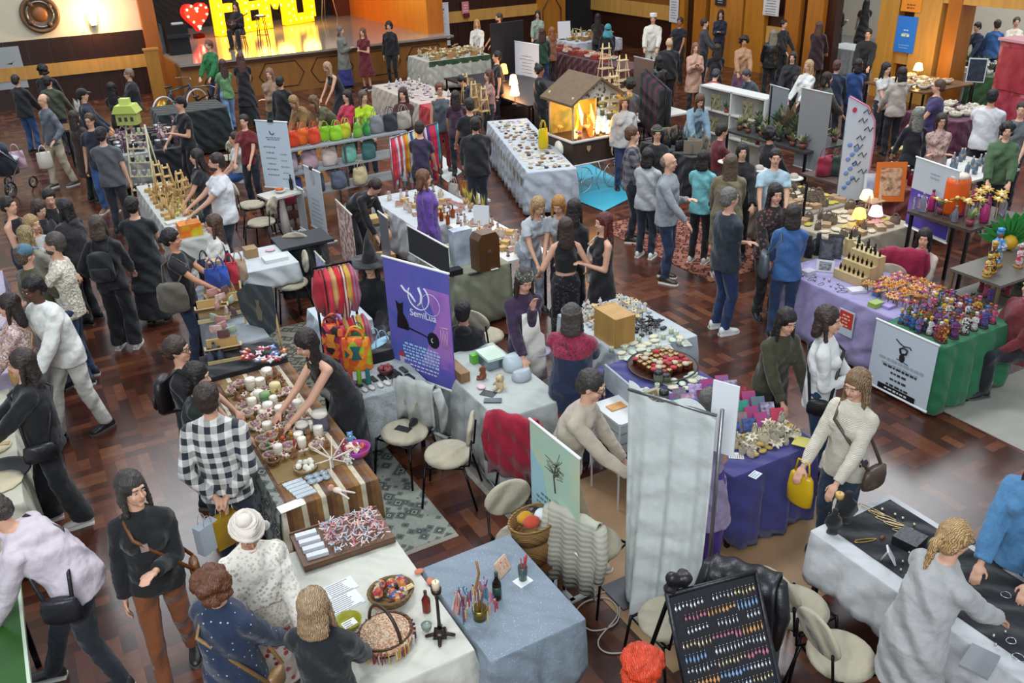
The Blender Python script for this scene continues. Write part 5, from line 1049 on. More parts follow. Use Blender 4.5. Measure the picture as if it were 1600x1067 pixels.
# ===== purple moon and cat banner =====
def moon_art(t, w, zb, h):
    flat(t, 'pink_field', [(0, -.5), (.5, -.5), (.5, .5), (.12, .5), (.28, .1)], 0, zb+h/2, min(w, h)*.99, 'print:8f5fb4:a573c0:7c58b4:3', -.0045, .001)
    W_ = 'paint:e6e6f4'; g = G()
    g.tube([(.02+.13*math.cos(a), -.008, zb+h*.74+.13*math.sin(a)) for a in [2.6+i*.22 for i in range(22)]], .007, 5); g.tube([(.17+.11*math.cos(a), -.008, zb+h*.70+.11*math.sin(a)) for a in [2*PI*i/20 for i in range(20)]], .003, 4, closed=True)
    g.tube([(-.19, -.008, zb+h*.80), (-.15, -.008, zb+h*.765), (-.08, -.008, zb+h*.745), (-.02, -.008, zb+h*.69)], .010, 5); g.tube([(.03, -.008, zb+h*.82), (.06, -.008, zb+h*.76), (.05, -.008, zb+h*.70), (.0, -.008, zb+h*.66)], .012, 5)
    obj('moon_emblem', g, W_, t); text('lettering', 'SemiLua', .10, (.06, -.008, zb+h*.565), (PI/2, 0, 0), W_, t)
    cat = [(-.03, 0), (.10, 0), (.105, .05), (.085, .10), (.05, .15), (.052, .18), (.056, .21), (.060, .252), (.032, .232), (.006, .232), (-.022, .252), (-.018, .21), (-.014, .18), (-.008, .15), (-.022, .08)]
    flat(t, 'cat_silhouette', cat, -.26, zb+h*.42, 1.15, 'paint:15131c'); flat(t, 'cat_tail', [(.04, .015), (.30, -.02), (.42, -.045), (.42, -.035), (.3, -.005), (.04, .035)], -.22, zb+h*.43, .9, 'paint:15131c')
    flat(t, 'black_pot', [(.075*math.cos(a), .085*math.sin(a)) for a in [2*PI*i/12 for i in range(12)]], .17, zb+h*.40, 1., 'paint:15131c'); g = G(); g.tube([(.17+.022*math.cos(a), -.012, zb+h*.40+.022*math.sin(a)) for a in [1.8+i*.35 for i in range(9)]], .004, 4); obj('moon_mark', g, W_, t)
    lines(t, 0, zb+h*.30, w*.62, 6, .035, 'paint:a8d0ee', .022, -.008, 5); lines(t, .02, zb+h*.12, w*.5, 2, .04, W_, .016, -.008, 6)
    flat(t, 'red_cap', [(-.04, 0), (.045, 0), (.02, .05), (-.03, .045)], -.27, zb+h*.17, 1., 'paint:b03040'); flat(t, 'gnome_beard', [(-.035, 0), (.035, 0), (.02, -.07), (0, -.08), (-.03, -.06)], -.265, zb+h*.165, 1., 'paint:b8b0b4')
    g = G(); [g.tube([(.27+i*.02, -.008, zb+h*(.52-.03*(i % 2))), (.275+i*.02, -.008, zb+h*.36)], .003, 4) for i in range(5)]; g.tube([(.25, -.008, zb+h*.53), (.36, -.008, zb+h*.54)], .005, 4); obj('wind_chime_drawing', g, 'paint:d8a8b0', t)
B0, B1 = at(616, 578, .62), at(713, 613, .62)
banner(B0, B1, rise(B0, 400), 'blue and purple banner with moon emblem and black cat', 'print:4456a8:5a5cb0:6a5cb4:3', moon_art, .62)
HUNG = None
# ===== hanging white sheet on a frame =====
t = thing('hanging_sheet', 'tall white sheet hung over a rail, reaching the floor', 'sheet', (0, 0, 0))
P0, P1 = at(982, 935, .02), at(1086, 1000, .02)
P0 = at(972, 932, .03); P1 = at(1092, 985, .03)
zt = rise(P0, 608); d = nrm(P1-P0); L_ = np.linalg.norm(P1-P0); nr = np.array([-d[1], d[0], 0]); g = G(); V = []; n = 40; R_ = 26
for r in range(R_+1):
    h = r/R_
    for i in range(n+1):
        u = i/n; w_ = .035*math.sin(u*17+.5)*(.25+h)+.02*math.sin(u*41+h*2)*h; lift = (1-h)*.05*math.cos(u*9)*(1 if r < 3 else .4)
        p = P0+d*L_*u*(1+.05*h)+nr*(w_ - .25*h*h*(1 if u > .3 else u/.3)*.6); V.append((p[0], p[1], max(.012, zt*(1-h)+lift*(1-h)-.03*math.sin(u*12)*h*.2 + .015)))
m = n+1; g.add(V, [(r*m+i, (r+1)*m+i, (r+1)*m+i+1, r*m+i+1) for r in range(R_) for i in range(n)]); o = obj('sheet', g, 'drape:c6cbc8', t); s = o.modifiers.new('thickness', 'SOLIDIFY'); s.thickness = .004
for k in (0, 1): q = P0+d*L_*k+nr*.09; obj('post', G().cyl((q[0], q[1], 0), (q[0], q[1], zt), .014, n=8), 'metal:8a8a8e', t); obj('foot', G().box((q[0], q[1], .01), (.3, .3, .02)), 'metal:6a6a6e', t)
obj('bar', G().cyl(P0+nr*.0+np.array([0, 0, zt-.03]), P0+d*L_+np.array([0, 0, zt-.03]), .012, n=8), 'metal:8a8a8e', t)
g = G(); q0 = P0+d*L_*.75+nr*.30; q1 = P0+d*L_*1.04+nr*.30; g.box(((q0[0]+q1[0])/2, (q0[1]+q1[1])/2, zt-.20), (np.linalg.norm(q1-q0), .01, .55), rz=math.atan2(d[1], d[0])); obj('white_board', g, 'paper:dcdfe2', None, 'blank white board behind the top of the hanging sheet', 'board')
# ===== jewellery table (bottom right) =====
table('folding table of the jewellery stall', 4.27, 5.06, .75, 3.42)
cloth('white cloth of the jewellery stall, hanging on the near side', 4.27, 5.06, .75, 3.42, 'drape:c4c6c8', drop=(.4, .42, .40, .3), seed=11)
obj('velvet_mat', G().box((4.70, 2.10, .762), (.62, 2.55, .008)), 'cloth:14161b', None, 'long black velvet mat covering the jewellery table', 'mat')
for i, (x, y) in enumerate([(1362, 797), (1378, 806), (1390, 815), (1404, 822), (1418, 832)]): put(chain, ('metal:c9b184', .035, .2), at(x, y, .768), 'gold necklace in the row laid out on the black velvet', 'necklace', 'row of gold necklaces', .25+.1*i, name='necklace')
for i, (x, y) in enumerate([(1378, 798), (1398, 806), (1410, 812), (1428, 822)]): put(pack, ('metal:d8cdb0', .025, .025), at(x, y, .766), 'round gold pendant at the head of a necklace', 'pendant', 'gold pendants', name='pendant')
put(chain, ('metal:c9a24a', .03, .16), at(1352, 845, .768), 'gold chain bracelet near the black bust', 'bracelet', rz=1.2, name='bracelet'); put(pack, ('wood:6a3a24', .05, .035), at(1378, 842, .766), 'reddish brown brooch on the velvet', 'brooch', name='brooch')
for i, (x, y) in enumerate([(1410, 880), (1407, 893), (1415, 902), (1570, 990), (1552, 996), (1555, 1010), (1420, 866)]): put(pack, ('metal:cfd2d6', .018, .018), at(x, y, .766), 'tiny silver ring lying on the velvet', 'ring', 'tiny rings', name='ring')
for i, (x, y, w_) in enumerate([(1530, 895, .05), (1572, 930, .06), (1592, 1028, .07), (1580, 1002, .05)]): put(chain, ('metal:c8ccd0', .06, w_), at(x, y, .768), ['silver bracelet beside the seller hand', 'silver bracelet right of the seller', 'silver bangle at the table front corner', 'thin silver chain at the right edge'][i], 'bracelet', name='bangle')
put(panel, ('paper:c9ccd2', 'plastic:9a9aa0', .08, .12, 30), at(1398, 878, .768), 'small white card stand on the velvet', 'card stand', rz=.8, name='card_stand')
put(box, ('leather:1b1d24', .17, .17, .07), at(1420, 850, .768), 'black jewellery case standing open on the velvet', 'case', rz=.2, name='jewel_case')
put(bust, ('cloth:111114', .26, 'metal:d0c8b8'), at(1320, 815, .76), 'black velvet necklace bust with pearl chain', 'bust', rz=2.6, name='necklace_bust'); put(bust, ('cloth:111114', .20, 'metal:c9a24a'), at(1300, 832, .76), 'smaller black necklace bust at the table corner', 'bust', rz=2.4, name='necklace_bust')
put(box, ('plastic:8a8c90', .22, .16, .02), at(1530, 1035, .77), 'flat grey tray in front of the seller', 'tray', rz=.3, name='grey_tray')
q = at(1316, 750, 1.15); put(candle, ('plastic:c9a45a', .03, .04), (q[0]-.0, q[1], 1.0), 'gold lid on top of the black bust', 'lid', name='gold_lid')
for (x, y, b_, lab) in [(1245, 945, 30, 'beige chair behind the earring board, farther one'), (1315, 1020, 20, 'beige chair nearest the jewellery table')]:
    q = at(x, y, .47); chair((q[0], q[1], 0), world_rz(b_), lab)
q = at(1085, 1000, .47); chair((q[0], q[1]+.25, 0), world_rz(120), 'chair behind the white sheet and earring board')
# ===== earring board =====
E0, E1 = at(1062, 1060, .55), at(1230, 1045, .55)
t = thing('earring_board', 'black leather board covered with rows of earrings', 'display board', (0, 0, 0)); a0, a1 = at(1042, 930, 1.28), at(1180, 893, 1.28); b0, b1 = at(1075, 1120, .72), at(1228, 1085, .72)
u = nrm(a1-a0); W_ = np.linalg.norm(a1-a0)*1.0; dn = nrm((b0+b1)/2-(a0+a1)/2); H_ = np.linalg.norm((b0+b1)/2-(a0+a1)/2); nr = nrm(np.cross(u, dn)); nr = nr if np.dot(nr, CAMP-a0) > 0 else -nr
mw = (a0+a1)/2
g = G(); g.add([mw-u*W_/2, mw+u*W_/2, mw+u*W_/2+dn*H_, mw-u*W_/2+dn*H_]+[p-nr*.03 for p in (mw-u*W_/2, mw+u*W_/2, mw+u*W_/2+dn*H_, mw-u*W_/2+dn*H_)], [(0, 1, 2, 3), (7, 6, 5, 4), (0, 4, 5, 1), (1, 5, 6, 2), (2, 6, 7, 3), (3, 7, 4, 0)], 0, False); obj('board', g, 'leather:12131a', t)
g = G(); g.tube([mw-u*W_/2, mw+u*W_/2, mw+u*W_/2+dn*H_, mw-u*W_/2+dn*H_], .018, 8, closed=True); obj('rim', g, 'leather:191a20', t)
for k in (-1, 1): q = mw+u*k*W_*.42-nr*.05; obj('strut', G().cyl(q, (q-nr*.5)*np.array([1, 1, 0]), .014, n=7), 'metal:222226', t)
rs = random.Random(12); TINT = ['metal:e4e6ea', 'metal:cfd2d8', 'metal:dcc9a0', 'plastic:b06a7a', 'plastic:c8905a', 'plastic:7a9ac0', 'metal:e8e8ec']; EAR = []
for r in range(9):
    for c in range(11):
        x = (c+.5)/11-.5; p = mw+u*W_*.92*x+dn*(.06+H_*.93*(r/9.))+nr*.006
        if rs.random() < .12: continue
        key = (r*3+c//4) % 7; w1 = rs.choice([.006, .008, .010]); ln = rs.uniform(.022, .05)
        o = thing('earring_pair', 'silver earring pair on a card of the black board' if key in (0, 1, 6) else ['', '', 'gold', 'pink', 'orange', 'blue', ''][key]+' earring pair on a card of the black board', 'earrings', tuple(p), 0, 'earrings on the board')
        for k in (-1, 1):
            g = G(); q = u*k*.012; g.ball(q, .004, 6, 4); g.loft([(q+dn*.008, .001, .001, u, nr), (q+dn*(.008+ln*.6), w1, .003, u, nr), (q+dn*(.008+ln), .001, .001, u, nr)], 8); obj('earring', g, TINT[key], o)
g = G(); q = mw-u*W_*.36-nr*.02; [g.ball(q+np.array([rs.uniform(-.05, .05), rs.uniform(-.03, .03), rs.uniform(0, .10)]), .045, 9, 6) for _ in range(7)]; o = obj('black_bag', g, 'leather:101013', None, 'crumpled black bag hooked on the corner of the earring board', 'bag'); remesh(o, .012)
q = mw+u*W_*.5-nr*.12; o = draped('black jacket draped behind the earring board', tuple(q+np.array([0, 0, .02])), world_rz(60), 'leather:14151b', .4, .45, .22, 3)
put(pouch, ('cloth:2b3433', .36, .2, .45), at(1195, 1000, .3)*np.array([1, 1, 0]), 'dark green-grey bag on the floor behind the earring board', 'bag', rz=.4)
# cables
for lab, P_, z in [('white cable coiled on the floor by the cream jacket', [(905, 935), (960, 925), (965, 970), (925, 985), (900, 960), (915, 940), (950, 935), (965, 960), (935, 1000), (950, 1020), (1000, 1016)], .012), ('pale cable running across the seller aisle', [(745, 700), (750, 730), (772, 760), (785, 790), (800, 800)], .012), ('grey cable looped behind the earring board', [(1228, 1007), (1250, 1030), (1250, 1048), (1225, 1050)], .3)]:
    P3 = [at(x, y, z) for x, y in P_]; S3 = []
    for i in range(len(P3)-1):
        a, b_, c, d_ = P3[max(i-1, 0)], P3[i], P3[i+1], P3[min(i+2, len(P3)-1)]
        for k in range(6): s_ = k/6; S3.append(.5*((2*b_)+(-a+c)*s_+(2*a-5*b_+4*c-d_)*s_*s_+(-a+3*b_-3*c+d_)*s_**3))
    if z < .1: obj('cable', G().tube(S3, .006, 5), 'plastic:b8b2a8', None, lab, 'cable')
def ban(bl, br, zb, ytop, label, face, art=None, **k):
    B0, B1 = at(bl[0], bl[1], zb), at(br[0], br[1], zb); return banner(B0, B1, rise(B0, ytop), label, face, art, zb, **k)
def group_at(make, args, pts, z, label, cat, group, rz=0., sc=1., name=None, drz=.4):
    for i, (x, y) in enumerate(pts): put(make, args, at(x, y, z), label, cat, group if len(pts) > 1 else None, rz+drz*i, sc, name=name)
# ===== small white table of the knitted-bag stall =====
table('folding table under the white lace cloth of the felt goods', 2.12, 2.86, 6.96, 8.0)
cloth('white lace cloth of the felt goods table', 2.12, 2.86, 6.96, 8.0, 'lace:a3aaac:8d9496:50', drop=(.5, .3, .3, .55), seed=21)
kin = [(box, ('plastic:17181b', .05, .12, .012), 'black hair clip card laid in the row on the lace cloth', 'hair clip', 'clip_card'), (box, ('cloth:2a2a2e', .04, .11, .02), 'dark felt case laid in the row on the lace cloth', 'case', 'felt_case'), (pack, ('cloth:c8c6c0', .05, .10), 'pale felt pad laid in the row on the lace cloth', 'pad', 'felt_pad')]
spread(kin, (2.18, 2.80, 7.0, 7.30), T, 8, 2, 'clips and felt goods in rows', 31, .1, rot=.1)
put(bowl, ('plastic:9a6ab0', .07, .03), A(546, 603), 'flat lilac dish beside the black clips', 'dish', name='dish'); put(basket, ('wicker:6a2a30', .07, .05, 'cloth:9a4a50'), A(603, 583), 'small basket of dark red goods on the lace cloth', 'basket')
put(pouch, ('cloth:1c1c20', .12, .08, .09), A(622, 600), 'small black pouch at the corner of the lace cloth', 'pouch')
def bagpanel(P, rz, c1, c2, label, w=.28, h=.34, ts=('cloth:c8502a', 'cloth:6fae2a', 'cloth:1f6a6a')):
    t = thing('patchwork_bag', label, 'bag', tuple(P), rz); obj('bag_body', G().loft([((0, 0, z*h), w/2*a, .05*b_) for z, a, b_ in [(0, .85, .7), (.08, 1, 1), (.85, 1, 1), (1, .9, .6)]], 20), c1, t)
    g = G(); g.prism([(-.05, 0), (.05, 0), (.025, .07), (.05, .14), (-.05, .14), (-.025, .07)], (0, -.056, h*.4), (1, 0, 0), (0, 0, 1), (0, -1, 0), .008); g.prism([(-.1, .0), (-.06, .04), (-.1, .09)], (0, -.056, h*.45), (1, 0, 0), (0, 0, 1), (0, -1, 0), .008); obj('patch', g, c2, t)
    for i, k in enumerate((-1, 0, 1)): obj('tassel', G().cap((k*.08, -.03, .02), (k*.085, -.04, -.12), .022, .026, 7), ts[i], t)
    for k in (1, -1): obj('handle', G().tube([(.08*math.cos(a), k*.03, h+.10*math.sin(a)) for a in [PI*i/8 for i in range(9)]], .012, 6), c1, t)
    return t
q = at(562, 585, .85); bagpanel((q[0], q[1], .90), world_rz(270)+PI, 'mixed:d9701a:e08a20:c8501a:9ab020:14', 'cloth:1f5a5a', 'bright orange crochet bag with turquoise patch')
q = at(528, 570, .85); bagpanel((q[0], q[1], .92), world_rz(250)+PI, 'mixed:c02a4a:d86a2a:1a1418:7a2040:14', 'cloth:d88a2a', 'magenta and orange crochet bag behind the bright orange one', .26, .36, ('cloth:8a1f3a', 'cloth:18141a', 'cloth:b03a5a'))
table('black draped block holding the crochet bags', 2.30, 2.86, 7.55, 7.95, .86); cloth('black cloth under the crochet bags', 2.30, 2.86, 7.55, 7.95, 'cloth:15131a', .86, (.5, .5, .5, .5), seed=22)
R0, R1 = at(492, 556, .0), at(548, 545, .0); q0, q1 = at(488, 420, 1.75), at(548, 408, 1.75)
rail('dark rail hung with bundles of striped cloth bags', (q0[0], q0[1], 0), (q1[0], q1[1], 0), 1.75)
cl = [('a02030', 'red'), ('16161a', 'black'), ('c8384a', 'pink'), ('d8a890', 'peach'), ('c8202c', 'scarlet'), ('d8d0c4', 'white'), ('c8a040', 'mustard'), ('8a7a98', 'grey mauve')]
for i in range(8):
    f_ = (i+.5)/8; p = q0*(1-f_)+q1*f_; t = thing('cloth_bag', cl[i][1]+' cloth bag hanging in the bundle on the dark rail', 'bag', (p[0], p[1], 1.73)); L_ = .42+.06*(i % 3)
    obj('bag_body', G().loft([((.0, 0, 0), .015, .02), ((.01, 0, -.10), .055, .075), ((.02*(i % 2), 0, -L_*.7), .065, .09), ((.0, 0, -L_), .04, .07)], 12), ('stripe:%s:%s:30' % (cl[i][0], cl[(i+3) % 8][0])) if i % 2 else 'cloth:'+cl[i][0], t)
    t2 = copy_tree(t); t2.location = (p[0]+.06, p[1]-.05, 1.20); t2['label'] = cl[i][1]+' cloth bag of the lower row on the dark rail'
q = at(585, 555, .75); o = put(pouch, ('cloth:2f7a4c', .20, .16, .22), at(561, 545, .85), 'green plastic sack behind the orange crochet bag', 'sack'); o = put(pouch, ('cloth:8ab4c8', .36, .26, .34), (q[0]+.05, q[1], .55), 'pale blue bulging sack beside the purple banner', 'sack', None, .5)
table('side table with white cloth beyond the cloth bags', 2.45, 2.95, 8.55, 9.2); cloth('white cloth on the side table with a blue brochure', 2.45, 2.95, 8.55, 9.2, 'drape:b8c4cc', drop=(.4,)*4, seed=23); put(sheet, ('print:4a5a9a:a8b4d8:7a8ac0:9', .2, .28, 'paint:30386a'), (2.66, 8.85, T), 'blue brochure on the side table', 'brochure', name='brochure')
# ===== seller table right of the purple banner =====
table('folding table of the sewing stall behind the crimson jacket', 3.12, 3.78, 5.95, 7.3); cloth('white cloth of the sewing stall', 3.12, 3.78, 5.95, 7.3, 'drape:aeb4b0', drop=(.5, .3, .7, .7), seed=24)
put(box, ('glass:8a9aa4', .20, .26, .12, 'plastic:c4d8c4'), A(768, 568), 'clear plastic box with pale green lid', 'box', name='storage_box'); put(box, ('plastic:5aa838', .07, .07, .09), A(741, 566), 'bright green cube next to the clear plastic box', 'box', name='green_cube')
put(pouch, ('plastic:b8c4cc', .26, .22, .16, False), A(805, 575), 'crumpled pale plastic bag on the sewing stall', 'bag'); put(pouch, ('plastic:a8b0b8', .20, .16, .10, False), A(815, 592), 'smaller clear plastic bag beside the seller hand', 'bag')
put(plush, ('cloth:7a4020', 'cloth:c8a078', .14), A(755, 592), 'rust brown stuffed animal lying at the box', 'toy', rz=1, name='stuffed_animal'); put(plush, ('cloth:c8b890', 'cloth:b07a3a', .16), A(782, 608), 'cream stuffed doll with yellow hair', 'doll', rz=2, name='stuffed_doll')
put(pack, ('cloth:d8b8c0', .08, .10), A(752, 606), 'pink sachet on the sewing stall', 'sachet', name='sachet'); put(sheet, ('plastic:22242a', .10, .14), A(763, 615), 'black tablet with a white note', 'tablet', rz=.6, name='tablet'); put(box, ('plastic:4a5860', .07, .16, .015), A(770, 627), 'grey-blue phone case at the table edge', 'phone case', rz=1.0, name='phone_case')
put(box, ('wood:8a6a44', .10, .5, .10), (3.17, 6.95, T), 'long wooden box along the left side of the sewing stall', 'box', name='wooden_box'); put(pack, ('plastic:a898b8', .26, .26), A(835, 555)+np.array([.05, 0, .02]), 'lilac round cushion by the seller', 'cushion', name='cushion')
for (x, y, b_, lab) in [(757, 522, 60, 'beige chair left of the seller with apron'), (860, 650, 200, 'beige chair behind the seated seller in beige'), (455, 440, 200, 'beige chair next to the black draped block'), (408, 345, 170, 'beige chair behind the big man in white tee'), (392, 318, 30, 'beige chair with a blue bag near the man in white tee'), (470, 395, 90, 'beige chair back seen near the black draped block'), (355, 245, 150, 'chair of the seated person in blue jeans')]:
    q = at(x, y, .47); chair((q[0], q[1], 0), world_rz(b_), lab)
# ===== centre row: wooden shelves, jams, violet cloth =====
table('long table of the centre row, upper half', 4.72, 5.62, 6.3, 7.5, top='wood:b89868'); cloth('white cloth under the wooden goods of the centre row', 4.72, 5.62, 6.3, 7.5, 'drape:aab2b6', drop=(.4, .3, .68, .3), seed=25)
table('table of the centre row, lower half', 4.25, 5.15, 4.22, 6.25); cloth('shiny violet-blue cloth reaching the floor at the end of the centre row', 4.25, 5.15, 4.22, 6.25, 'drape:3b3a78', drop=(.7, .2, .55, .72), seed=26, amp=.03)
t = thing('wooden_cabinet', 'pale wooden display cabinet on the centre row', 'cabinet', (4.87, 6.68, T)); g = G()
for z in (0, .15, .30): g.box((0, 0, z+.01), (.24, .36, .015))
obj('shelf', g, 'wood:b38a4a', t); obj('side_panel', G().box((0, .18, .16), (.24, .015, .32)), 'wood:b38a4a', t); obj('side_panel', G().box((0, -.18, .16), (.24, .015, .32)), 'wood:ae8444', t); obj('back_panel', G().box((-.12, 0, .16), (.012, .36, .32)), 'wood:b98f50', t)
kin = [(box, ('wood:c9ad7c', .09, .06, .03), 'small pale wooden box on the upper centre table', 'box', 'wood_box'), (figure, ('plastic:c9c8c4', 'plastic:dcdad4', .12, 'wood:c8a878'), 'little white figure on the upper centre table', 'figure', 'figurine'), (pack, ('plastic:9aa0a4', .07, .05), 'grey trinket on the upper centre table', 'trinket', 'trinket'), (star, ('wood:d8c49a', 'plastic:8a8a8e', .04, 6, .05), 'cream wooden ornament on the upper centre table', 'ornament', 'wood_ornament')]
spread(kin, (4.80, 5.58, 6.95, 7.46), T, 10, 8, 'small wooden goods, upper centre table', 32)
kin = [(pack, ('plastic:15151a', .05, .05), 'black bead bundle in the dark cluster', 'bead bundle', 'bead_bundle'), (star, ('plastic:131318', 'plastic:2a2a30', .045, 5, .05), 'black flower brooch in the dark cluster', 'brooch', 'brooch')]
spread(kin, (5.10, 5.50, 6.55, 6.85), T, 6, 4, 'dark cluster of the centre table', 33)
kin = [(jar, ('plastic:7a1c1c:.2', 'plastic:8a1a20', .075, .032), 'all-red preserve jar on the round tray', 'jar', 'preserve_jar'), (jar, ('glass:6a1c1c', 'plastic:b8a890', .075, .032), 'red preserve jar with cream lid on the round tray', 'jar', 'preserve_jar'), (jar, ('glass:8a4a20', 'metal:a88a60', .07, .032), 'amber preserve jar with cream lid on the round tray', 'jar', 'preserve_jar'), (jar, ('glass:5a1016', 'cloth:b02028', .07, .032), 'dark preserve jar with red lid on the round tray', 'jar', 'preserve_jar')]
obj('tray', G().lathe([(.30, 0), (.34, .03), (.32, .03), (.28, .012)], c=(4.90, 5.93, T), n=28), 'wood:3a2018', None, 'round dark wooden tray crowded with jam jars', 'tray'); spread(kin, (4.68, 5.12, 5.72, 6.14), T+.014, 7, 6, 'jam jars on the round tray', 34, .1)
kin = [(pack, ('paper:c9c2a8', .08, .11), 'pale packet in the middle of the centre row', 'packet', 'paper_packet'), (pack, ('print:c8a040:a8c8c0:d8d0b0:20', .08, .11), 'yellow-green packet in the middle of the centre row', 'packet', 'paper_packet'), (sheet, ('paper:b8bcae', .08, .12, 'paint:5a5a5a'), 'small printed card in the middle of the centre row', 'card', 'printed_card'), (candle, ('plastic:b8c4a8', .025, .06), 'pale green candle in the middle of the centre row', 'candle', 'candle')]
spread(kin, (4.65, 5.50, 6.18, 6.52), T, 7, 4, 'packets of the centre row', 35); spread(kin, (4.35, 5.10, 5.25, 5.68), T, 7, 5, 'packets of the centre row', 36)
for i, (x, y) in enumerate([(1036, 640), (1028, 600), (1040, 596)]): put(jar, ('glass:b0b8a0', 'plastic:1c1c20', .20-.06*i, .045), at(x, y, T), ['tall glass jar with black lid at the near edge of the jam stall', 'short dark-lidded jar near the jam tray', 'second dark-lidded jar near the jam tray'][i], 'jar', name='glass_jar')
put(panel, ('paper:cfc8a8', 'wood:b89868', .16, .12, 30, 'paint:8a7a5a'), at(1022, 628, T), 'cream notice leaning at the near edge of the jam stall', 'notice', name='notice')
cols = [('c03038', 'red'), ('4a6ab0', 'blue'), ('2a9a9a', 'turquoise'), ('7a4a9a', 'violet'), ('c8c0d8', 'pale lilac'), ('1c1c38', 'dark navy'), ('a0305a', 'magenta'), ('3a8a5a', 'green')]
rs = random.Random(44)
for i in range(7):
    for j in range(5):
        c = cols[rs.randrange(8)]; c2 = cols[rs.randrange(8)]
        put(panel, ('print:%s:%s:20' % (c[0], c2[0]), 'paint:3a3a70', .12, .17, 38), (4.42+j*.155, 5.22-i*.115+.02*(j % 2), T+.01), c[1]+' picture booklet in the rows on the violet cloth', 'booklet', 'booklets on the violet cloth', -.4+.1*(j % 2), name='booklet')
group_at(box, ('plastic:b02a34', .03, .22, .02), [(1112, 635), (1124, 648)], T+.10, 'long red box lying over the booklet rows', 'box', 'long red boxes', .9, name='slim_box', drz=0)
kin = [(pouch, ('cloth:c8bca0', .08, .04, .07), 'cream cloth pouch in the heap at the end of the centre row', 'pouch', 'cloth_pouch'), (star, ('cloth:d8d0b8', 'cloth:b0a890', .06, 7, .03), 'cream fabric flower in the heap at the end of the centre row', 'fabric flower', 'fabric_flower'), (pouch, ('cloth:a8a090', .08, .05, .06), 'grey cloth pouch in the heap at the end of the centre row', 'pouch', 'cloth_pouch'), (pack, ('cloth:b89a4a', .07, .05), 'mustard sachet in the heap at the end of the centre row', 'sachet', 'sachet')]
spread(kin, (4.50, 5.10, 4.32, 4.62), T, 9, 5, 'cream heap at the end of the centre row', 37); spread(kin, (4.62, 5.12, 4.36, 4.58), T+.045, 6, 3, 'cream heap at the end of the centre row', 38)
put(sheet, ('paper:c4bc5c', .15, .12), at(1252, 690, T+.03), 'yellow sheet at the corner of the violet cloth', 'paper', rz=.5, name='yellow_sheet'); put(sheet, ('paper:d0d0cc', .09, .12, 'print:4a4038:8a7a68:20'), at(1150, 712, T), 'small framed photo lying on the violet cloth', 'photo', rz=.9, name='loose_photo'); put(sheet, ('paper:c4d0d8', .10, .07, 'paint:50607a'), at(1180, 742, T), 'pale card at the near corner of the violet cloth', 'card', rz=.3, name='card')
DQ = at(968, 652, .8); t = thing('drawer_unit', 'white plastic drawer unit on the violet cloth beside the man in beige', 'drawers', (DQ[0], DQ[1], 0), .0); obj('unit_body', G().box((0, 0, .87), (.30, .42, .02)), 'plastic:d8dad8', t)
for z in (.57, .67, .77): g = G(); g.box((0, 0, z+.045), (.28, .40, .08)); obj('drawer', g, 'plastic:bcc6c4', t)
g = G(); [g.box((sx*.145, sy*.205, .44), (.012, .012, .88)) for sx in (-1, 1) for sy in (-1, 1)]; obj('unit_frame', g, 'plastic:dcdedc', t); put(sheet, ('print:c08040:d8a060:9', .16, .10), (DQ[0], DQ[1]+.05, .885), 'orange-brown envelope on top of the white drawer unit', 'envelope', name='envelope')
g = G(); V = []; a, b_ = at(945, 578, 1.0), at(1030, 650, 1.0)
o = obj('grey_screen', G().box(((a[0]+b_[0])/2, (a[1]+b_[1])/2, .95), (.02, float(np.linalg.norm(b_-a)), .22), rz=math.atan2(b_[1]-a[1], b_[0]-a[0])-PI/2), 'drape:a0a8b0', None, 'pale grey cloth screen behind the man in beige', 'screen')
for k, y_ in ((1, b_), (0, a)): obj('leg', G().cyl((y_[0], y_[1], 0), (y_[0], y_[1], 1.0), .012, n=6), 'metal:8a8a8e', o)
# ===== sage table with the wooden case (behind the purple banner) =====
table('folding table under the sage cloth', 4.28, 5.02, 9.15, 10.2); cloth('sage green cloth hanging to the floor behind the purple banner', 4.28, 5.02, 9.15, 10.2, 'drape:8b8f78', drop=(.7, .3, .7, .7), seed=27)
t = thing('wooden_case', 'tall brown wooden case with rounded top and metal clasp', 'case', tuple(at(759, 418, T)), .1); obj('case_body', G().prism([(-.15, 0), (.15, 0), (.15, .40), (.10, .47), (-.10, .47), (-.15, .40)], (0, .1, 0), (1, 0, 0), (0, 0, 1), (0, -1, 0), .2), 'wood:5a3c22:.35', t); obj('clasp', G().box((0, -.105, .24), (.05, .012, .03)), 'metal:c8c8c8', t)
put(box, ('print:8a94a4:a8b2be:c0c8d0:6', .26, .14, .46), at(722, 412, T), 'tall pale marbled board box left of the brown case', 'box', name='marbled_box'); put(box, ('plastic:1c1e22', .18, .12, .07), at(710, 428, T), 'black card machine on the sage table', 'card machine', name='card_machine'); put(sheet, ('plastic:141418', .16, .06), at(742, 428, T), 'black phone at the sage table edge', 'phone', name='phone'); put(sheet, ('paper:d0d0cc', .1, .06), at(772, 420, T), 'white slip below the brown case', 'paper', name='white_slip')
table('table behind the purple sweater woman, white cloth', 4.6, 5.7, 10.95, 12.7); cloth('white cloth of the dried flower stall', 4.6, 5.7, 10.95, 12.7, 'drape:b4b8bc', drop=(.3, .3, .6, .6), seed=28)
group_at(plant, ('wood:b08a50', 'cloth:b0a040', .30, .05, 12, True), [(735, 325), (746, 330), (756, 336), (728, 318)], T, 'vase of yellow dried grass behind the woman in purple', 'vase', 'dried grass vases', name='dried_grass_vase')
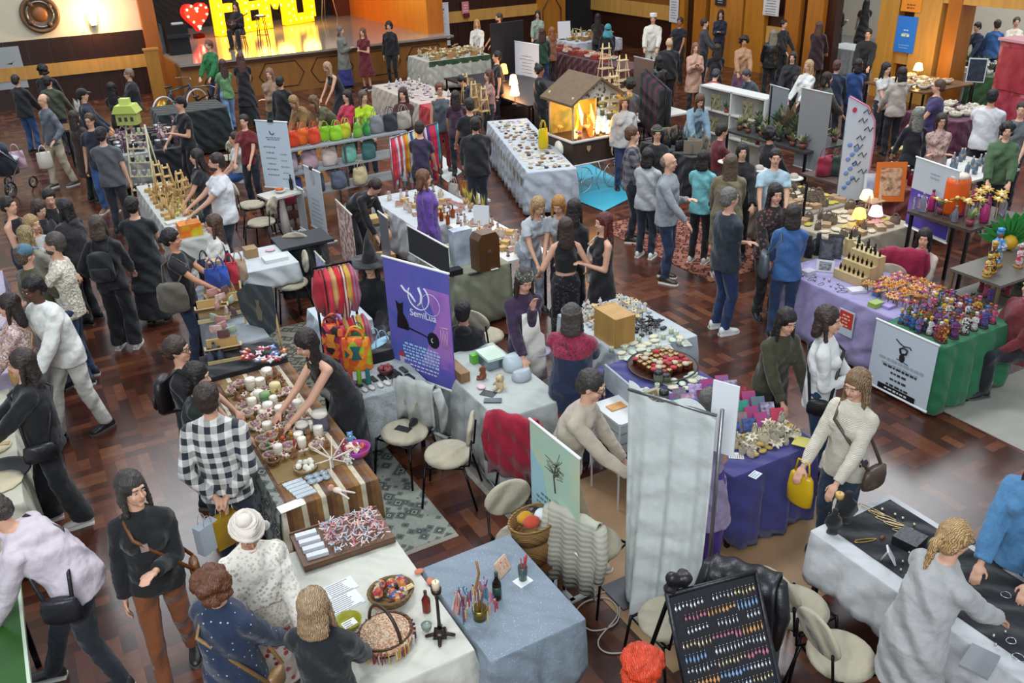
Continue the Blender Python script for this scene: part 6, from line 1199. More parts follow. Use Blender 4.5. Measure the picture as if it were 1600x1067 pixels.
group_at(bottle, ('glass:a04a20', 'plastic:5a2a18', .18, .03), [(690, 345), (700, 350), (708, 340), (682, 338)], T, 'amber bottle beside the woman in purple', 'bottle', 'amber bottles'); put(panel, ('paper:c8ccd0', 'plastic:1a1a1e', .22, .28, 10), at(752, 352, T), 'white mirror with dark frame near the dried grass', 'mirror', name='table_mirror', rz=-.8)
kin = [(pouch, ('cloth:c8b8a8', .10, .05, .09), 'pale cloth pouch in the row beyond the brown case', 'pouch', 'cloth_pouch'), (book, ('paper:8a5a50', .10, .14, .02), 'small reddish book in the row beyond the brown case', 'book', 'book'), (box, ('wood:c09a5a', .09, .09, .05), 'wooden box in the row beyond the brown case', 'box', 'wood_box'), (figure, ('cloth:a89080', 'skin:c09a80', .13), 'little doll in the row beyond the brown case', 'doll', 'small_doll')]
spread(kin, (5.1, 5.6, 9.3, 10.9), T, 4, 10, 'goods beyond the brown case', 39); table('narrow table carrying the row beyond the brown case', 5.04, 5.66, 9.2, 10.93)
kin2 = [(kin[i][0], kin[i][1], kin[i][2].replace('in the row beyond the brown case', 'on the dried flower stall'), kin[i][3], kin[i][4]) for i in range(4)]
spread(kin2, (4.75, 5.6, 11.1, 12.5), T, 6, 8, 'goods of the dried flower stall', 40)
ban((640, 395), (703, 432), .75, 352, 'dark grey back of a roll-up banner with white rail behind the purple banner', 'plastic:33373c', rail='plastic:e0e0e0')
ban((598, 400), (612, 412), .55, 330, 'narrow grey screen edge beside the witch hat', 'plastic:6a6f78', rail='plastic:d0d0d0')
def oval_frame(label, bl, br, zb, yt, face):
    B0, B1 = at(bl[0], bl[1], zb), at(br[0], br[1], zb); return banner(B0, B1, rise(B0, yt), label, face, None, zb, rail='wood:cfc4b0', name='picture_board', cat='panel')
oval_frame('tall panel of pink photos on white frame behind the witch hat', (538, 420), (562, 448), .5, 312, 'print:b08a84:8a5a52:d0c0b8:c8a898:12')
oval_frame('blue patterned panel beyond the cloth bags', (497, 430), (512, 447), .6, 393, 'print:3a4a9a:c0c8e0:7a8ac0:14')
for i, (x, y, h_, c) in enumerate([(590, 345, .62, 'c8a870'), (598, 405, .5, 'b89058')]): q = at(x, y, h_); put(box, ('wood:'+c, .30, .22, .08), (q[0], q[1], h_), ['pale wooden stool top in the middle stalls', 'round-edged wooden seat behind the witch hat'][i], 'stool top', name='stool'); 
for i in range(2): q = at([590, 598][i], [345, 405][i], [.62, .5][i]); t = wood_stand('wood_trestle', 'wood:b08850', [.62, .5][i], .3, 2); t.location = (q[0], q[1], 0); tag(t, ['pale wooden trestle near the woman in purple', 'wooden trestle behind the witch hat'][i], 'trestle')
q = at(470, 385, .75); t = thing('draped_block', 'black draped block below the white hanging banners', 'table', (3.1, 11.45, 0)); obj('top_board', G().box((0, 0, .77), (.72, .55, .04)), 'plastic:23262b', t); obj('skirt', G().loft([((0, 0, 0), .36, .30), ((0, 0, .4), .35, .28), ((0, 0, .75), .34, .27)], 4), 'cloth:17181c', t)
q = at(562, 422, .02); put(pouch, ('cloth:b87a8c', .16, .1, .2, False), (q[0], q[1], .02), 'pink heart cushion hanging left of the witch hat', 'cushion', name='heart_cushion')
# ===== whitish box table and display rack of backpacks, pouches =====
table('small table under white cloth with a carton on top', 2.15, 2.80, 10.7, 11.5); cloth('short white cloth below the carton', 2.15, 2.80, 10.7, 11.5, 'drape:bcc2c4', drop=(.25,)*4, seed=29)
put(box, ('wood:9a7a52', .16, .18, .12), (2.35, 11.25, T), 'small brown carton on the short white cloth', 'carton', name='carton'); put(pack, ('cloth:c8a8b4', .14, .12), (2.62, 11.3, T), 'pinkish bundle beside the small carton', 'bundle', name='bundle'); put(box, ('plastic:c8cccc', .3, .2, .04), (2.58, 10.95, T), 'white flat box on the short white cloth', 'box', name='flat_box')
table('folding table of the pouch stall', 1.42, 1.86, 8.75, 10.6); cloth('pale grey cloth of the pouch stall hanging over the aisle side', 1.42, 1.86, 8.75, 10.6, 'drape:8e959a', drop=(.3, .3, .72, .5), seed=30)
for i, (x, y) in enumerate([(312, 482), (352, 470), (330, 545)]):
    q = at(x+22, y+15, T+.02); t = thing('display_rack', ['upper wooden tray rack with makeup pouches', 'wooden A-frame beside the grey sail cloth', 'lower wooden tray rack with pink pouches'][i], 'rack', (q[0], q[1], T), -.15)
    g = G(); g.box((0, 0, .13), (.34, .30, .012), rx=-.5); obj('tray_board', g, 'wood:b99a68', t)
    for k in (-1, 1): obj('side_rail', G().box((k*.17, 0, .15), (.018, .32, .04), rx=-.5), 'wood:d0b888', t)
    obj('front_rail', G().box((0, -.14, .06), (.34, .018, .04)), 'wood:d0b888', t); obj('back_leg', G().box((0, .12, .10), (.3, .02, .2)), 'wood:b99a68', t)
kin = [(pouch, ('cloth:a87a74', .11, .04, .07, False), 'dusty pink makeup pouch on the wooden racks', 'pouch', 'makeup_pouch'), (pouch, ('print:c8b0a8:8a5a58:16', .11, .04, .07, False), 'patterned makeup pouch on the wooden racks', 'pouch', 'makeup_pouch'), (pouch, ('cloth:5a3a3c', .10, .04, .07, False), 'dark plum pouch on the wooden racks', 'pouch', 'makeup_pouch'), (pouch, ('cloth:8a9a84', .1, .04, .06, False), 'sage green pouch on the wooden racks', 'pouch', 'makeup_pouch')]
for i, (x, y) in enumerate([(333, 462), (345, 470), (352, 458), (362, 472), (340, 482), (355, 490), (366, 492), (335, 500), (345, 505), (338, 520), (350, 527), (362, 520), (347, 515)]):
    k = kin[i % 4]; put(k[0], k[1], at(x, y, T+.22), k[2], k[3], 'pouches on the wooden racks', .3*i, 1.2, name=k[4])
for i, (x, y) in enumerate([(338, 562), (347, 568), (332, 572)]): put(bottle, ('plastic:4a5260', 'plastic:1c2026', .20, .035), at(x, y, T), 'dark grey spray bottle at the end of the pouch stall', 'bottle', 'dark grey bottles')
g = G(); q = at(402, 480, 1.0); t = thing('sail_cloth', 'dark grey sail cloth with a printed emblem in the pouch stall', 'cloth', (q[0], q[1], 0), world_rz(240)+PI); g.prism([(-.28, .12), (-.26, -.10), (-.14, -.28), (.05, -.34), (.20, -.25), (.26, 0), (.25, .28), (-.1, .26)], (0, 0, 1.0), (1, 0, 0), (0, 0, 1), (0, 1, 0), .012); obj('cloth_body', g, 'cloth:2a3236', t); g = G(); g.prism([(-.03, -.12), (.03, -.12), (.05, 0), (.02, .05), (.03, .12), (-.03, .12), (-.02, .05), (-.05, 0)], (.02, -.004, .97), (1, 0, 0), (0, 0, 1), (0, -1, 0), .003); obj('emblem', g, 'paint:6a6450', t)
for k in (-1, 1): obj('frame_leg', G().cyl((k*.26, .02, 0), (k*.22, .02, 1.26), .012, n=6), 'wood:b99a68', t)
q = at(345, 450, .95); t = wood_stand('bag_rack', 'wood:c0a070', .55, .34, 2); t.location = (q[0], q[1]+.1, T); tag(t, 'wooden rack carrying the blue and red backpacks', 'rack')
for i, (x, y, c, n) in enumerate([(333, 440, '27408a', 'royal blue'), (347, 436, '2f4fa8', 'bright blue'), (362, 430, 'b0283c', 'red'), (322, 425, '1e2440', 'navy'), (350, 412, '26242c', 'black'), (375, 425, 'a89078', 'tan')]):
    q = at(x, y, 1.05); t = put(pouch, ('cloth:'+c, .17, .10, .26), (q[0], q[1], .95), n+' small backpack hanging on the wooden rack', 'backpack', None, -.3, name='small_backpack')
# ===== left craft table =====
table('folding table of the left craft stall', 1.62, 2.12, 12.4, 15.6); cloth('white cloth of the left craft stall', 1.62, 2.12, 12.4, 15.6, 'drape:b8bab4', drop=(.5, .3, .68, .68), seed=41)
kin = [(box, ('wood:c09a5c', .12, .08, .05), 'wooden trinket box on the left craft table', 'box', 'wood_box'), (cup, ('wood:b89050', 'wood:d8b878', .10, .03, 7), 'cup of wooden sticks on the left craft table', 'cup', 'stick_cup'), (figure, ('wood:c8a468', 'wood:d8b880', .20, 'wood:8a6234', False), 'carved wooden figure on the left craft table', 'figure', 'carved_figure'), (star, ('plastic:b8a820', 'plastic:d8c040', .06, 8, .04), 'yellow-green paper flower on the left craft table', 'paper flower', 'paper_flower')]
spread(kin, (1.68, 2.08, 13.4, 15.2), T, 5, 8, 'wooden goods of the left craft table', 42)
kin = [(sheet, ('paper:c8a8b0', .12, .16, 'paint:8a6a70'), 'pinkish print on the left craft table', 'print', 'paper_print'), (book, ('paper:c8c8c4', .13, .18, .02), 'white booklet on the left craft table', 'booklet', 'booklet'), (book, ('paper:c0502a', .12, .18, .03), 'orange booklet on the left craft table', 'booklet', 'booklet'), (sheet, ('paper:d8d8d4', .14, .18, 'paint:6a6a70'), 'white leaflet on the left craft table', 'leaflet', 'leaflet')]
spread(kin, (1.68, 2.05, 12.75, 13.35), T, 3, 4, 'printed goods of the left craft table', 43)
put(box, ('print:c8a818:d8601c:b8c020:5', .30, .24, .18), (1.86, 12.60, T), 'yellow and orange printed carton at the near end of the left craft table', 'carton', name='printed_carton'); group_at(cup, ('plastic:2a3a30', 'plastic:5a6a58', .12, .04, 9), [(305, 350), (316, 347), (309, 335), (298, 328)], T, 'dark cup of pens near the woman with glasses', 'cup', 'dark pen cups')
for i, (x, y, h_) in enumerate([(256, 312, .62), (268, 310, .55), (288, 315, .5), (296, 322, .45)]): t = wood_stand('wooden_stand', 'wood:c9a468', h_, .20, 4); t.location = at(x, y, T); t.rotation_euler[2] = .2*i; tag(t, ['tallest', 'second tallest', 'third', 'shortest'][i]+' slatted wooden stand on the left craft table', 'stand')
for i, (x, y) in enumerate([(208, 262), (232, 262)]): pass
q = at(222, 285, T); t = thing('ladder_display', 'tall white ladder display with rows of small goods', 'display', (1.85, 16.45, 0), world_rz(270)+PI)
for k in (-1, 1): obj('side_rail', G().cyl((k*.22, -.22, 0), (k*.16, .12, 1.55), .018, n=6), 'wood:d0caa8', t); obj('rear_leg', G().cyl((k*.20, .40, 0), (k*.16, .12, 1.55), .014, n=6), 'wood:d0caa8', t)
for i in range(6): z = .25+.23*i; y_ = -.22+.34*z/1.55; obj('shelf', G().box((0, y_+.03, z), (.40-.02*i, .16, .014)), 'wood:d0caa8', t)
M_ = Matrix.Rotation(t.rotation_euler[2], 3, 'Z'); rs = random.Random(9)
for i in range(6):
    for j in range(4): z = .26+.23*i; p = M_ @ Vector((-.13+.085*j, -.22+.34*z/1.55+.03, 0)); c = rs.choice([('8a7a8a', 'mauve'), ('1c1c20', 'black'), ('c8c8b8', 'white'), ('a8b890', 'pale green')]); put(jar, ('plastic:'+c[0], 'plastic:b8b8a8', .09, .03), (1.85+p.x, 16.45+p.y, z), c[1]+' small pot on the ladder display', 'pot', 'pots on the ladder display', name='small_pot')
t = thing('doll_house', 'lime green wooden house on top of the ladder display', 'model house', (1.83, 16.60, 1.57), world_rz(270)+PI); obj('house_body', G().box((0, 0, .10), (.34, .22, .2)), 'wood:a8b060', t); obj('roof', G().prism([(-.21, 0), (.21, 0), (.14, .13), (-.14, .13)], (0, .15, .2), (1, 0, 0), (0, 0, 1), (0, -1, 0), .3), 'plastic:b8c860', t); obj('chimney', G().box((.0, 0, .38), (.16, .12, .10)), 'plastic:c0d070', t)
g = G(); [g.box((x, -.112, .10), (.05, .006, .07)) for x in (-.10, 0, .10)]; obj('windows', g, 'paint:3a3a28', t)
put(plant, ('wood:a8803a', 'cloth:d8d4cc', .55, .10, 40, True), (1.35, 20.5, .9), 'vase of white pampas grass near the left wall', 'vase', name='pampas_vase'); table('small table carrying the pampas vase', 1.0, 1.7, 20.2, 20.9, .9, top='wood:6a4a2a')
kin = [(figure, ('cloth:6a4a5a', 'skin:c09a80', .25), 'mauve doll on the back left stall', 'doll', 'standing_doll'), (pouch, ('mixed:c8b8b0:5a3a48:a88a98:30', .18, .10, .2), 'speckled cloth bag on the back left stall', 'bag', 'cloth_bag'), (box, ('plastic:2a2a30', .18, .14, .16), 'dark box on the back left stall', 'box', 'dark_box'), (jar, ('glass:8a8a90', 'metal:c0c0c4', .16, .06), 'silver-lidded jar on the back left stall', 'jar', 'tall_jar')]
table('table of the back left stall beside the ladder display', 2.3, 3.1, 17.9, 19.6); cloth('dark cloth of the back left stall', 2.3, 3.1, 17.9, 19.6, 'cloth:20222a', drop=(.6,)*4, seed=44); spread(kin, (2.35, 3.05, 18.0, 19.5), T, 4, 8, 'goods of the back left stall', 45)
table('table of the craft row near the left wall', 1.6, 2.2, 17.9, 19.2); cloth('white cloth of the craft row near the left wall', 1.6, 2.2, 17.9, 19.2, 'drape:a0a2a0', drop=(.6,)*4, seed=46); spread([(k[0], k[1], k[2].replace('back left stall', 'craft row near the left wall'), k[3], k[4]) for k in kin], (1.65, 2.15, 18.0, 19.1), T, 4, 6, 'goods of the craft row near the left wall', 47)
# ===== tables on the left edge =====
table('table at the lower left edge with round cushions', -1.55, -.62, 6.9, 9.0); cloth('cream cloth with dark red trim at the lower left edge', -1.55, -.62, 6.9, 9.0, 'drape:c4c2ae', drop=(.6,)*4, seed=48)
for i, (x, y, r_) in enumerate([(2, 755, .22), (-8, 700, .18)]): put(pack, ('cloth:c8bc9c', r_*1.6, r_*1.6), at(x, y, T), ['large cream round cushion with black rim', 'second cream cushion behind the black-rimmed one'][i], 'cushion', name='round_cushion'); 
obj('tray', G().lathe([(.20, 0), (.23, .02), (.21, .02), (.18, .008)], c=tuple(at(3, 740, T-.002)), n=24), 'plastic:15151a', None, 'round black tray at the lower left edge', 'tray')
kin = [(box, ('wood:b8a070', .08, .05, .03), 'small wooden piece on the lower left table', 'trinket', 'wood_piece'), (pack, ('cloth:c0b8a8', .08, .06), 'grey-cream sachet on the lower left table', 'sachet', 'sachet'), (jar, ('plastic:c8c0b0', 'plastic:8a7a68', .06, .025), 'tiny cream pot on the lower left table', 'pot', 'tiny_pot')]
spread(kin, (-1.1, -.66, 7.8, 8.9), T, 4, 8, 'goods on the lower left table', 49)
table('table at the left edge behind the floral blouse', -1.4, -.52, 9.4, 12.6); cloth('pale lilac printed cloth at the left edge', -1.4, -.52, 9.4, 12.6, 'print:bdb8c8:a8a0b8:c8c0d0:6', drop=(.6,)*4, seed=50)
spread([(sheet, ('print:c8a8b0:d8c8cc:12', .12, .16, 'paint:7a6a70'), 'pink print on the left edge table', 'print', 'paper_print'), (book, ('paper:b8b0c0', .12, .16, .02), 'lilac booklet on the left edge table', 'booklet', 'booklet'), (pack, ('cloth:a898a8', .08, .08), 'mauve pouch on the left edge table', 'pouch', 'small_pouch')], (-1.1, -.56, 9.5, 12.5), T, 3, 12, 'prints on the left edge table', 51)
# ===== green board at the very bottom left =====
B = [at(0, 945, .78), at(60, 1067, .78)]
t = thing('green_table', 'dark green tabletop with a white edge at the bottom left corner', 'table', (-1.02, 5.0, 0)); obj('table_top', G().box((0, 0, .76), (.62, 1.9, .04)), 'paint:2f5a22:.25', t); obj('edge_trim', G().box((.32, 0, .76), (.02, 1.9, .045)), 'plastic:c8d8c0', t)
for sx in (-1, 1):
    for sy in (-1, 1): obj('leg', G().box((sx*.26, sy*.88, .37), (.04, .04, .74)), 'metal:2a2a2e', t)
# shopping bags in hands
def paper_bag(label, P, c, w=.17, d=.08, h=.24, rz=0.):
    t = thing('paper_bag', label, 'bag', tuple(P), rz); obj('bag_body', G().box((0, 0, -h/2-.08), (w, d, h)), c, t)
    for k in (1, -1): obj('handle', G().tube([(.035*math.cos(a), k*d*.4, -.08+.08*math.sin(a)) for a in [PI*i/8 for i in range(9)]], .003, 5), 'cloth:c8b8a8', t)
f_ = at(322, 795, .84); paper_bag('white paper gift bag held behind the checked shirt', f_+np.array([-.04, -.06, 0]), 'paper:cfdbe6', rz=.5); paper_bag('brown and yellow bag held behind the checked shirt', f_+np.array([.10, -.02, -.01]), 'print:8a6034:c09a1a:4', .2, .09, .26, .3)
# stroller at the left edge
q = at(18, 300, 0); t = thing('baby_stroller', 'dark stroller with white and pink cloths at the left edge', 'stroller', (q[0], q[1], 0), world_rz(80))
for sx in (-1, 1):
    for sy, r_ in ((-1, .15), (1, .11)):
        w_ = obj('wheel', G().tube([(sx*.27, sy*.33+r_*math.cos(a), r_+r_*.93*math.sin(a)) for a in [2*PI*i/18 for i in range(18)]], .018, 6, closed=True), 'plastic:16171a', t)
        g = G(); [g.cyl((sx*.27, sy*.33, r_), (sx*.27, sy*.33+r_*.9*math.cos(a), r_+r_*.9*math.sin(a)), .005, n=5) for a in [PI*i/4 for i in range(8)]]; obj('spokes', g, 'metal:b8b8bc', t)
    obj('frame_bar', G().tube([(sx*.24, -.33, .15), (sx*.24, .1, .55), (sx*.24, -.45, 1.02)], .014, 6), 'metal:b0b4b8', t)
obj('seat', G().loft([((0, .05, .35), .2, .22), ((0, .0, .55), .24, .28), ((0, -.1, .75), .23, .2)], 14), 'cloth:1c2230', t); obj('hood', G().ball((0, -.12, .85), (.25, .24, .18), 14, 8), 'cloth:20283a', t); obj('blanket', G().ball((.02, .12, .62), (.22, .2, .07), 12, 6), 'cloth:c8ccd4', t); obj('push_handle', G().cyl((-.24, -.45, 1.02), (.24, -.45, 1.02), .016, n=7), 'plastic:1a1a1e', t)
put(pouch, ('cloth:c8a8b8', .3, .1, .35), (q[0]+.25, q[1]+.3, .35), 'pinkish bag hanging beside the stroller', 'bag')
f2 = at(66, 235, .95); put(pouch, ('plastic:c8c0b4', .26, .14, .30), (f2[0], f2[1], .62), 'crumpled white plastic bag carried by the balding man', 'bag', name='plastic_bag')
# ===== poster, plate and lamp on the left wall =====
Yw = 28.42
a0, a1 = atY(-25, 80, Yw), atY(25, 72, Yw); b1 = atY(37, 137, Yw); t = thing('wall_poster', 'grey poster with a black bird drawing on the left wall', 'poster', (a1[0]-.45, Yw, b1[2])); hh = a1[2]-b1[2]; obj('poster_sheet', G().box((0, 0, hh/2), (1.0, .01, hh)), 'paper:8f979a', t)
flat(t, 'bird_drawing', [(-.12, -.02), (.02, .0), (.12, .06), (.05, .01), (.03, -.04), (-.05, -.03)], .22, hh*.62, 1.0, 'paint:1a1a1c')
c = atY(62, 22, 28.45); t = thing('wall_plate', 'large round carved wooden plate on the cream wall', 'wall decoration', tuple(c)); rr = .49
obj('plate_rim', G().loft([((0, .03, 0), rr, rr, (1, 0, 0), (0, 0, 1)), ((0, -.06, 0), rr, rr, (1, 0, 0), (0, 0, 1)), ((0, -.10, 0), rr*.86, rr*.86, (1, 0, 0), (0, 0, 1)), ((0, -.05, 0), rr*.8, rr*.8, (1, 0, 0), (0, 0, 1))], 32), 'wood:6a4c30', t); obj('plate_ring', G().tube([(rr*.66*math.cos(a), -.07, rr*.66*math.sin(a)) for a in [2*PI*i/30 for i in range(30)]], .035, 6, closed=True), 'metal:8a8a84', t); obj('boss', G().ball((0, -.05, 0), (rr*.4, .08, rr*.4), 18, 8), 'wood:8a5424', t)
g = G(); [g.ball((rr*.66*math.cos(a), -.10, rr*.66*math.sin(a)), .075, 8, 6) for a in [.6+1.57*i for i in range(4)]]; obj('studs', g, 'wood:5a4030', t)
c = atY(145, 32, 28.35); t = thing('wall_lamp', 'glowing glass wall lamp on the cream wall', 'lamp', (c[0], 28.3, c[2])); obj('bracket', G().box((0, .12, -.10), (.12, .16, .10)), 'metal:8a6a3a', t); obj('lamp_shade', G().lathe([(.07, -.12), (.10, 0), (.12, .14), (.11, .16)], n=16), 'emit:ffd890:9', t); point('lamp_glow', (c[0], 28.0, c[2]+.15), 120, (1, .60, .24), .06)
# ===== stage: marquee letters, heart, stool, easel, musician's guitar =====
Z1 = 1.06
def marquee(pts_list, P, u, d, h, t, face, side, bulbs, bc, label, name='marquee_letter'):
    o = thing(name, label, 'sign', tuple(P), math.atan2(u[1], u[0])); g = G()
    for pts in pts_list: g.prism([(a*h, b_*h) for a, b_ in pts], (0, 0, 0), (1, 0, 0), (0, 0, 1), (0, 1, 0), t)
    obj('letter_body', g, face, o)
    for i, (a, b_) in enumerate(bulbs):
        if i == 0: b0 = obj('bulb', G().ball((0, 0, 0), .035, 7, 5), bc, o)
        else: b0 = b0.copy(); COL.objects.link(b0)
        b0.location = (a*h, -.03, b_*h)
    return o
s1, s2 = at(343, 58, Z1), at(489, 34, Z1); U = nrm(s2-s1); LT = np.linalg.norm(s2-s1); hL = 1.55
def R(x0, x1, y0, y1): return [(x0, y0), (x1, y0), (x1, y1), (x0, y1)]
W4 = LT/4.15/hL
L4 = {'F': [R(0, .2, 0, 1), R(.2, .56, .82, 1), R(.2, .46, .44, .60)], 'E': [R(0, .2, 0, 1), R(.2, .56, .82, 1), R(.2, .5, .42, .58), R(.2, .56, 0, .18)],
      'M': [R(0, .2, 0, 1), R(.56, .76, 0, 1), [(.2, 1), (.2, .72), (.38, .36), (.56, .72), (.56, 1), (.38, .66)]], 'U': [R(0, .2, .1, 1), R(.48, .68, .1, 1), R(.06, .62, 0, .2)]}
for i, ch in enumerate('FEMU'):
    P_ = s1+U*LT*[0, .26, .47, .75][i]; sc = [1, 1, 1.05, 1.1][i]
    pl = [[(a*sc*W4*1.25/.76, b_) for a, b_ in p] for p in L4[ch]]; bl = []
    for p in pl: xs, ys = [a for a, _ in p], [b_ for _, b_ in p]; nx = max(1, int((max(xs)-min(xs))/.15)); ny = max(1, int((max(ys)-min(ys))/.15)); bl += [(min(xs)+(max(xs)-min(xs))*(j+.5)/nx, min(ys)+(max(ys)-min(ys))*(k+.5)/ny) for j in range(nx) for k in range(ny)]
    marquee(pl, (P_[0], P_[1], Z1+.02), U, None, hL, .22, 'emit:ffb400:1.5', None, bl, 'emit:ffe070:5', 'large lit yellow marquee letter %s on the stage' % ch)
    point('letter_glow', (P_[0]+.3+.12, P_[1]-.75, Z1+.75), 55, (1, .55, .08), .3)
hq = at(318, 60, Z1); hp = []
for i in range(28): a = 2*PI*i/28; hp.append((.029*16*math.sin(a)**3, .029*(13*math.cos(a)-5*math.cos(2*a)-2*math.cos(3*a)-math.cos(4*a))+.58))
o = marquee([hp], (hq[0]-.05, hq[1]+.1, Z1+.12), U, None, 1.0, .2, 'emit:ff1408:1.6', None, [(a*.82, (b_-.58)*.82+.58) for a, b_ in hp[::2]], 'emit:ffb090:8', 'big red heart lit with bulbs at the left of the stage', 'marquee_heart')
obj('stand', G().box((0, .1, -.13), (.3, .2, .28)), 'metal:6a1a1a', o); point('heart_glow', (hq[0], hq[1]-.5, Z1+.9), 40, (1, .08, .04), .2)
def stool(label, P, h=.75, z0=Z1):
    t = thing('bar_stool', label, 'stool', (P[0], P[1], z0)); obj('seat', G().cyl((0, 0, h), (0, 0, h+.03), .17, n=18), 'wood:3a2418', t)
    for a in (.78, 2.36, 3.93, 5.5): obj('leg', G().cyl((.12*math.cos(a), .12*math.sin(a), h), (.20*math.cos(a), .20*math.sin(a), 0), .014, n=6), 'metal:2a1c14', t)
    obj('foot_ring', G().tube([(.17*math.cos(a), .17*math.sin(a), .28) for a in [2*PI*i/16 for i in range(16)]], .010, 5, closed=True), 'metal:2a1c14', t)
q = at(413, 70, Z1); stool('tall dark stool with a lit laptop in front of the letter E', q, .8); put(box, ('emit:fff0c0:2', .2, .14, .02), (q[0], q[1], Z1+.83), 'small lit laptop on the tall stool', 'laptop', name='laptop')
q = HEAD_AT['guitar']; p = q['loc']; stool('stool of the musician on the stage', (p[0], p[1]-.0), .42)
g = local_thing(q, 'guitar', 'dark acoustic guitar held by the musician on the stage', 'guitar'); o = obj('guitar_body', G().loft([((.05, .30, .72), .16, .16, (1, 0, 0), (0, -.3, .95)), ((.05, .38, .74), .16, .16, (1, 0, 0), (0, -.3, .95))], 20), 'wood:3a1f14:.3', g); obj('guitar_neck', G().cap((-.08, .36, .80), (-.5, .34, 1.02), .022, .018, 7), 'wood:5a3a20', g)
q = at(515, 28, Z1); t = thing('easel', 'pale wooden easel with a white board at the back of the stage', 'easel', (q[0], q[1], Z1))
for dx, dy in ((-.3, 0), (.3, 0), (0, .5)): obj('leg', G().cyl((dx, dy, 0), (dx*.15, dy*.2, 1.5), .018, n=6), 'wood:c8b08a', t)
obj('board', G().box((0, -.03, 1.15), (.6, .02, .7)), 'paper:cfcfcb', t)
q = at(232, 45, Z1)
t = thing('piano', 'dark upright piano with papers at the left of the stage', 'piano', (4.85, 28.4, Z1)); obj('piano_case', G().box((0, 0, .40), (.6, 1.1, .8)), 'wood:17151a:.3', t); obj('key_lid', G().box((-.0, -.66, .52), (.6, .28, .08)), 'wood:26242c:.3', t); obj('papers', G().box((.1, -.2, .815), (.3, .2, .03)), 'paper:c8c8c8', t)
# bicycles below the stage
def bicycle(label, P, rz, c1, wheel='plastic:141416', disc=None):
    t = thing('bicycle', label, 'bicycle', tuple(P), rz)
    for k in (-1, 1):
        w_ = obj('wheel', G().tube([(k*.52+.33*math.cos(a), 0, .34+.33*math.sin(a)) for a in [2*PI*i/26 for i in range(26)]], .022, 6, closed=True), wheel, t); KIDS.setdefault(w_.name, [])
        g = G(); [g.cyl((k*.52, 0, .34), (k*.52+.32*math.cos(a), 0, .34+.32*math.sin(a)), .004, n=4) for a in [PI*i/7 for i in range(14)]]
        if disc and k < 0: g.cyl((k*.52, -.01, .34), (k*.52, .01, .34), .25, n=22)
        obj('spokes', g, disc or 'metal:b8b8bc', w_)
    g = G(); 
    for a, b_ in [((-.52, 0, .34), (-.14, 0, .34)), ((-.14, 0, .34), (-.26, 0, .82)), ((-.52, 0, .34), (-.24, 0, .74)), ((-.24, 0, .76), (.34, 0, .80)), ((-.14, 0, .34), (.36, 0, .74)), ((.33, 0, .90), (.52, 0, .34))]: g.cyl(a, b_, .017, n=7)
    obj('frame', g, c1, t); obj('saddle', G().ball((-.27, 0, .87), (.13, .06, .035), 10, 6), 'leather:1a1a1c', t); obj('handlebar', G().tube([(.22, -.28, .98), (.34, -.1, 1.0), (.34, .1, 1.0), (.22, .28, .98)], .014, 6), 'metal:9a9a9e', t); obj('crank', G().cyl((-.14, -.05, .34), (-.14, .05, .34), .09, n=14), 'metal:5a5a5e', t)
    for k in (1, -1): obj('pedal', G().box((-.14+.12*k, k*.09, .34-.10*k), (.09, .05, .02)), 'plastic:1a1a1c', t)
q = at(280, 150, .6); bicycle('bicycle with a golden disc wheel and white tyres below the stage', (q[0], q[1], 0), .5, 'metal:2a6a8a', 'plastic:c8c8cc', 'metal:b8923a'); q = at(318, 165, .6); bicycle('black bicycle with spoked wheels beside the golden-wheeled one', (q[0], q[1], 0), .9, 'metal:1a1a1e')
q = at(300, 200, .5); o = cloth('dark green cloth stall front below the bicycles', q[0]-.7, q[0]+.7, q[1]-.5, q[1]+.5, 'cloth:1a2423', .95, (.9,)*4, seed=60); table('table under the dark green cloth below the bicycles', q[0]-.7, q[0]+.7, q[1]-.5, q[1]+.5, .94)
q = at(240, 150, 1.0); t = thing('wooden_post', 'low mustard wooden post in front of the left wall', 'post', (3.9, 26.9, 0)); obj('post_body', G().box((0, 0, .7), (.35, .12, 1.4)), 'wood:a8742c:.4', t); obj('post_cap', G().box((0, 0, 1.42), (.4, .16, .05)), 'wood:b8843a', t)
# ===== bag stall with the grey shelf =====
ban((415, 292), (463, 296), .75, 188, 'white menu banner with grey writing and a hooked emblem', 'paper:bccbd6', lambda t, w, zb, h: (lines(t, -w*.15, zb+h*.62, w*.42, 6, .09, 'paint:7a848c', .02, seed=2), lines(t, w*.26, zb+h*.52, w*.3, 5, .10, 'paint:8a949c', .02, seed=4), obj('emblem', G().tube([(-.05, -.008, zb+h*.86), (-.04, -.008, zb+h*.82), (0, -.008, zb+h*.805), (.03, -.008, zb+h*.83)], .008, 5), 'paint:3a3f45', t), lines(t, 0, zb+h*.76, w*.5, 2, .03, 'paint:5a646c', .014, seed=6), obj('clip', G().box((0, -.01, zb+h+.01), (.10, .03, .05)), 'plastic:1a1a1e', t)))
ban((487, 352), (512, 366), .2, 258, 'narrow white curved banner with faint blue writing', 'paper:b9c1c9', lambda t, w, zb, h: (lines(t, 0, zb+h*.5, w*.7, 8, .07, 'paint:9098a8', .016, seed=7), obj('clip', G().box((0, -.01, zb+h+.01), (.08, .03, .05)), 'plastic:1a1a1e', t), flat(t, 'face_print', [(.07*math.cos(a), .10*math.sin(a)) for a in [2*PI*i/14 for i in range(14)]], 0, zb+h*.85, 1, 'paint:a8aab4')))
ban((470, 355), (482, 362), .1, 290, 'plain grey banner back left of the narrow white banner', 'paper:a9adb0')
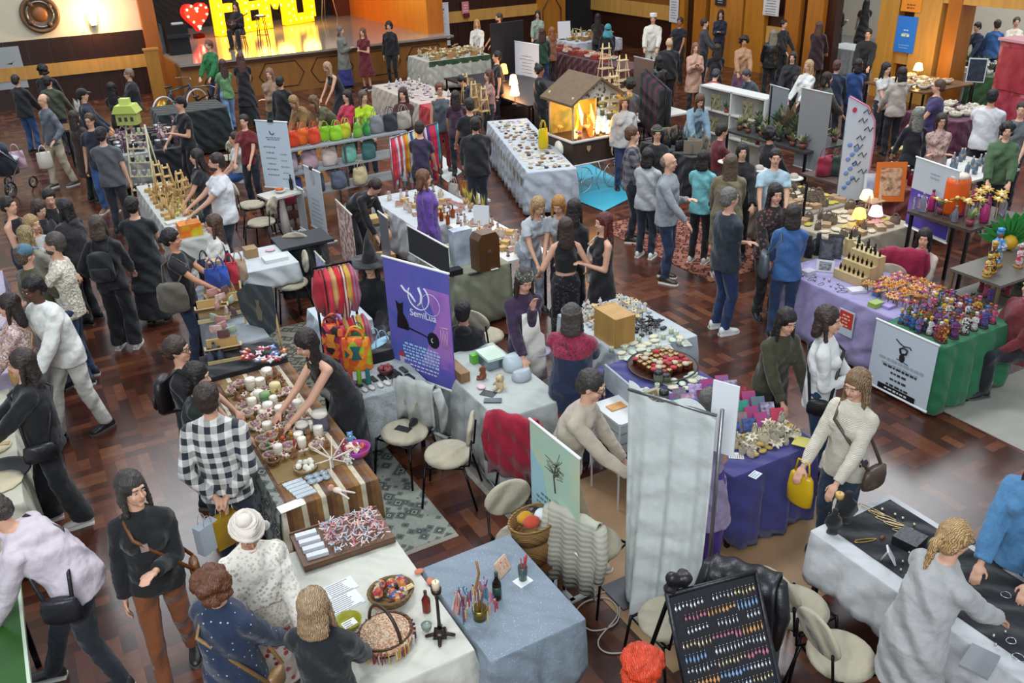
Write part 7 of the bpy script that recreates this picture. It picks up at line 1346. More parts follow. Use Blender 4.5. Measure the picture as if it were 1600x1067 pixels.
q = at(437, 300, .75); t = thing('folding_table', 'small white folding table with an orange centre below the menu banner', 'table', (q[0], q[1]-.05, 0), .2); obj('table_top', G().box((0, 0, .735), (.62, .42, .03)), 'plastic:c8c4bc', t); obj('table_leg', G().loft([((0, 0, 0), .10, .10), ((0, 0, .72), .03, .03)], 8), 'plastic:c8c4bc', t); put(bowl, ('plastic:c8ccca', .09, .05, 'plastic:d8702a'), (q[0], q[1]-.05, T), 'bowl of orange pieces on the small white folding table', 'bowl'); put(bottle, ('glass:4a4038', 'plastic:2a2420', .24, .03), (q[0]+.2, q[1], T), 'dark bottle on the small white folding table', 'bottle')
q = at(445, 330, .3); t = thing('trolley', 'dark wooden folding trolley with a red box', 'trolley', (q[0], q[1]+.1, 0), .2)
for z in (.18, .42): obj('shelf', G().box((0, 0, z), (.6, .4, .025)), 'wood:3a1c18', t)
for sx in (-1, 1):
    for sy in (-1, 1): obj('leg', G().box((sx*.28, sy*.18, .25), (.03, .03, .5)), 'wood:3a1c18', t)
put(box, ('plastic:7a1c34', .4, .25, .08), (q[0], q[1]+.1, .435), 'dark red box on the folding trolley', 'box', name='red_box')
t = thing('shelf_stand', 'grey three-tier shelf stand carrying bright handbags', 'shelf', (4.95, 15.0, 0), .05)
for z in (.35, .75, 1.15): obj('shelf', G().box((0, 0, z), (2.4, .5, .03)), 'plastic:8f969a', t)
for sx in (-1, 0, 1):
    for sy in (-1, 1): obj('post', G().box((sx*1.18, sy*.23, .58), (.03, .03, 1.16)), 'metal:9a9ea2', t)
for i in range(4): put(pouch, ('cloth:c83a12' if i != 2 else 'cloth:d86018', .30, .16, .26), (3.95+i*.19, 15.0-.05*(i % 2), 1.17), 'orange-red handbag on the top shelf' if i != 2 else 'lighter orange handbag on the top shelf', 'handbag', 'orange handbags' if i != 2 else None, .2*i, name='handbag')
for i in range(5): c = ['7ab018', '8ac420', 'b8b818', '6aa82a', '2f8a3a'][i]; put(pouch, ('cloth:'+c, .26, .15, .24), (4.72+i*.19, 15.0-.06*(i % 2), 1.17), ['leaf green', 'lime green', 'yellow-green', 'mid green', 'deep green'][i]+' handbag on the top shelf', 'handbag', None, .3*i, name='handbag')
for i, (c, n) in enumerate([('7a7c80', 'grey'), ('2a2c38', 'navy'), ('9a958a', 'stone grey')]): put(pouch, ('cloth:'+c, .30, .18, .30), (5.68+i*.26, 15.0, 1.17), n+' handbag at the right end of the top shelf', 'handbag', None, .2, name='handbag')
for i, (c, n) in enumerate([('b8a8b4', 'pale lilac'), ('b89aa4', 'dusty pink'), ('c8b8b0', 'cream'), ('6fb0a0', 'mint'), ('3a6a68', 'teal')]): put(pouch, ('cloth:'+c, .30, .2, .30), (4.0+i*.36, 14.9, .77), n+' backpack on the middle shelf', 'backpack', None, .1*i, name='backpack')
for i, (c, n) in enumerate([('26346a', 'dark blue'), ('3a3f4a', 'slate'), ('5a6478', 'grey-blue'), ('c8b890', 'beige')]): put(pouch, ('cloth:'+c, .30, .2, .3), (4.0+i*.4, 14.8, .37), n+' backpack on the bottom shelf', 'backpack', None, .1*i, name='backpack')
A0, A1 = at(592, 235, 1.35), at(658, 205, 1.35); A1 = np.array([6.35, 13.9, 0]); A0 = np.array([5.25, 13.35, 0]); rail('metal rail hung with long bright scarves and bags', A0, A1, 1.45, 'metal:8a9098')
rs = random.Random(77); cc = [('b0205a', 'magenta'), ('c8405a', 'rose'), ('1f8a90', 'teal'), ('c8c4c8', 'white'), ('c02a34', 'red'), ('d8701c', 'orange'), ('5a2a6a', 'purple'), ('d8a818', 'yellow'), ('2a4a6a', 'dark blue'), ('4a4038', 'brown')]
for i in range(20):
    c = cc[rs.randrange(10)]; f_ = (i+.5)/20; p = A0*(1-f_)+A1*f_; L_ = rs.uniform(.55, .95); t = thing('scarf', c[1]+' long scarf hanging on the metal rail', 'scarf', (p[0], p[1], 1.44), .46, 'scarves on the metal rail')
    obj('scarf_body', G().loft([((0, 0, 0), .012, .02), ((rs.uniform(-.01, .01), 0, -L_*.3), .025, .05), ((rs.uniform(-.02, .02), .01, -L_*.8), .035, .06), ((0, 0, -L_), .03, .05)], 8), 'cloth:'+c[0], t); obj('tassel', G().cap((0, 0, -L_), (.0, 0, -L_-.09), .022, .016, 6), 'cloth:'+cc[(i*3) % 10][0], t)
for i in range(7):
    c = [('a87a80', 'pink'), ('6a4a8a', 'violet'), ('3a4060', 'blue'), ('8a2034', 'crimson'), ('222428', 'black'), ('b8b0a8', 'cream'), ('9a5a2a', 'tan')][i]; put(pouch, ('cloth:'+c[0], .22, .12, .26), (5.0+i*.24, 13.0-.05*i+.5*(i/7), .35), c[1]+' bag in the row below the scarves', 'bag', None, .4*i, name='cloth_bag')
table('low table below the scarves', 4.9, 6.7, 12.75, 13.5, .33)
# ===== kiosk cart, blue mat, long white stall =====
o = obj('floor_mat', G().add([tuple(at(x, y, z_)) for z_ in (.012, .001) for x, y in ((826, 283), (944, 330), (1003, 300), (905, 247))], [(0, 1, 2, 3), (4, 7, 6, 5), (0, 4, 5, 1), (1, 5, 6, 2), (2, 6, 7, 3), (3, 7, 4, 0)], 0, False), 'paint:3fa9c4:.45', None, 'turquoise floor mat under the flower cart', 'mat')
kq = (9.05, 13.45); t = thing('kiosk_cart', 'brown wooden flower cart with shingle roof and lit interior on the turquoise mat', 'cart', (kq[0], kq[1], 0), 0)
obj('cart_box', G().box((0, 0, .74), (1.05, .82, .40)), 'wood:3d2c22:.5', t); g = G()
for a, b_ in [((-.54, -.42), (.54, -.42)), ((.54, -.42), (.54, .42)), ((.54, .42), (-.54, .42)), ((-.54, .42), (-.54, -.42))]: g.cyl((a[0], a[1], .95), (b_[0], b_[1], .95), .025, n=7); g.cyl((a[0], a[1], .53), (b_[0], b_[1], .53), .014, n=6)
obj('white_rim', g, 'plastic:d0ccc8', t)
for sx in (-1, 1):
    for sy in (-1, 1): obj('roof_post', G().cyl((sx*.50, sy*.38, .95), (sx*.50, sy*.38, 1.72), .02, n=6), 'wood:c8b090', t)
    obj('roof', G().prism([(0, 0), (.62, -.40), (.62, -.44), (0, -.04)] if sx > 0 else [(0, 0), (0, -.04), (-.62, -.44), (-.62, -.40)], (0, .52, 2.02), (1, 0, 0), (0, 0, 1), (0, -1, 0), 1.04), 'wood:6a553c:.7', t)
obj('back_panel', G().box((-.0, .40, 1.3), (1.0, .015, .7)), 'print:8a9030:a89a48:6a7a34:4', t); obj('gable', G().prism([(-.5, 0), (.5, 0), (0, .32)], (0, -.40, 1.66), (1, 0, 0), (0, 0, 1), (0, 1, 0), .015), 'lace:c8c0b0:6a5a48:14', t)
c = at(877, 232, .74); obj('round_window', G().cyl((-.53, .02, .76), (-.545, .02, .76), .14, n=24), 'paint:efece0', t); obj('crest', G().prism([(-.04, .05), (.04, .05), (.04, -.01), (0, -.06), (-.04, -.01)], (-.2, -.425, .80), (1, 0, 0), (0, 0, 1), (0, -1, 0), .01), 'paint:a88a6a', t)
for sx in (-1, 1):
    g = G(); [g.tube([(sx*.36+.24*math.cos(a), -.44, .25+.24*math.sin(a)) for a in [2*PI*i/24 for i in range(24)]], .009, 5, closed=True)]; [g.cyl((sx*.36, -.44, .25), (sx*.36+.23*math.cos(a), -.44, .25+.23*math.sin(a)), .005, n=4) for a in [PI*i/4 for i in range(8)]]; obj('wheel', g, 'metal:c8ccd0', t)
    g = G(); g.tube([(-.56, sx*.36+.24*math.cos(a), .25+.24*math.sin(a)) for a in [2*PI*i/24 for i in range(24)]], .009, 5, closed=True); obj('wheel', g, 'metal:c8ccd0', t)
g = G(); [g.tube([(x, -.44, .54), (x+.06, -.45, .36), (x-.05, -.45, .2), (x+.02, -.44, .02)], .008, 5) for x in (-.5, 0, .5)]; [g.tube([(.54, y, .54), (.56, y+.05, .3), (.54, y, .02)], .008, 5) for y in (-.3, .1, .4)]; obj('scroll_frame', g, 'metal:c8ccd0', t)
rs = random.Random(15); kinf = ['emit:ff9a20:3.5', 'emit:ffd050:5', 'emit:ff5a18:2.5', 'emit:fff0c0:6']
for i in range(16):
    x, y = rs.uniform(-.40, .38), rs.uniform(-.36, .25); h_ = .24+.42*max(0, 1-abs(x-.05)/.4)*rs.random(); nm = thing('flame_lamp', 'flame-shaped lamp glowing orange and yellow in the flower cart', 'lamp', (kq[0]+x, kq[1]+y, .95), rs.random()*6, 'flame-shaped lamps in the cart')
    obj('flame', G().loft([((0, 0, .02), .02, .02), ((.015, 0, .08), .05, .045), ((-.02, .01, h_*.6), .032, .03), ((.02, 0, h_*.85), .015, .014), ((.03, 0, h_), .002, .002)], 9), kinf[i % 4], nm); obj('holder', G().lathe([(.03, 0), (.034, .03)], n=8), 'plastic:a89a88', nm)
for i in range(14): c = [('c87a2a', 'orange'), ('a83a3a', 'red'), ('c8b8a8', 'cream'), ('7a3a8a', 'purple'), ('d8b840', 'yellow')][i % 5]; put(star, ('cloth:'+c[0], 'cloth:e8d8a0', .07, 7, .14), (kq[0]+rs.uniform(-.45, .45), kq[1]+rs.uniform(-.36, .3), .95), c[1]+' paper flower in the flower cart', 'paper flower', 'paper flowers in the cart', name='paper_flower')
for x, y, p_ in ((-.15, -.1, 10), (.2, .0, 10)): point('cart_glow', (kq[0]+x, kq[1]+y, 1.45), p_, (1, .5, .14), .15)
sA = np.array([8.52, 16.18]); sB = np.array([7.28, 12.48]); dv = nrm(np.array([*(sA-sB), 0])); rzq = math.atan2(dv[1], dv[0])-PI/2; nv = np.array([dv[1], -dv[0], 0]); cc_ = (sA+sB)/2+nv[:2]*.40; Lq = float(np.linalg.norm(sA-sB))
table('long folding table of the white-cloth stall left of the cart', 0, .8, 0, Lq, rz=rzq, c=tuple(cc_)); cloth('long white cloth stall left of the turquoise mat', 0, .8, 0, Lq, 'drape:aab2bc', rz=rzq, c=tuple(cc_), drop=(.7,)*4, seed=61, amp=.03)
def rotspread(kin, c, rz, w, l, z, nx, ny, group, seed):
    rs = random.Random(seed); ca, sa = math.cos(rz), math.sin(rz)
    for i in range(nx):
        for j in range(ny):
            k = kin[rs.randrange(len(kin))]; x = w*((i+.5+rs.uniform(-.3, .3))/nx-.5); y = l*((j+.5+rs.uniform(-.3, .3))/ny-.5); put(k[0], k[1], (c[0]+x*ca-y*sa, c[1]+x*sa+y*ca, z), k[2], k[3], group, rs.random()*6, rs.uniform(.9, 1.2), name=k[4])
kin = [(pack, ('paper:b8b4a4', .09, .07), 'pale card packet on the long white stall', 'packet', 'card_packet'), (chain, ('metal:8a7a5a', .06, .12), 'beaded necklace on the long white stall', 'necklace', 'bead_necklace'), (sheet, ('paper:c8c4b4', .09, .12, 'paint:4a4a48'), 'earring card on the long white stall', 'card', 'earring_card'), (pack, ('plastic:1c1c1e', .07, .07), 'black bead bundle on the long white stall', 'beads', 'bead_bundle'), (pack, ('wood:8a6a44', .1, .07), 'brown leather piece on the long white stall', 'leather piece', 'leather_piece')]
rotspread(kin, cc_, rzq, .68, Lq*.95, T, 6, 22, 'jewellery of the long white stall', 62)
for i in range(11): p = np.array([sB[0], sB[1], 0])+dv*(.3+i*.3)-nv*.075; put(sheet, ('print:a8a088:8a8470:20', .10, .16), (p[0], p[1], .55), 'string of beads pinned on the front of the long white stall', 'bead string', 'bead strings on the stall front', rzq+PI/2, name='bead_string')
for o_ in list(COL.objects):
    if o_.name.startswith('bead_string'): o_.rotation_euler[0] = PI/2
t = put(pouch, ('plastic:c8b414:.3', .20, .10, .36), at(849, 232, .8), 'yellow plastic bag tied at the end of the long white stall', 'bag', name='plastic_bag')
for i, (x, y) in enumerate([(735, 155), (748, 165), (763, 165)]): t = put(wood_stand, ('wood:c8aa78', [.75, .7, .6][i], .2, 3), at(x-6, y+15, T), ['tallest pale wooden board stand on the white stall', 'patterned wooden board stand beside the tallest', 'shortest board stand on the white stall'][i], 'stand', name='board_stand')
for i, (x, y, l_) in enumerate([(745, 160, 'tall hanging board with earrings on the white stall'), (733, 150, 'second board with earrings behind it')]): p = at(x, y+18, T); put(panel, ('print:b89868:6a4a38:d0b890:14', 'wood:a88858', .22, .62, 6), p, l_, 'board', rz=world_rz(260)+PI, name='earring_board')
# white tables towards the back
kin = [(figure, ('cloth:b8a878', 'skin:c09a80', .22), 'straw doll on the green-edged stall', 'doll', 'straw_doll'), (star, ('wood:c8b080', 'wood:8a6a3a', .10, 7, .16), 'straw flower on the green-edged stall', 'straw flower', 'straw_flower'), (box, ('wood:a87a44', .16, .12, .12), 'wooden box on the green-edged stall', 'box', 'wood_box'), (basket, ('wicker:c8b080', .09, .09, 'cloth:d8d0b0'), 'cream basket on the green-edged stall', 'basket', 'small_basket')]
table('table of the green-edged stall near the stage', 10.4, 12.3, 23.0, 24.4, .85); cloth('white cloth of the green-edged stall', 10.4, 12.3, 23.0, 24.4, 'drape:b0b0a4', .85, (.75,)*4, seed=63); obj('green_runner', G().box((11.35, 22.98, .80), (1.95, .02, .14)), 'cloth:2f4a2c', None, 'dark green strip along the front of the straw goods stall', 'runner'); spread(kin, (10.5, 12.2, 23.1, 24.3), .86, 9, 5, 'goods of the green-edged stall', 64)
kin2 = [(sheet, ('paper:c8bcb8', .12, .16, 'paint:8a7a80'), 'pale card on the pink and white stall', 'card', 'printed_card'), (pack, ('cloth:c8a8a8', .12, .10), 'pink sachet on the pink and white stall', 'sachet', 'sachet'), (figure, ('cloth:c8c4c8', 'skin:c8a898', .2), 'white angel doll on the pink and white stall', 'doll', 'angel_doll')]
table('table of the pink and white stall', 8.1, 9.2, 18.6, 21.4); cloth('cream cloth of the pink and white stall', 8.1, 9.2, 18.6, 21.4, 'drape:b8aca0', drop=(.7,)*4, seed=65); spread(kin2, (8.2, 9.1, 18.8, 21.2), T, 5, 11, 'goods of the pink and white stall', 66)
o = cloth('bright red cloth hanging at the end of the pink and white stall', 8.1, 9.2, 18.0, 18.58, 'cloth:b01c2c', drop=(.7,)*4, seed=67); table('table under the bright red cloth', 8.1, 9.2, 18.0, 18.58)
obj('floor_paper', G().add([tuple(at(x, y, z_)) for z_ in (.008, .001) for x, y in ((672, 262), (700, 285), (722, 268), (688, 240))], [(0, 1, 2, 3), (4, 7, 6, 5)], 0, False), 'paper:c8ccc8', None, 'white sheet lying on the floor at the red trousers', 'sheet')
table('far white table by the mustard band', 15.4, 17.1, 23.4, 25.3, .8); cloth('white cloth with dark drawings on the far table', 15.4, 17.1, 23.4, 25.3, 'dots:b8bcc4:3a3a44:5', .8, (.35,)*4, seed=68); spread([(k[0], k[1], k[2].replace('green-edged stall', 'far white table'), k[3], k[4]) for k in kin], (15.5, 17.0, 23.6, 25.1), .81, 7, 5, 'goods of the far white table', 69)
t = put(panel, ('paper:d0d0d4', 'plastic:8a8a8a', .4, .5, 8), at(882, 60, .85), 'white sign standing on the far white table', 'sign', name='table_sign', rz=PI*.9+PI)
table('dark red counter of the food stall', 13.7, 14.4, 18.4, 22.6, .9, top='plastic:4a1c20'); cloth('dark red cloth of the food stall counter', 13.7, 14.4, 18.4, 22.6, 'cloth:4a1a20', .9, (.85,)*4, seed=70)
spread([(box, ('plastic:8a3a34', .2, .2, .1), 'red food box on the dark red counter', 'food box', 'food_box'), (bowl, ('plastic:c8c8c4', .13, .08, 'plastic:b07a4a'), 'white dish of food on the dark red counter', 'dish', 'food_dish')], (13.8, 14.3, 19.6, 22.5), .91, 3, 8, 'food on the dark red counter', 71)
t = ban((806, 132), (843, 140), .5, 64, 'white roll-up banner with small writing behind the afro-puff woman', 'paper:b7c5d4', lambda t, w, zb, h: lines(t, 0, zb+h*.7, w*.6, 7, .08, 'paint:7a8490', .02, seed=8))
ban((677, 72), (704, 70), .55, 6, 'white sign with blue heading framed by leaves near the stage', 'paper:c8ccd2', lambda t, w, zb, h: (lines(t, 0, zb+h*.85, w*.7, 2, .1, 'paint:3a6ab0', .05, seed=9), lines(t, 0, zb+h*.65, w*.7, 6, .09, 'paint:8a94a0', .02, seed=10)))
for i, (x, y, c, l_) in enumerate([(787, 105, 'emit:ffa040:5', 'large orange salt lamp behind the man in black tee'), (802, 122, 'emit:ffb070:6', 'small pinkish glowing lamp beside the white banner'), (804, 138, 'emit:ffc080:7', 'lowest glowing lamp on the white-cloth stall'), (791, 60, 'emit:ff8030:4', 'topmost orange lamp behind the grey tee')]):
    q = at(x, y, 1.1); put(lamp, ('', c, .42, .10), (q[0], q[1], .76), l_, 'lamp', name='table_lamp'); point('lamp_glow', (q[0]-.05, q[1]-.3, 1.2), 14, (1, .5, .2), .08)
q = at(800, 110, 1.0); table('dark table of the lamp seller', q[0]-1.2, q[0]+.7, q[1]-2.8, q[1]+1.4, .76, top='plastic:1c1a1e'); t = thing('black_screen', 'tall black screen behind the glowing lamps', 'screen', (q[0]+.45, q[1]+1.0, 0), .1); obj('screen_panel', G().box((0, 0, 1.0), (1.0, .05, 2.0)), 'plastic:17181c', t); obj('foot', G().box((0, 0, .02), (1.0, .4, .04)), 'metal:222226', t)
q = at(728, 22, 1.2); t = thing('wall_sign', 'small pink sign on the dark wall right of the stage', 'sign', tuple(atY(727, 12, 28.36))); obj('sign_plate', G().box((0, 0, 0), (.26, .02, .38)), 'paint:c87a84', t); lines(t, 0, .08, .18, 3, .09, 'paint:e8e0e0', .03, -.012, 3)
t = thing('wall_box', 'small dark red box under the pink wall sign', 'box', tuple(atY(729, 24, 28.34))); obj('box_body', G().box((0, 0, 0), (.2, .08, .14)), 'plastic:5a1c1c', t)
for i, (x, y, h_) in enumerate([(972, 140, 1.15), (946, 122, 1.2), (958, 150, .9)]):
    q = at(x, y, .9); t = wood_stand('wooden_easel_stand', 'wood:cdb588', h_, .42, 5); t.location = (q[0], q[1], .5); tag(t, ['tall pale ladder stand behind the flower crown', 'arched pale stand behind the cart roof', 'low pale stand beside the cart roof'][i], 'stand')
q = at(958, 165, .7); table('table carrying the pale ladder stands', q[0]-.8, q[0]+1.5, q[1]-.8, q[1]+2.2, .5); spread([(jar, ('glass:8a8a60', 'plastic:c8c0a0', .14, .05), 'cream-lidded jar on the ladder stand table', 'jar', 'lidded_jar'), (basket, ('wicker:b89a60', .1, .08, 'cloth:b8a038'), 'small yellow basket on the ladder stand table', 'basket', 'small_basket')], (q[0]-.45, q[0]+1.1, q[1]-.5, q[1]+1.7), .51, 5, 6, 'goods of the ladder stand table', 72)
# ===== purple and green stalls on the right =====
table('folding table under the lilac cloth', 7.60, 8.55, 5.48, 7.12); cloth('lilac cloth hanging to the floor on the right', 7.60, 8.55, 5.48, 7.12, 'drape:958bb4', drop=(.6, .7, .73, .3), seed=81, amp=.014)
table('folding table under the green cloth', 7.48, 8.50, 4.76, 5.44); cloth('emerald green cloth with folds beside the stone floor', 7.48, 8.50, 4.76, 5.44, 'drape:1f6a44', drop=(.6, .3, .73, .73), seed=82, amp=.03)
group_at(bust, ('cloth:121216', .28, 'metal:c0c4c8'), [(1262, 402), (1276, 398)], T, 'black necklace bust at the far end of the lilac cloth', 'bust', 'black busts on the lilac cloth', PI*.6)
for i, (x, y, h_) in enumerate([(1290, 408, .26), (1302, 404, .30)]): put(panel, ('leather:16171c', 'plastic:2a2a2e', .18, h_, 14, 'print:2a2a34:5a5a64:30'), at(x, y, T), ['black earring panel beside the busts', 'taller black earring panel at the lilac stall'][i], 'display panel', rz=-.9, name='earring_display')
put(panel, ('plastic:b0b2b4', 'plastic:8a8a8e', .2, .15, 40, 'print:3a3a40:8a8a90:30'), at(1288, 425, T), 'white framed jewellery tray tilted at the lilac stall', 'tray', rz=-.9, name='jewel_tray'); put(box, ('plastic:c0bcc8', .14, .11, .05), at(1263, 428, T), 'white box at the far corner of the lilac cloth', 'box', name='white_box')
for i in range(3):
    p = (8.25-.12*i, 6.42, T+.10*(2-i)); o = put(box, ('wood:c0a878', .12, .40, .10*(3-i)), (p[0], p[1], T), ['top', 'middle', 'bottom'][i]+' step of the cream perfume riser', 'riser', name='riser')
    for j in range(6): put(bottle, ('glass:2a1a14', 'plastic:14100e', .07, .014), (p[0], p[1]-.16+.064*j, T+.10*(3-i)), 'tiny dark bottle in the rows on the cream riser', 'bottle', 'tiny dark bottles', name='small_bottle')
for i, (x, y) in enumerate([(1325, 385), (1338, 392), (1352, 400), (1362, 408)]): put(box, ('print:c8b888:b09a60:9', .10, .10, .22), at(x, y+14, T), 'cream display block with black silhouettes', 'display block', 'cream display blocks', -.5, name='display_block'); put(figure, ('plastic:141416', 'plastic:141416', .12, 'plastic:1a1a1c'), at(x, y+14, T)+np.array([0, 0, .22]), 'black silhouette figure on a cream block', 'figure', 'black silhouettes', name='silhouette')
kin = [(star, ('cloth:c8903a', 'plastic:a84a2a', .06, 9, .10), 'golden straw flower in the bright cluster on the lilac cloth', 'straw flower', 'straw_flower'), (star, ('cloth:d8b070', 'plastic:b8402a', .055, 8, .08), 'cream straw flower in the bright cluster on the lilac cloth', 'straw flower', 'straw_flower'), (star, ('cloth:b8503a', 'plastic:d8b050', .05, 8, .07), 'red straw flower in the bright cluster on the lilac cloth', 'straw flower', 'straw_flower'), (star, ('cloth:c06a8a', 'plastic:e0c060', .05, 8, .09), 'pink straw flower in the bright cluster on the lilac cloth', 'straw flower', 'straw_flower')]
spread(kin, (7.85, 8.5, 5.52, 6.15), T, 8, 8, 'straw flowers on the lilac cloth', 83, .3)
spread([(chain, ('metal:8a8a9a', .05, .10), 'thin necklace laid along the edge of the lilac cloth', 'necklace', 'necklace'), (pack, ('metal:a8a8b4', .03, .03), 'small silver charm along the edge of the lilac cloth', 'charm', 'charm')], (7.64, 7.84, 6.2, 7.05), T, 2, 9, 'small jewellery on the lilac cloth', 84)
put(book, ('paper:c8c4cc', .13, .18, .03), at(1338, 455, T), 'white book with dark edge on the lilac cloth', 'book', rz=1.2); put(box, ('plastic:8aa84a', .14, .10, .05), at(1368, 478, T), 'lime green box at the edge of the lilac cloth', 'box', name='lime_box'); put(box, ('plastic:2a6a9a', .07, .07, .07), at(1370, 462, T), 'small blue box behind the lime green box', 'box', name='blue_box'); put(box, ('plastic:9a8ac0', .12, .1, .03), at(1388, 480, T), 'pale violet box next to the lime green box', 'box', name='violet_box')
p = at(1330, 487, .55); t = thing('price_sign', 'red and white paper sign hanging on the lilac cloth', 'sign', (7.545, 6.02, .50), -PI/2); obj('sign_sheet', G().box((0, 0, 0), (.21, .008, .30)), 'paper:b8c4cc', t); obj('red_panel', G().box((0, -.006, .04), (.18, .004, .19)), 'paint:c03a2a', t); lines(t, 0, .09, .12, 4, .04, 'paint:e8c0b0', .02, -.010, 5)
cols_ = [('c89a28', 'golden'), ('7a1c24', 'dark red'), ('1c1c20', 'black'), ('c8c4c0', 'white'), ('2a5a9a', 'blue'), ('b04a6a', 'pink'), ('3a6a3a', 'green'), ('5a3a7a', 'purple'), ('8a4a20', 'brown')]
rs = random.Random(91)
for i in range(10):
    for j in range(6):
        c = cols_[rs.randrange(9)]; y_ = 4.84+.058*i; x_ = 7.56+.15*j
        put(figure, ('mixed:%s:%s:%s:70' % (c[0], cols_[(i+j) % 9][0], c[0]), 'skin:8a6a54', rs.choice([.16, .20, .24]), 'wood:3a2a20', True, 'plastic:'+cols_[(i*3+j) % 9][0]), (x_+rs.uniform(-.03, .03), y_+rs.uniform(-.015, .015), T), c[1]+' robed statuette in the crowd on the green cloth', 'statuette', 'statuettes on the green cloth', rs.uniform(1.8, 3.2), name='statuette')
def deer_art(t, w, zb, h):
    g = G(); g.tube([(-.02, -.008, zb+h*.66), (-.04, -.008, zb+h*.72), (0, -.008, zb+h*.76), (.05, -.008, zb+h*.74), (.04, -.008, zb+h*.68), (0, -.008, zb+h*.66)], .012, 5); g.ball((0, -.008, zb+h*.60), (.035, .006, .05), 10, 6); g.tube([(-.10, -.008, zb+h*.84), (-.05, -.008, zb+h*.80), (.0, -.008, zb+h*.78), (.07, -.008, zb+h*.80), (.09, -.008, zb+h*.77)], .006, 5); g.tube([(-.06, -.008, zb+h*.56), (.08, -.008, zb+h*.54)], .004, 4); obj('fairy_emblem', g, 'paint:26262a', t)
    lines(t, 0, zb+h*.50, w*.75, 2, .055, 'paint:9aa4ac', .035, seed=2); lines(t, 0, zb+h*.40, w*.8, 1, .05, 'paint:33363a', .026, seed=3); lines(t, .0, zb+h*.32, w*.4, 4, .07, 'paint:33363a', .026, seed=4); obj('black_strip', G().box((0, -.008, zb+.05), (w*.62, .004, .06)), 'paint:16171a', t); lines(t, 0, zb+.05, w*.5, 1, .05, 'paint:d0d0d0', .022, -.012, 9)
banner((7.37, 5.50), (7.37, 4.76), .80, 'white banner with black fairy emblem and writing leaning on the green table', 'paper:bcc7d0', deer_art, .05, pole=False, base=False, name='floor_banner')
q = at(1530, 612, 0); put(plant, ('plastic:b8801a', 'cloth:3a6a24', .34, .11, 18), (q[0], q[1]+.0, .0), 'small plant in a mustard square pot on the stone floor', 'plant', name='potted_plant'); q = at(1494, 622, 0); put(figure, ('metal:4a4c50', 'metal:5a5c60', .45, 'plastic:141416'), (q[0], q[1], .02), 'dark metal statue on a black base under the green table', 'statue', name='metal_statue'); put(box, ('plastic:16171a', .34, .22, .02), (q[0], q[1], 0), 'black base plate under the metal statue', 'plate', name='base_plate')
# glass-fronted shelf on the far right with large figures
t = thing('display_shelf', 'grey display shelf with large figures at the right edge', 'shelf', (9.35, 5.25, 0)); obj('shelf_top', G().box((0, 0, 1.08), (1.7, .6, .03)), 'plastic:5a544c', t); obj('shelf_board', G().box((0, 0, .80), (1.6, .55, .02)), 'plastic:5a564e', t)
for sx in (-1, 1):
    for sy in (-1, 1): obj('leg', G().box((sx*.82, sy*.27, .54), (.03, .03, 1.07)), 'wood:6a5a40', t)
for i, (x, c, c2, h_, l) in enumerate([(8.75, '2a1c18', 'c8952a', .34, 'golden and black bust'), (8.95, 'c8ccd4', '3a8ac8', .42, 'tall pale blue gowned figure'), (9.12, 'c84a5a', 'c8b0b0', .26, 'pink gowned figure'), (9.35, 'c8c4b8', '8a8a80', .22, 'white figure with flowers'), (9.75, '2f7a28', 'c8981c', .50, 'large green and gold crowned figure'), (10.05, 'b8902a', '3a7a2a', .44, 'gold robed figure at the right edge'), (8.62, 'b04a3a', 'c8b060', .24, 'red gowned figure')]): put(figure, ('mixed:%s:%s:40' % (c, c2), 'skin:7a4a34', h_, 'wood:b8862a', True, 'plastic:'+c2), (x, 5.25+.1*math.sin(i*2), 1.095), l+' on the grey display shelf', 'figure', name='large_figure', rz=2.6)
rs = random.Random(93)
for i in range(16): c = cols_[rs.randrange(9)]; put(figure, ('cloth:'+c[0], 'skin:8a6a54', .2, 'wood:3a2a20', True, 'plastic:'+cols_[(i*5) % 9][0]), (8.65+.1*i, 5.12+.12*(i % 3), .812), c[1]+' statuette on the lower board of the display shelf', 'statuette', 'statuettes on the lower board', 2.5, name='statuette')
for i, (x, c, l) in enumerate([(9.3, '1f7a2a', 'green leafy headdress'), (9.75, '2a8a30', 'large green feather fan')]): t = thing('feather_fan', l+' behind the crowned figures', 'fan', (x+.2, 5.55, 1.1), -.5); g = G(); [g.prism([(-.03, 0), (.03, 0), (.04, .28), (0, .40), (-.04, .28)], (0, 0, .05), (math.cos(a), 0, -math.sin(a)), (math.sin(a), 0, math.cos(a)), (0, 1, 0), .01) for a in [-1.2+.24*k for k in range(11)]]; obj('feathers', g, 'cloth:'+c, t); obj('centre', G().ball((0, 0, .08), .09, 10, 6), 'plastic:c8981c', t)
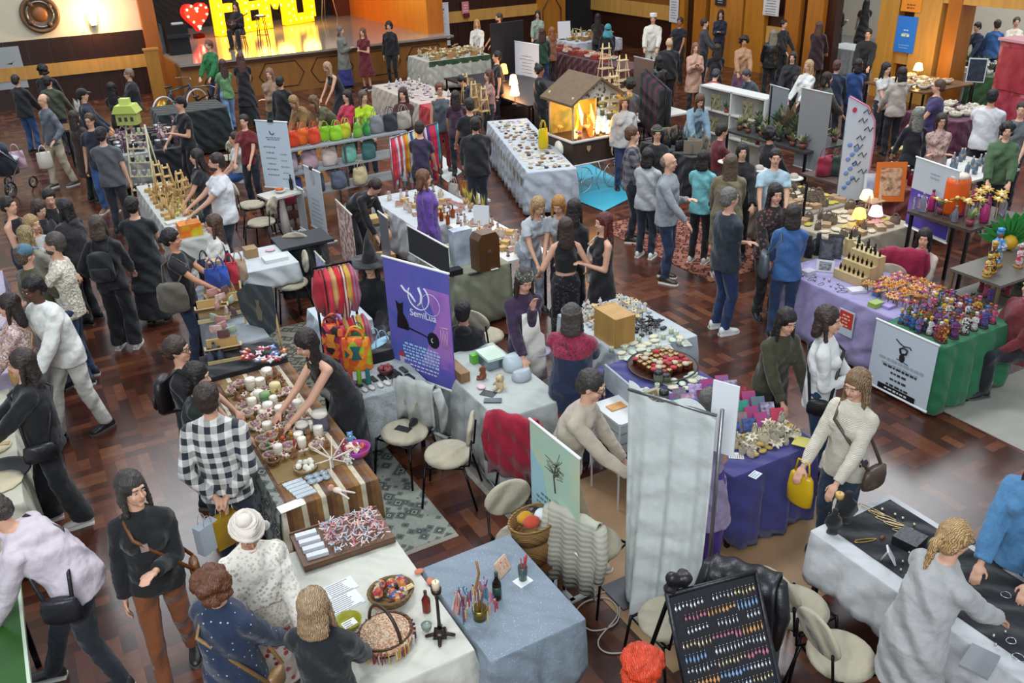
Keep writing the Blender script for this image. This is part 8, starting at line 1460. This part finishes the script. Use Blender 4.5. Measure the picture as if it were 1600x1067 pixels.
q = at(1535, 300, 1.3); t = thing('paper_lantern', 'bright orange paper lantern bag behind the lilac banner', 'lantern', (9.95, 6.6, 1.15)); obj('lantern_body', G().loft([((0, 0, z), .16*a, .13*a) for z, a in [(0, .85), (.05, 1), (.40, 1), (.46, .9)]], 14), 'plastic:d8560e', t); obj('white_top', G().loft([((0, 0, .46), .145, .12), ((0, 0, .50), .10, .08)], 12), 'paper:d8c8b8', t); table('side table under the orange lantern', 9.6, 10.6, 6.1, 7.0, 1.14, top='wood:4a4038'); spread([(plant, ('plastic:8a3a4a', 'cloth:8a9a5a', .22, .05, 20), 'pot of pale leaves in front of the orange lantern', 'plant', 'potted_plant'), (bottle, ('plastic:a82a6a', 'plastic:5a2a4a', .24, .04), 'magenta bottle in front of the orange lantern', 'bottle', 'tall_bottle'), (bottle, ('glass:b8b8c8', 'plastic:8a8a9a', .22, .04), 'clear bottle in front of the orange lantern', 'bottle', 'tall_bottle'), (star, ('cloth:c8a040', 'cloth:e8d8a0', .08, 8, .22), 'yellow straw flower in front of the orange lantern', 'straw flower', 'straw_flower')], (9.65, 10.5, 6.15, 6.9), 1.145, 7, 5, 'bottles before the orange lantern', 94)
def purple_art(t, w, zb, h):
    obj('purple_field', G().box((0, -.006, zb+h*.30), (w*.99, .003, h*.52)), 'paint:4a3a9a', t); lines(t, 0, zb+h*.85, w*.3, 2, .05, 'paint:8a9aa0', .018, -.009, 3); g = G(); rs = random.Random(6); [g.box((-w*.36+.08*i, -.009, zb+h*.33), (.035, .003, rs.uniform(.16, .24))) for i in range(9)]; obj('bottle_prints', g, 'print:a8b0b8:5a5a6a:b08aa0:20', t); lines(t, -w*.1, zb+h*.50, w*.6, 1, .05, 'paint:b8b0e0', .04, -.009, 4)
ban((1414, 352), (1478, 380), .8, 245, 'white and violet roll-up banner with a row of bottles printed on it', 'paper:b8bec4', purple_art)
q = at(1412, 400, .9); draped('magenta jacket draped over a chair on the right', (q[0], q[1], 1.0), world_rz(250), 'cloth:8c1038', .44, .5, .16, 8); chair((q[0]-.05, q[1]+.15, 0), world_rz(250)+PI, 'chair under the magenta jacket'); P(1447, 356, 240, 'person in cream sweater seated behind the magenta jacket', 'lap', 'bob:17110f', 'long:c8b8a8', 'trousers:1c1c20', h=1.60, sit=1)
# lamps, easel stand, orange frame, round-emblem sign
table('table with lamps beyond the lilac cloth', 8.9, 10.2, 7.3, 8.3); cloth('pale cloth under the lamps beyond the lilac stall', 8.9, 10.2, 7.3, 8.3, 'drape:a89c88', drop=(.6,)*4, seed=95)
for i, (x, y, c, l) in enumerate([(1352, 322, 'emit:ffe878:3.5', 'rounded yellow glowing lamp, topmost'), (1340, 352, 'emit:ffd84a:3.5', 'yellow glowing lamp with amber foot, lower'), (1366, 348, 'emit:f0b8f0:3', 'pinkish white glowing lamp')]): put(lamp, ('', c, .24, .09), at(x, y, T), l+' of the lamp stall', 'lamp', name='glow_lamp')
t = wood_stand('easel_stand', 'wood:b08a6a', 1.0, .5, 2); t.location = at(1356, 378, .3)*np.array([1, 1, 0])+np.array([0, 0, 0]); tag(t, 'wooden A-frame stand around the glowing lamps', 'stand')
for i, (x, y, w_, h_, f, a, l) in enumerate([(1362, 308, .26, .34, 'paper:c8ccd8', 'print:c8d0e0:4a5aa8:5', 'white sign with a blue round emblem above the lamps'), (1388, 315, .42, .56, 'plastic:c8661c', 'print:4a1c10:c8a080:7a3018:8', 'orange framed picture behind the white sign')]): put(panel, (f, 'wood:8a6a3a', w_, h_, 10, a), at(x, y, T), l, 'sign' if i == 0 else 'picture', rz=-.6, name=['emblem_sign', 'framed_picture'][i])
kin = [(box, ('wood:a88a68', .14, .1, .05), 'beige box on the cloth table of the hat stall', 'box', 'beige_box'), (pack, ('cloth:c8b8a0', .16, .12), 'cream folded cloth on the table of the hat stall', 'folded cloth', 'folded_cloth'), (pouch, ('cloth:6a5a4a', .14, .08, .1), 'brown pouch on the table of the hat stall', 'pouch', 'cloth_pouch'), (pack, ('cloth:b8a838', .14, .1), 'yellow folded cloth on the table of the hat stall', 'folded cloth', 'folded_cloth')]
table('table of the hat stall', 9.3, 10.3, 8.4, 9.4); cloth('grey-beige cloth of the hat stall', 9.3, 10.3, 8.4, 9.4, 'drape:8c8478', drop=(.6,)*4, seed=96); spread(kin, (9.35, 10.25, 8.45, 9.35), T, 7, 6, 'goods of the hat stall', 97)
a, b_ = at(1240, 335, 1.1), at(1303, 290, 1.1); t = thing('black_rack', 'black metal frame rack in front of the hat stall', 'rack', (0, 0, 0)); c1, c2 = np.array([9.0, 9.75, 0]), np.array([9.2, 8.3, 0])
for z in (.75, 1.25): obj('bar', G().cyl(c1+[0, 0, z], c2+[0, 0, z], .018, n=6), 'metal:141416', t)
for f_ in (0, .5, 1): p = c1*(1-f_)+c2*f_; obj('post', G().cyl(p, p+[0, 0, 1.25], .018, n=6), 'metal:141416', t)
for i, (x, y) in enumerate([(1265, 283), (1292, 277), (1238, 290)]): q = at(x, y, 1.28); t = thing('sun_hat', ['white round badge-like hat with writing, middle of the black rack', 'white round hat at the right of the black rack', 'white and red hat at the left of the black rack'][i], 'hat', tuple(c1*(1-[.45, .85, .05][i])+c2*[.45, .85, .05][i]+np.array([0, 0, 1.27]))); obj('brim', G().lathe([(.13, 0), (.13, .012), (.07, .016)], n=20), 'paper:c8c8c0', t); obj('crown', G().ball((0, 0, .02), (.07, .07, .06), 12, 6), 'cloth:b8a8a0' if i < 2 else 'cloth:a83a44', t)
spread([(k[0], k[1], k[2].replace('of the hat stall', 'with the lamps'), k[3], k[4]) for k in kin], (8.95, 10.1, 7.35, 8.25), T, 7, 6, 'goods on the table with the lamps', 112)
# feather flag, grey banners, dark pole
B0 = at(1318, 300, .75); B1 = at(1352, 312, .75); t = thing('feather_flag', 'white feather flag with pink edge and black lettering', 'flag', (10.6, 8.7, 0), world_rz(265)+PI); w_ = .42; h_ = (rise(np.array([10.6, 8.7, .65]), 150)-.65)/1.03; prof = [(-.5, 0), (.42, 0), (.5, .25), (.5, .62), (.42, .8), (.15, .93), (-.5, 1.03)]
obj('flag_sheet', G().prism([(a*w_, .65+b_*h_) for a, b_ in prof], (0, 0, 0), (1, 0, 0), (0, 0, 1), (0, 1, 0), .006), 'paper:bcc0c8', t); obj('edge', G().tube([(a*w_, 0, .65+b_*h_) for a, b_ in prof[1:]], .013, 5), 'paint:c87a90', t); obj('pole', G().cyl((-.5*w_, .02, 0), (-.5*w_, .02, .65+h_*1.02), .012, n=6), 'metal:8a8a8e', t)
g = G(); rs = random.Random(8)
for i in range(9): z = .95+(h_*.75/9)*i; x = rs.uniform(-.02, .1); g.tube([(x-.05, -.008, z), (x, -.008, z+.05), (x+.03, -.008, z-.02), (x+.07, -.008, z+.04)], .008, 4)
obj('brush_lettering', g, 'paint:1c1c24', t); g = G(); [g.ball((-.12+.05*(i % 3), -.006, .85+.07*i), (.035, .004, .035), 8, 5) for i in range(10)]; obj('blue_blots', g, 'paint:6a8ac0', t); flat(t, 'pink_flower', [(.04*math.cos(a), .05*math.sin(a)) for a in [2*PI*i/9 for i in range(9)]], -.12, .65+h_*.9, .8, 'paint:b03050')
ban((1240, 258), (1285, 272), .55, 137, 'grey back of a roll-up banner behind the black pole', 'plastic:7e8284', rail='plastic:c0c4c6'); ban((1197, 205), (1225, 215), .8, 132, 'smaller grey banner left of the big grey banner', 'plastic:7a8288', rail='plastic:b8bcc0')
q = at(1240, 340, .6); t = thing('tripod_pole', 'thin black pole of a tripod in front of the grey banner', 'pole', (10.2, 10.1, 0)); obj('pole', G().cyl((0, 0, 0), (0, 0, 2.15), .014, n=6), 'metal:141416', t); [obj('leg', G().cyl((0, 0, .5), (.35*math.cos(a), .35*math.sin(a), 0), .010, n=5), 'metal:141416', t) for a in (0, 2.1, 4.2)]
# white photo shelf
t = thing('photo_shelf', 'white open shelf with pictures in its cells', 'shelf', (12.35, 13.1, 0), 0)
for y in (-.9, 0, .9): obj('side_panel', G().box((0, y, .68), (.35, .03, 1.35)), 'plastic:c8c8c4', t)
for z in (.05, .48, .92, 1.35): obj('shelf', G().box((0, 0, z), (.35, 1.8, .03)), 'plastic:c8c8c4', t)
obj('back_panel', G().box((.17, 0, .68), (.012, 1.8, 1.35)), 'plastic:a8a8a4', t)
for i in range(4): put(panel, ('print:3a4a2c:8a8868:22221c:12', 'plastic:8a8a86', .26, .30, 4), (12.22, 12.65+.9*(i % 2), .935-.44*(i//2)), 'dark leafy picture in the %s %s cell of the white shelf' % (['upper', 'lower'][i//2], ['right', 'left'][i % 2]), 'picture', rz=PI/2, name='small_picture'); put(plant, ('plastic:8a3a34', 'cloth:3f5a34', .26, .05, 12+i), (12.22, 12.35+.9*(i % 2), .935-.44*(i//2)), 'small potted plant in the %s %s cell of the white shelf' % (['upper', 'lower'][i//2], ['right', 'left'][i % 2]), 'plant', name='potted_plant')
for i, (x, y, z, h_) in enumerate([(1205, 190, .9, .55), (1218, 205, .9, .5), (1232, 215, .9, .6), (1248, 220, .9, .5)]): put(plant, ('plastic:2a2a2a', 'cloth:46603a' if i % 2 else 'cloth:6a5a40', h_, .09, 44+i), at(x, y, z), 'tall leafy plant on the plant stall behind the grey banner', 'plant', 'plants of the plant stall', name='leafy_plant')
q = at(1225, 212, .9); table('table of the plant stall', q[0]-.5, q[0]+.6, q[1]-1.0, q[1]+1.0, .89, top='plastic:3a3a3a')
rail('black rail with dark clothes behind the flower crown', (11.0, 13.6, 0), (11.9, 15.4, 0), 1.5); rs = random.Random(99)
for i in range(14): c = [('141418', 'black'), ('1c2030', 'navy'), ('5a1c2c', 'wine red'), ('2a2a2e', 'charcoal')][i % 4]; f_ = (i+.5)/14; t = thing('dress', c[1]+' garment hanging on the black rail', 'garment', (11.0+.9*f_, 13.6+1.8*f_, 1.49), 1.1, 'garments on the black rail'); obj('garment_body', G().loft([((0, 0, 0), .02, .03), ((0, 0, -.06), .03, .14), ((0, 0, -.5), .03, .13), ((0, 0, -1.0), .04, .16)], 10), 'cloth:'+c[0], t)
ban((988, 195), (1018, 205), .2, 88, 'dark grey roll-up banner beside the leather jacket', 'plastic:3a3d42', rail='plastic:a8acb0')
table('table with dark goods under the clothes rail', 10.0, 10.6, 11.6, 13.0); cloth('black cloth with dark goods behind the standing crowd', 10.0, 10.6, 11.6, 13.0, 'cloth:17181d', drop=(.7,)*4, seed=98); spread([(pouch, ('leather:1a1a1e', .2, .1, .2), 'black leather bag on the black cloth', 'bag', 'leather_bag'), (panel, ('plastic:8a8070', 'plastic:5a5448', .3, .24, 8, 'print:2a2420:8a8070:9'), 'beige picture panel on the black cloth', 'picture', 'beige_picture')], (10.05, 10.55, 11.7, 12.9), T, 3, 4, 'goods on the black cloth', 100)
q = at(1225, 212, .9); spread([(plant, ('plastic:2a2a2a', 'cloth:46603a', .32, .06, 21), 'small leafy plant on the plant stall', 'plant', 'leafy_plant'), (plant, ('plastic:6a3a2a', 'cloth:7a7a50', .26, .06, 22), 'olive plant in a brown pot on the plant stall', 'plant', 'leafy_plant')], (q[0]-.45, q[0]+.55, q[1]-.95, q[1]+.95), .89, 4, 7, 'small plants of the plant stall', 113)
# pillars: posters, notices, lamp
def wall_card(label, pxs, face, name='poster', cat='poster', art=None, X_=19.265):
    a, b_ = atX(*pxs[0], X_), atX(*pxs[1], X_); y0, y1, z0, z1 = min(a[1], b_[1]), max(a[1], b_[1]), min(a[2], b_[2]), max(a[2], b_[2]); t = thing(name, label, cat, (X_, (y0+y1)/2, z0), -PI/2); w, h = y1-y0, z1-z0
    obj('poster_sheet', G().box((0, 0, h/2), (w, .012, h)), face, t)
    if art: art(t, w, h)
wall_card('bright blue poster with pale writing on the wooden pillar', ((1404, 24), (1426, 84)), 'paint:2a72c8', art=lambda t, w, h: (lines(t, 0, h*.48, w*.6, 1, .08, 'paint:d0d8a0', .07, -.010, 3), lines(t, 0, h*.62, w*.3, 2, .08, 'paint:a8c8e8', .03, -.010, 5), lines(t, 0, h*.2, w*.6, 2, .06, 'paint:8ab4e0', .02, -.010, 6)))
wall_card('orange poster above the blue one on the pillar', ((1412, -14), (1438, 20)), 'paint:d8862a', art=lambda t, w, h: lines(t, 0, h*.35, w*.5, 2, .07, 'paint:6a3a10', .03, -.010, 5))
wall_card('white notice hung high between the wooden pillars', ((1194, -4), (1216, 26)), 'paper:c8c8c4', 'notice', 'notice', lambda t, w, h: lines(t, 0, h*.85, w*.8, 6, .07, 'paint:5a5a60', .022, -.010, 7), 19.3)
wall_card('long narrow white notice left of the pillars', ((1047, -6), (1059, 36)), 'paper:c8cacc', 'notice', 'notice', lambda t, w, h: lines(t, 0, h*.9, w*.7, 8, .08, 'paint:4a4a54', .02, -.010, 8), 19.3)
wall_card('small dark notice at the top by the black-haired woman', ((1118, -6), (1133, 10)), 'paint:26262a', 'notice', 'notice', lambda t, w, h: lines(t, 0, h*.6, w*.6, 2, .06, 'paint:c8c8c8', .02, -.010, 9), 19.3)
c = atX(1440, 135, 18.9); put(lamp, ('', 'emit:ffd070:9', .30, .10), (18.6, 13.9, .8), 'small bright lamp at the foot of the pillar', 'lamp', name='pillar_lamp'); point('pillar_glow', (18.4, 13.8, 1.2), 30, (1, .6, .2), .08); table('table at the foot of the pillar', 17.2, 18.9, 12.6, 14.2, .79, top='wood:6a4a30'); spread([(bowl, ('plastic:c8c4bc', .12, .08, 'plastic:b08a5a'), 'white dish on the table at the pillar foot', 'dish', 'dish'), (box, ('paper:c8b89a', .2, .15, .08), 'pale box on the table at the pillar foot', 'box', 'pale_box')], (17.3, 18.5, 12.7, 14.1), .8, 4, 4, 'goods at the pillar foot', 101)
table('table with wine-coloured skirt near the right edge', 15.6, 17.0, 10.6, 11.8); cloth('wine-coloured cloth near the right edge', 15.6, 17.0, 10.6, 11.8, 'cloth:5a2a40', drop=(.7,)*4, seed=102); spread([(bowl, ('plastic:c0b8a8', .12, .08, 'plastic:c8c0b0'), 'pale dish on the wine-coloured cloth', 'dish', 'dish')], (15.7, 16.9, 10.7, 11.7), T, 4, 3, 'dishes on the wine-coloured cloth', 103)
t = thing('tablet', 'black-framed tablet held up near the red cabinet', 'tablet', (16.9, 11.3, 1.25), -1.0); obj('tablet_body', G().box((0, 0, .22), (.34, .02, .46)), 'plastic:c8ccd0', t); obj('screen', G().box((0, -.012, .22), (.30, .006, .42)), 'print:14161c:2a3448:9', t); obj('stand', G().cyl((0, .03, -.48), (0, .03, .1), .015, n=6), 'metal:222226', t)
t = thing('drinks_cabinet', 'tall worn red and pink cabinet at the right edge', 'cabinet', (19.0, 11.3, 0), -.2); obj('cabinet_body', G().box((0, 0, .9), (1.0, 1.3, 1.8)), 'print:a83a4a:8a2434:c87a84:3', t); obj('upper_door', G().box((-.51, 0, 1.25), (.03, 1.1, .85)), 'print:8a1c2c:a83848:4', t); obj('lower_door', G().box((-.51, 0, .42), (.03, 1.1, .65)), 'print:8a1c2c:b04858:4', t); obj('cabinet_top', G().box((0, 0, 1.82), (1.1, 1.4, .05)), 'plastic:c8949c', t)
table('table in the far room with plants and papers', 20.0, 21.6, 12.6, 14.4); cloth('white cloth in the far room', 20.0, 21.6, 13.5, 14.4, 'drape:b0b4b4', drop=(.7,)*4, seed=104); cloth('dark green cloth in the far room opening', 19.9, 21.6, 12.6, 13.48, 'cloth:1f4a2c', drop=(.7,)*4, seed=105); spread([(plant, ('plastic:c8c8c4', 'cloth:4a5a3a', .3, .07, 14), 'small plant on the far room table', 'plant', 'potted_plant'), (box, ('paper:c8c8c0', .25, .18, .08), 'white box on the far room table', 'box', 'white_box'), (pouch, ('plastic:1c1c20', .2, .14, .16), 'dark bag on the far room table', 'bag', 'dark_bag')], (20.1, 21.5, 12.7, 14.3), T, 5, 6, 'goods on the far room table', 106)
table('long white table in the far room opening', 20.6, 21.5, 15.6, 18.6); cloth('white cloth of the table in the opening', 20.6, 21.5, 15.6, 18.6, 'drape:b4b8b8', drop=(.7,)*4, seed=107)
# small stall between the flag and the grey hair
table('dark table with bottles behind the feather flag', 11.4, 12.1, 8.0, 9.2); cloth('brick red cloth behind the orange frame', 11.4, 12.1, 8.0, 9.2, 'cloth:6a2a22', drop=(.6,)*4, seed=108); spread([(bottle, ('glass:8a2a34', 'plastic:c8c0c0', .22, .04), 'red bottle behind the orange framed picture', 'bottle', 'red_bottle'), (jar, ('glass:c8b8b8', 'plastic:a84a4a', .14, .05), 'pink jar behind the orange framed picture', 'jar', 'pink_jar')], (11.5, 12.05, 8.1, 9.1), T, 4, 4, 'bottles behind the orange picture', 109)
q = at(1372, 225, .6); t = thing('palm_stool', 'pale yellow wooden stool shaped like a leaf', 'stool', (12.6, 9.4, 0)); obj('seat', G().ball((0, 0, .72), (.24, .14, .03), 14, 6), 'wood:c8b870', t); obj('seat', G().ball((.2, .25, .9), (.2, .12, .03), 14, 6), 'wood:c8b870', t); [obj('leg', G().cyl((0, 0, .7), (dx, dy, 0), .018, n=6), 'wood:c8b870', t) for dx, dy in ((.2, .1), (-.2, .1), (0, -.22))]
for i, (x, y, c, n) in enumerate([(1300, 245, '8a1c34', 'dark red'), (1308, 262, '2a3a34', 'dark green'), (1290, 225, 'c8a0a8', 'pink')]): q = at(x, y, .8); put(pouch, ('cloth:'+c, .34, .22, .3), (11.0+.2*i, 9.6-.1*i, T), n+' soft bag between the grey banner and the flag', 'bag', name='soft_bag')
table('table between the grey banner and the flag', 10.8, 11.8, 9.1, 9.9, top='plastic:5a4a44')
spread([(bottle, ('print:8a3a34:3a7a9a:c8a040:20', 'plastic:c8c0b8', .2, .035), 'small bright bottle near the feet of the green hooded top', 'bottle', 'small_bottle')], (12.6, 13.6, 8.2, 9.0), T, 5, 3, 'bright bottles on the far right stall', 110); table('table of the far right bottle stall', 12.5, 13.7, 8.1, 9.1)
# text is turned into real meshes
dg = bpy.context.evaluated_depsgraph_get()
for o_ in [o for o in COL.objects if o.type == 'FONT']:
    me = bpy.data.meshes.new_from_object(o_.evaluated_get(dg)); n = bpy.data.objects.new('writing', me); COL.objects.link(n); n.parent = o_.parent; n.location = o_.location; n.rotation_euler = o_.rotation_euler; bpy.data.objects.remove(o_)
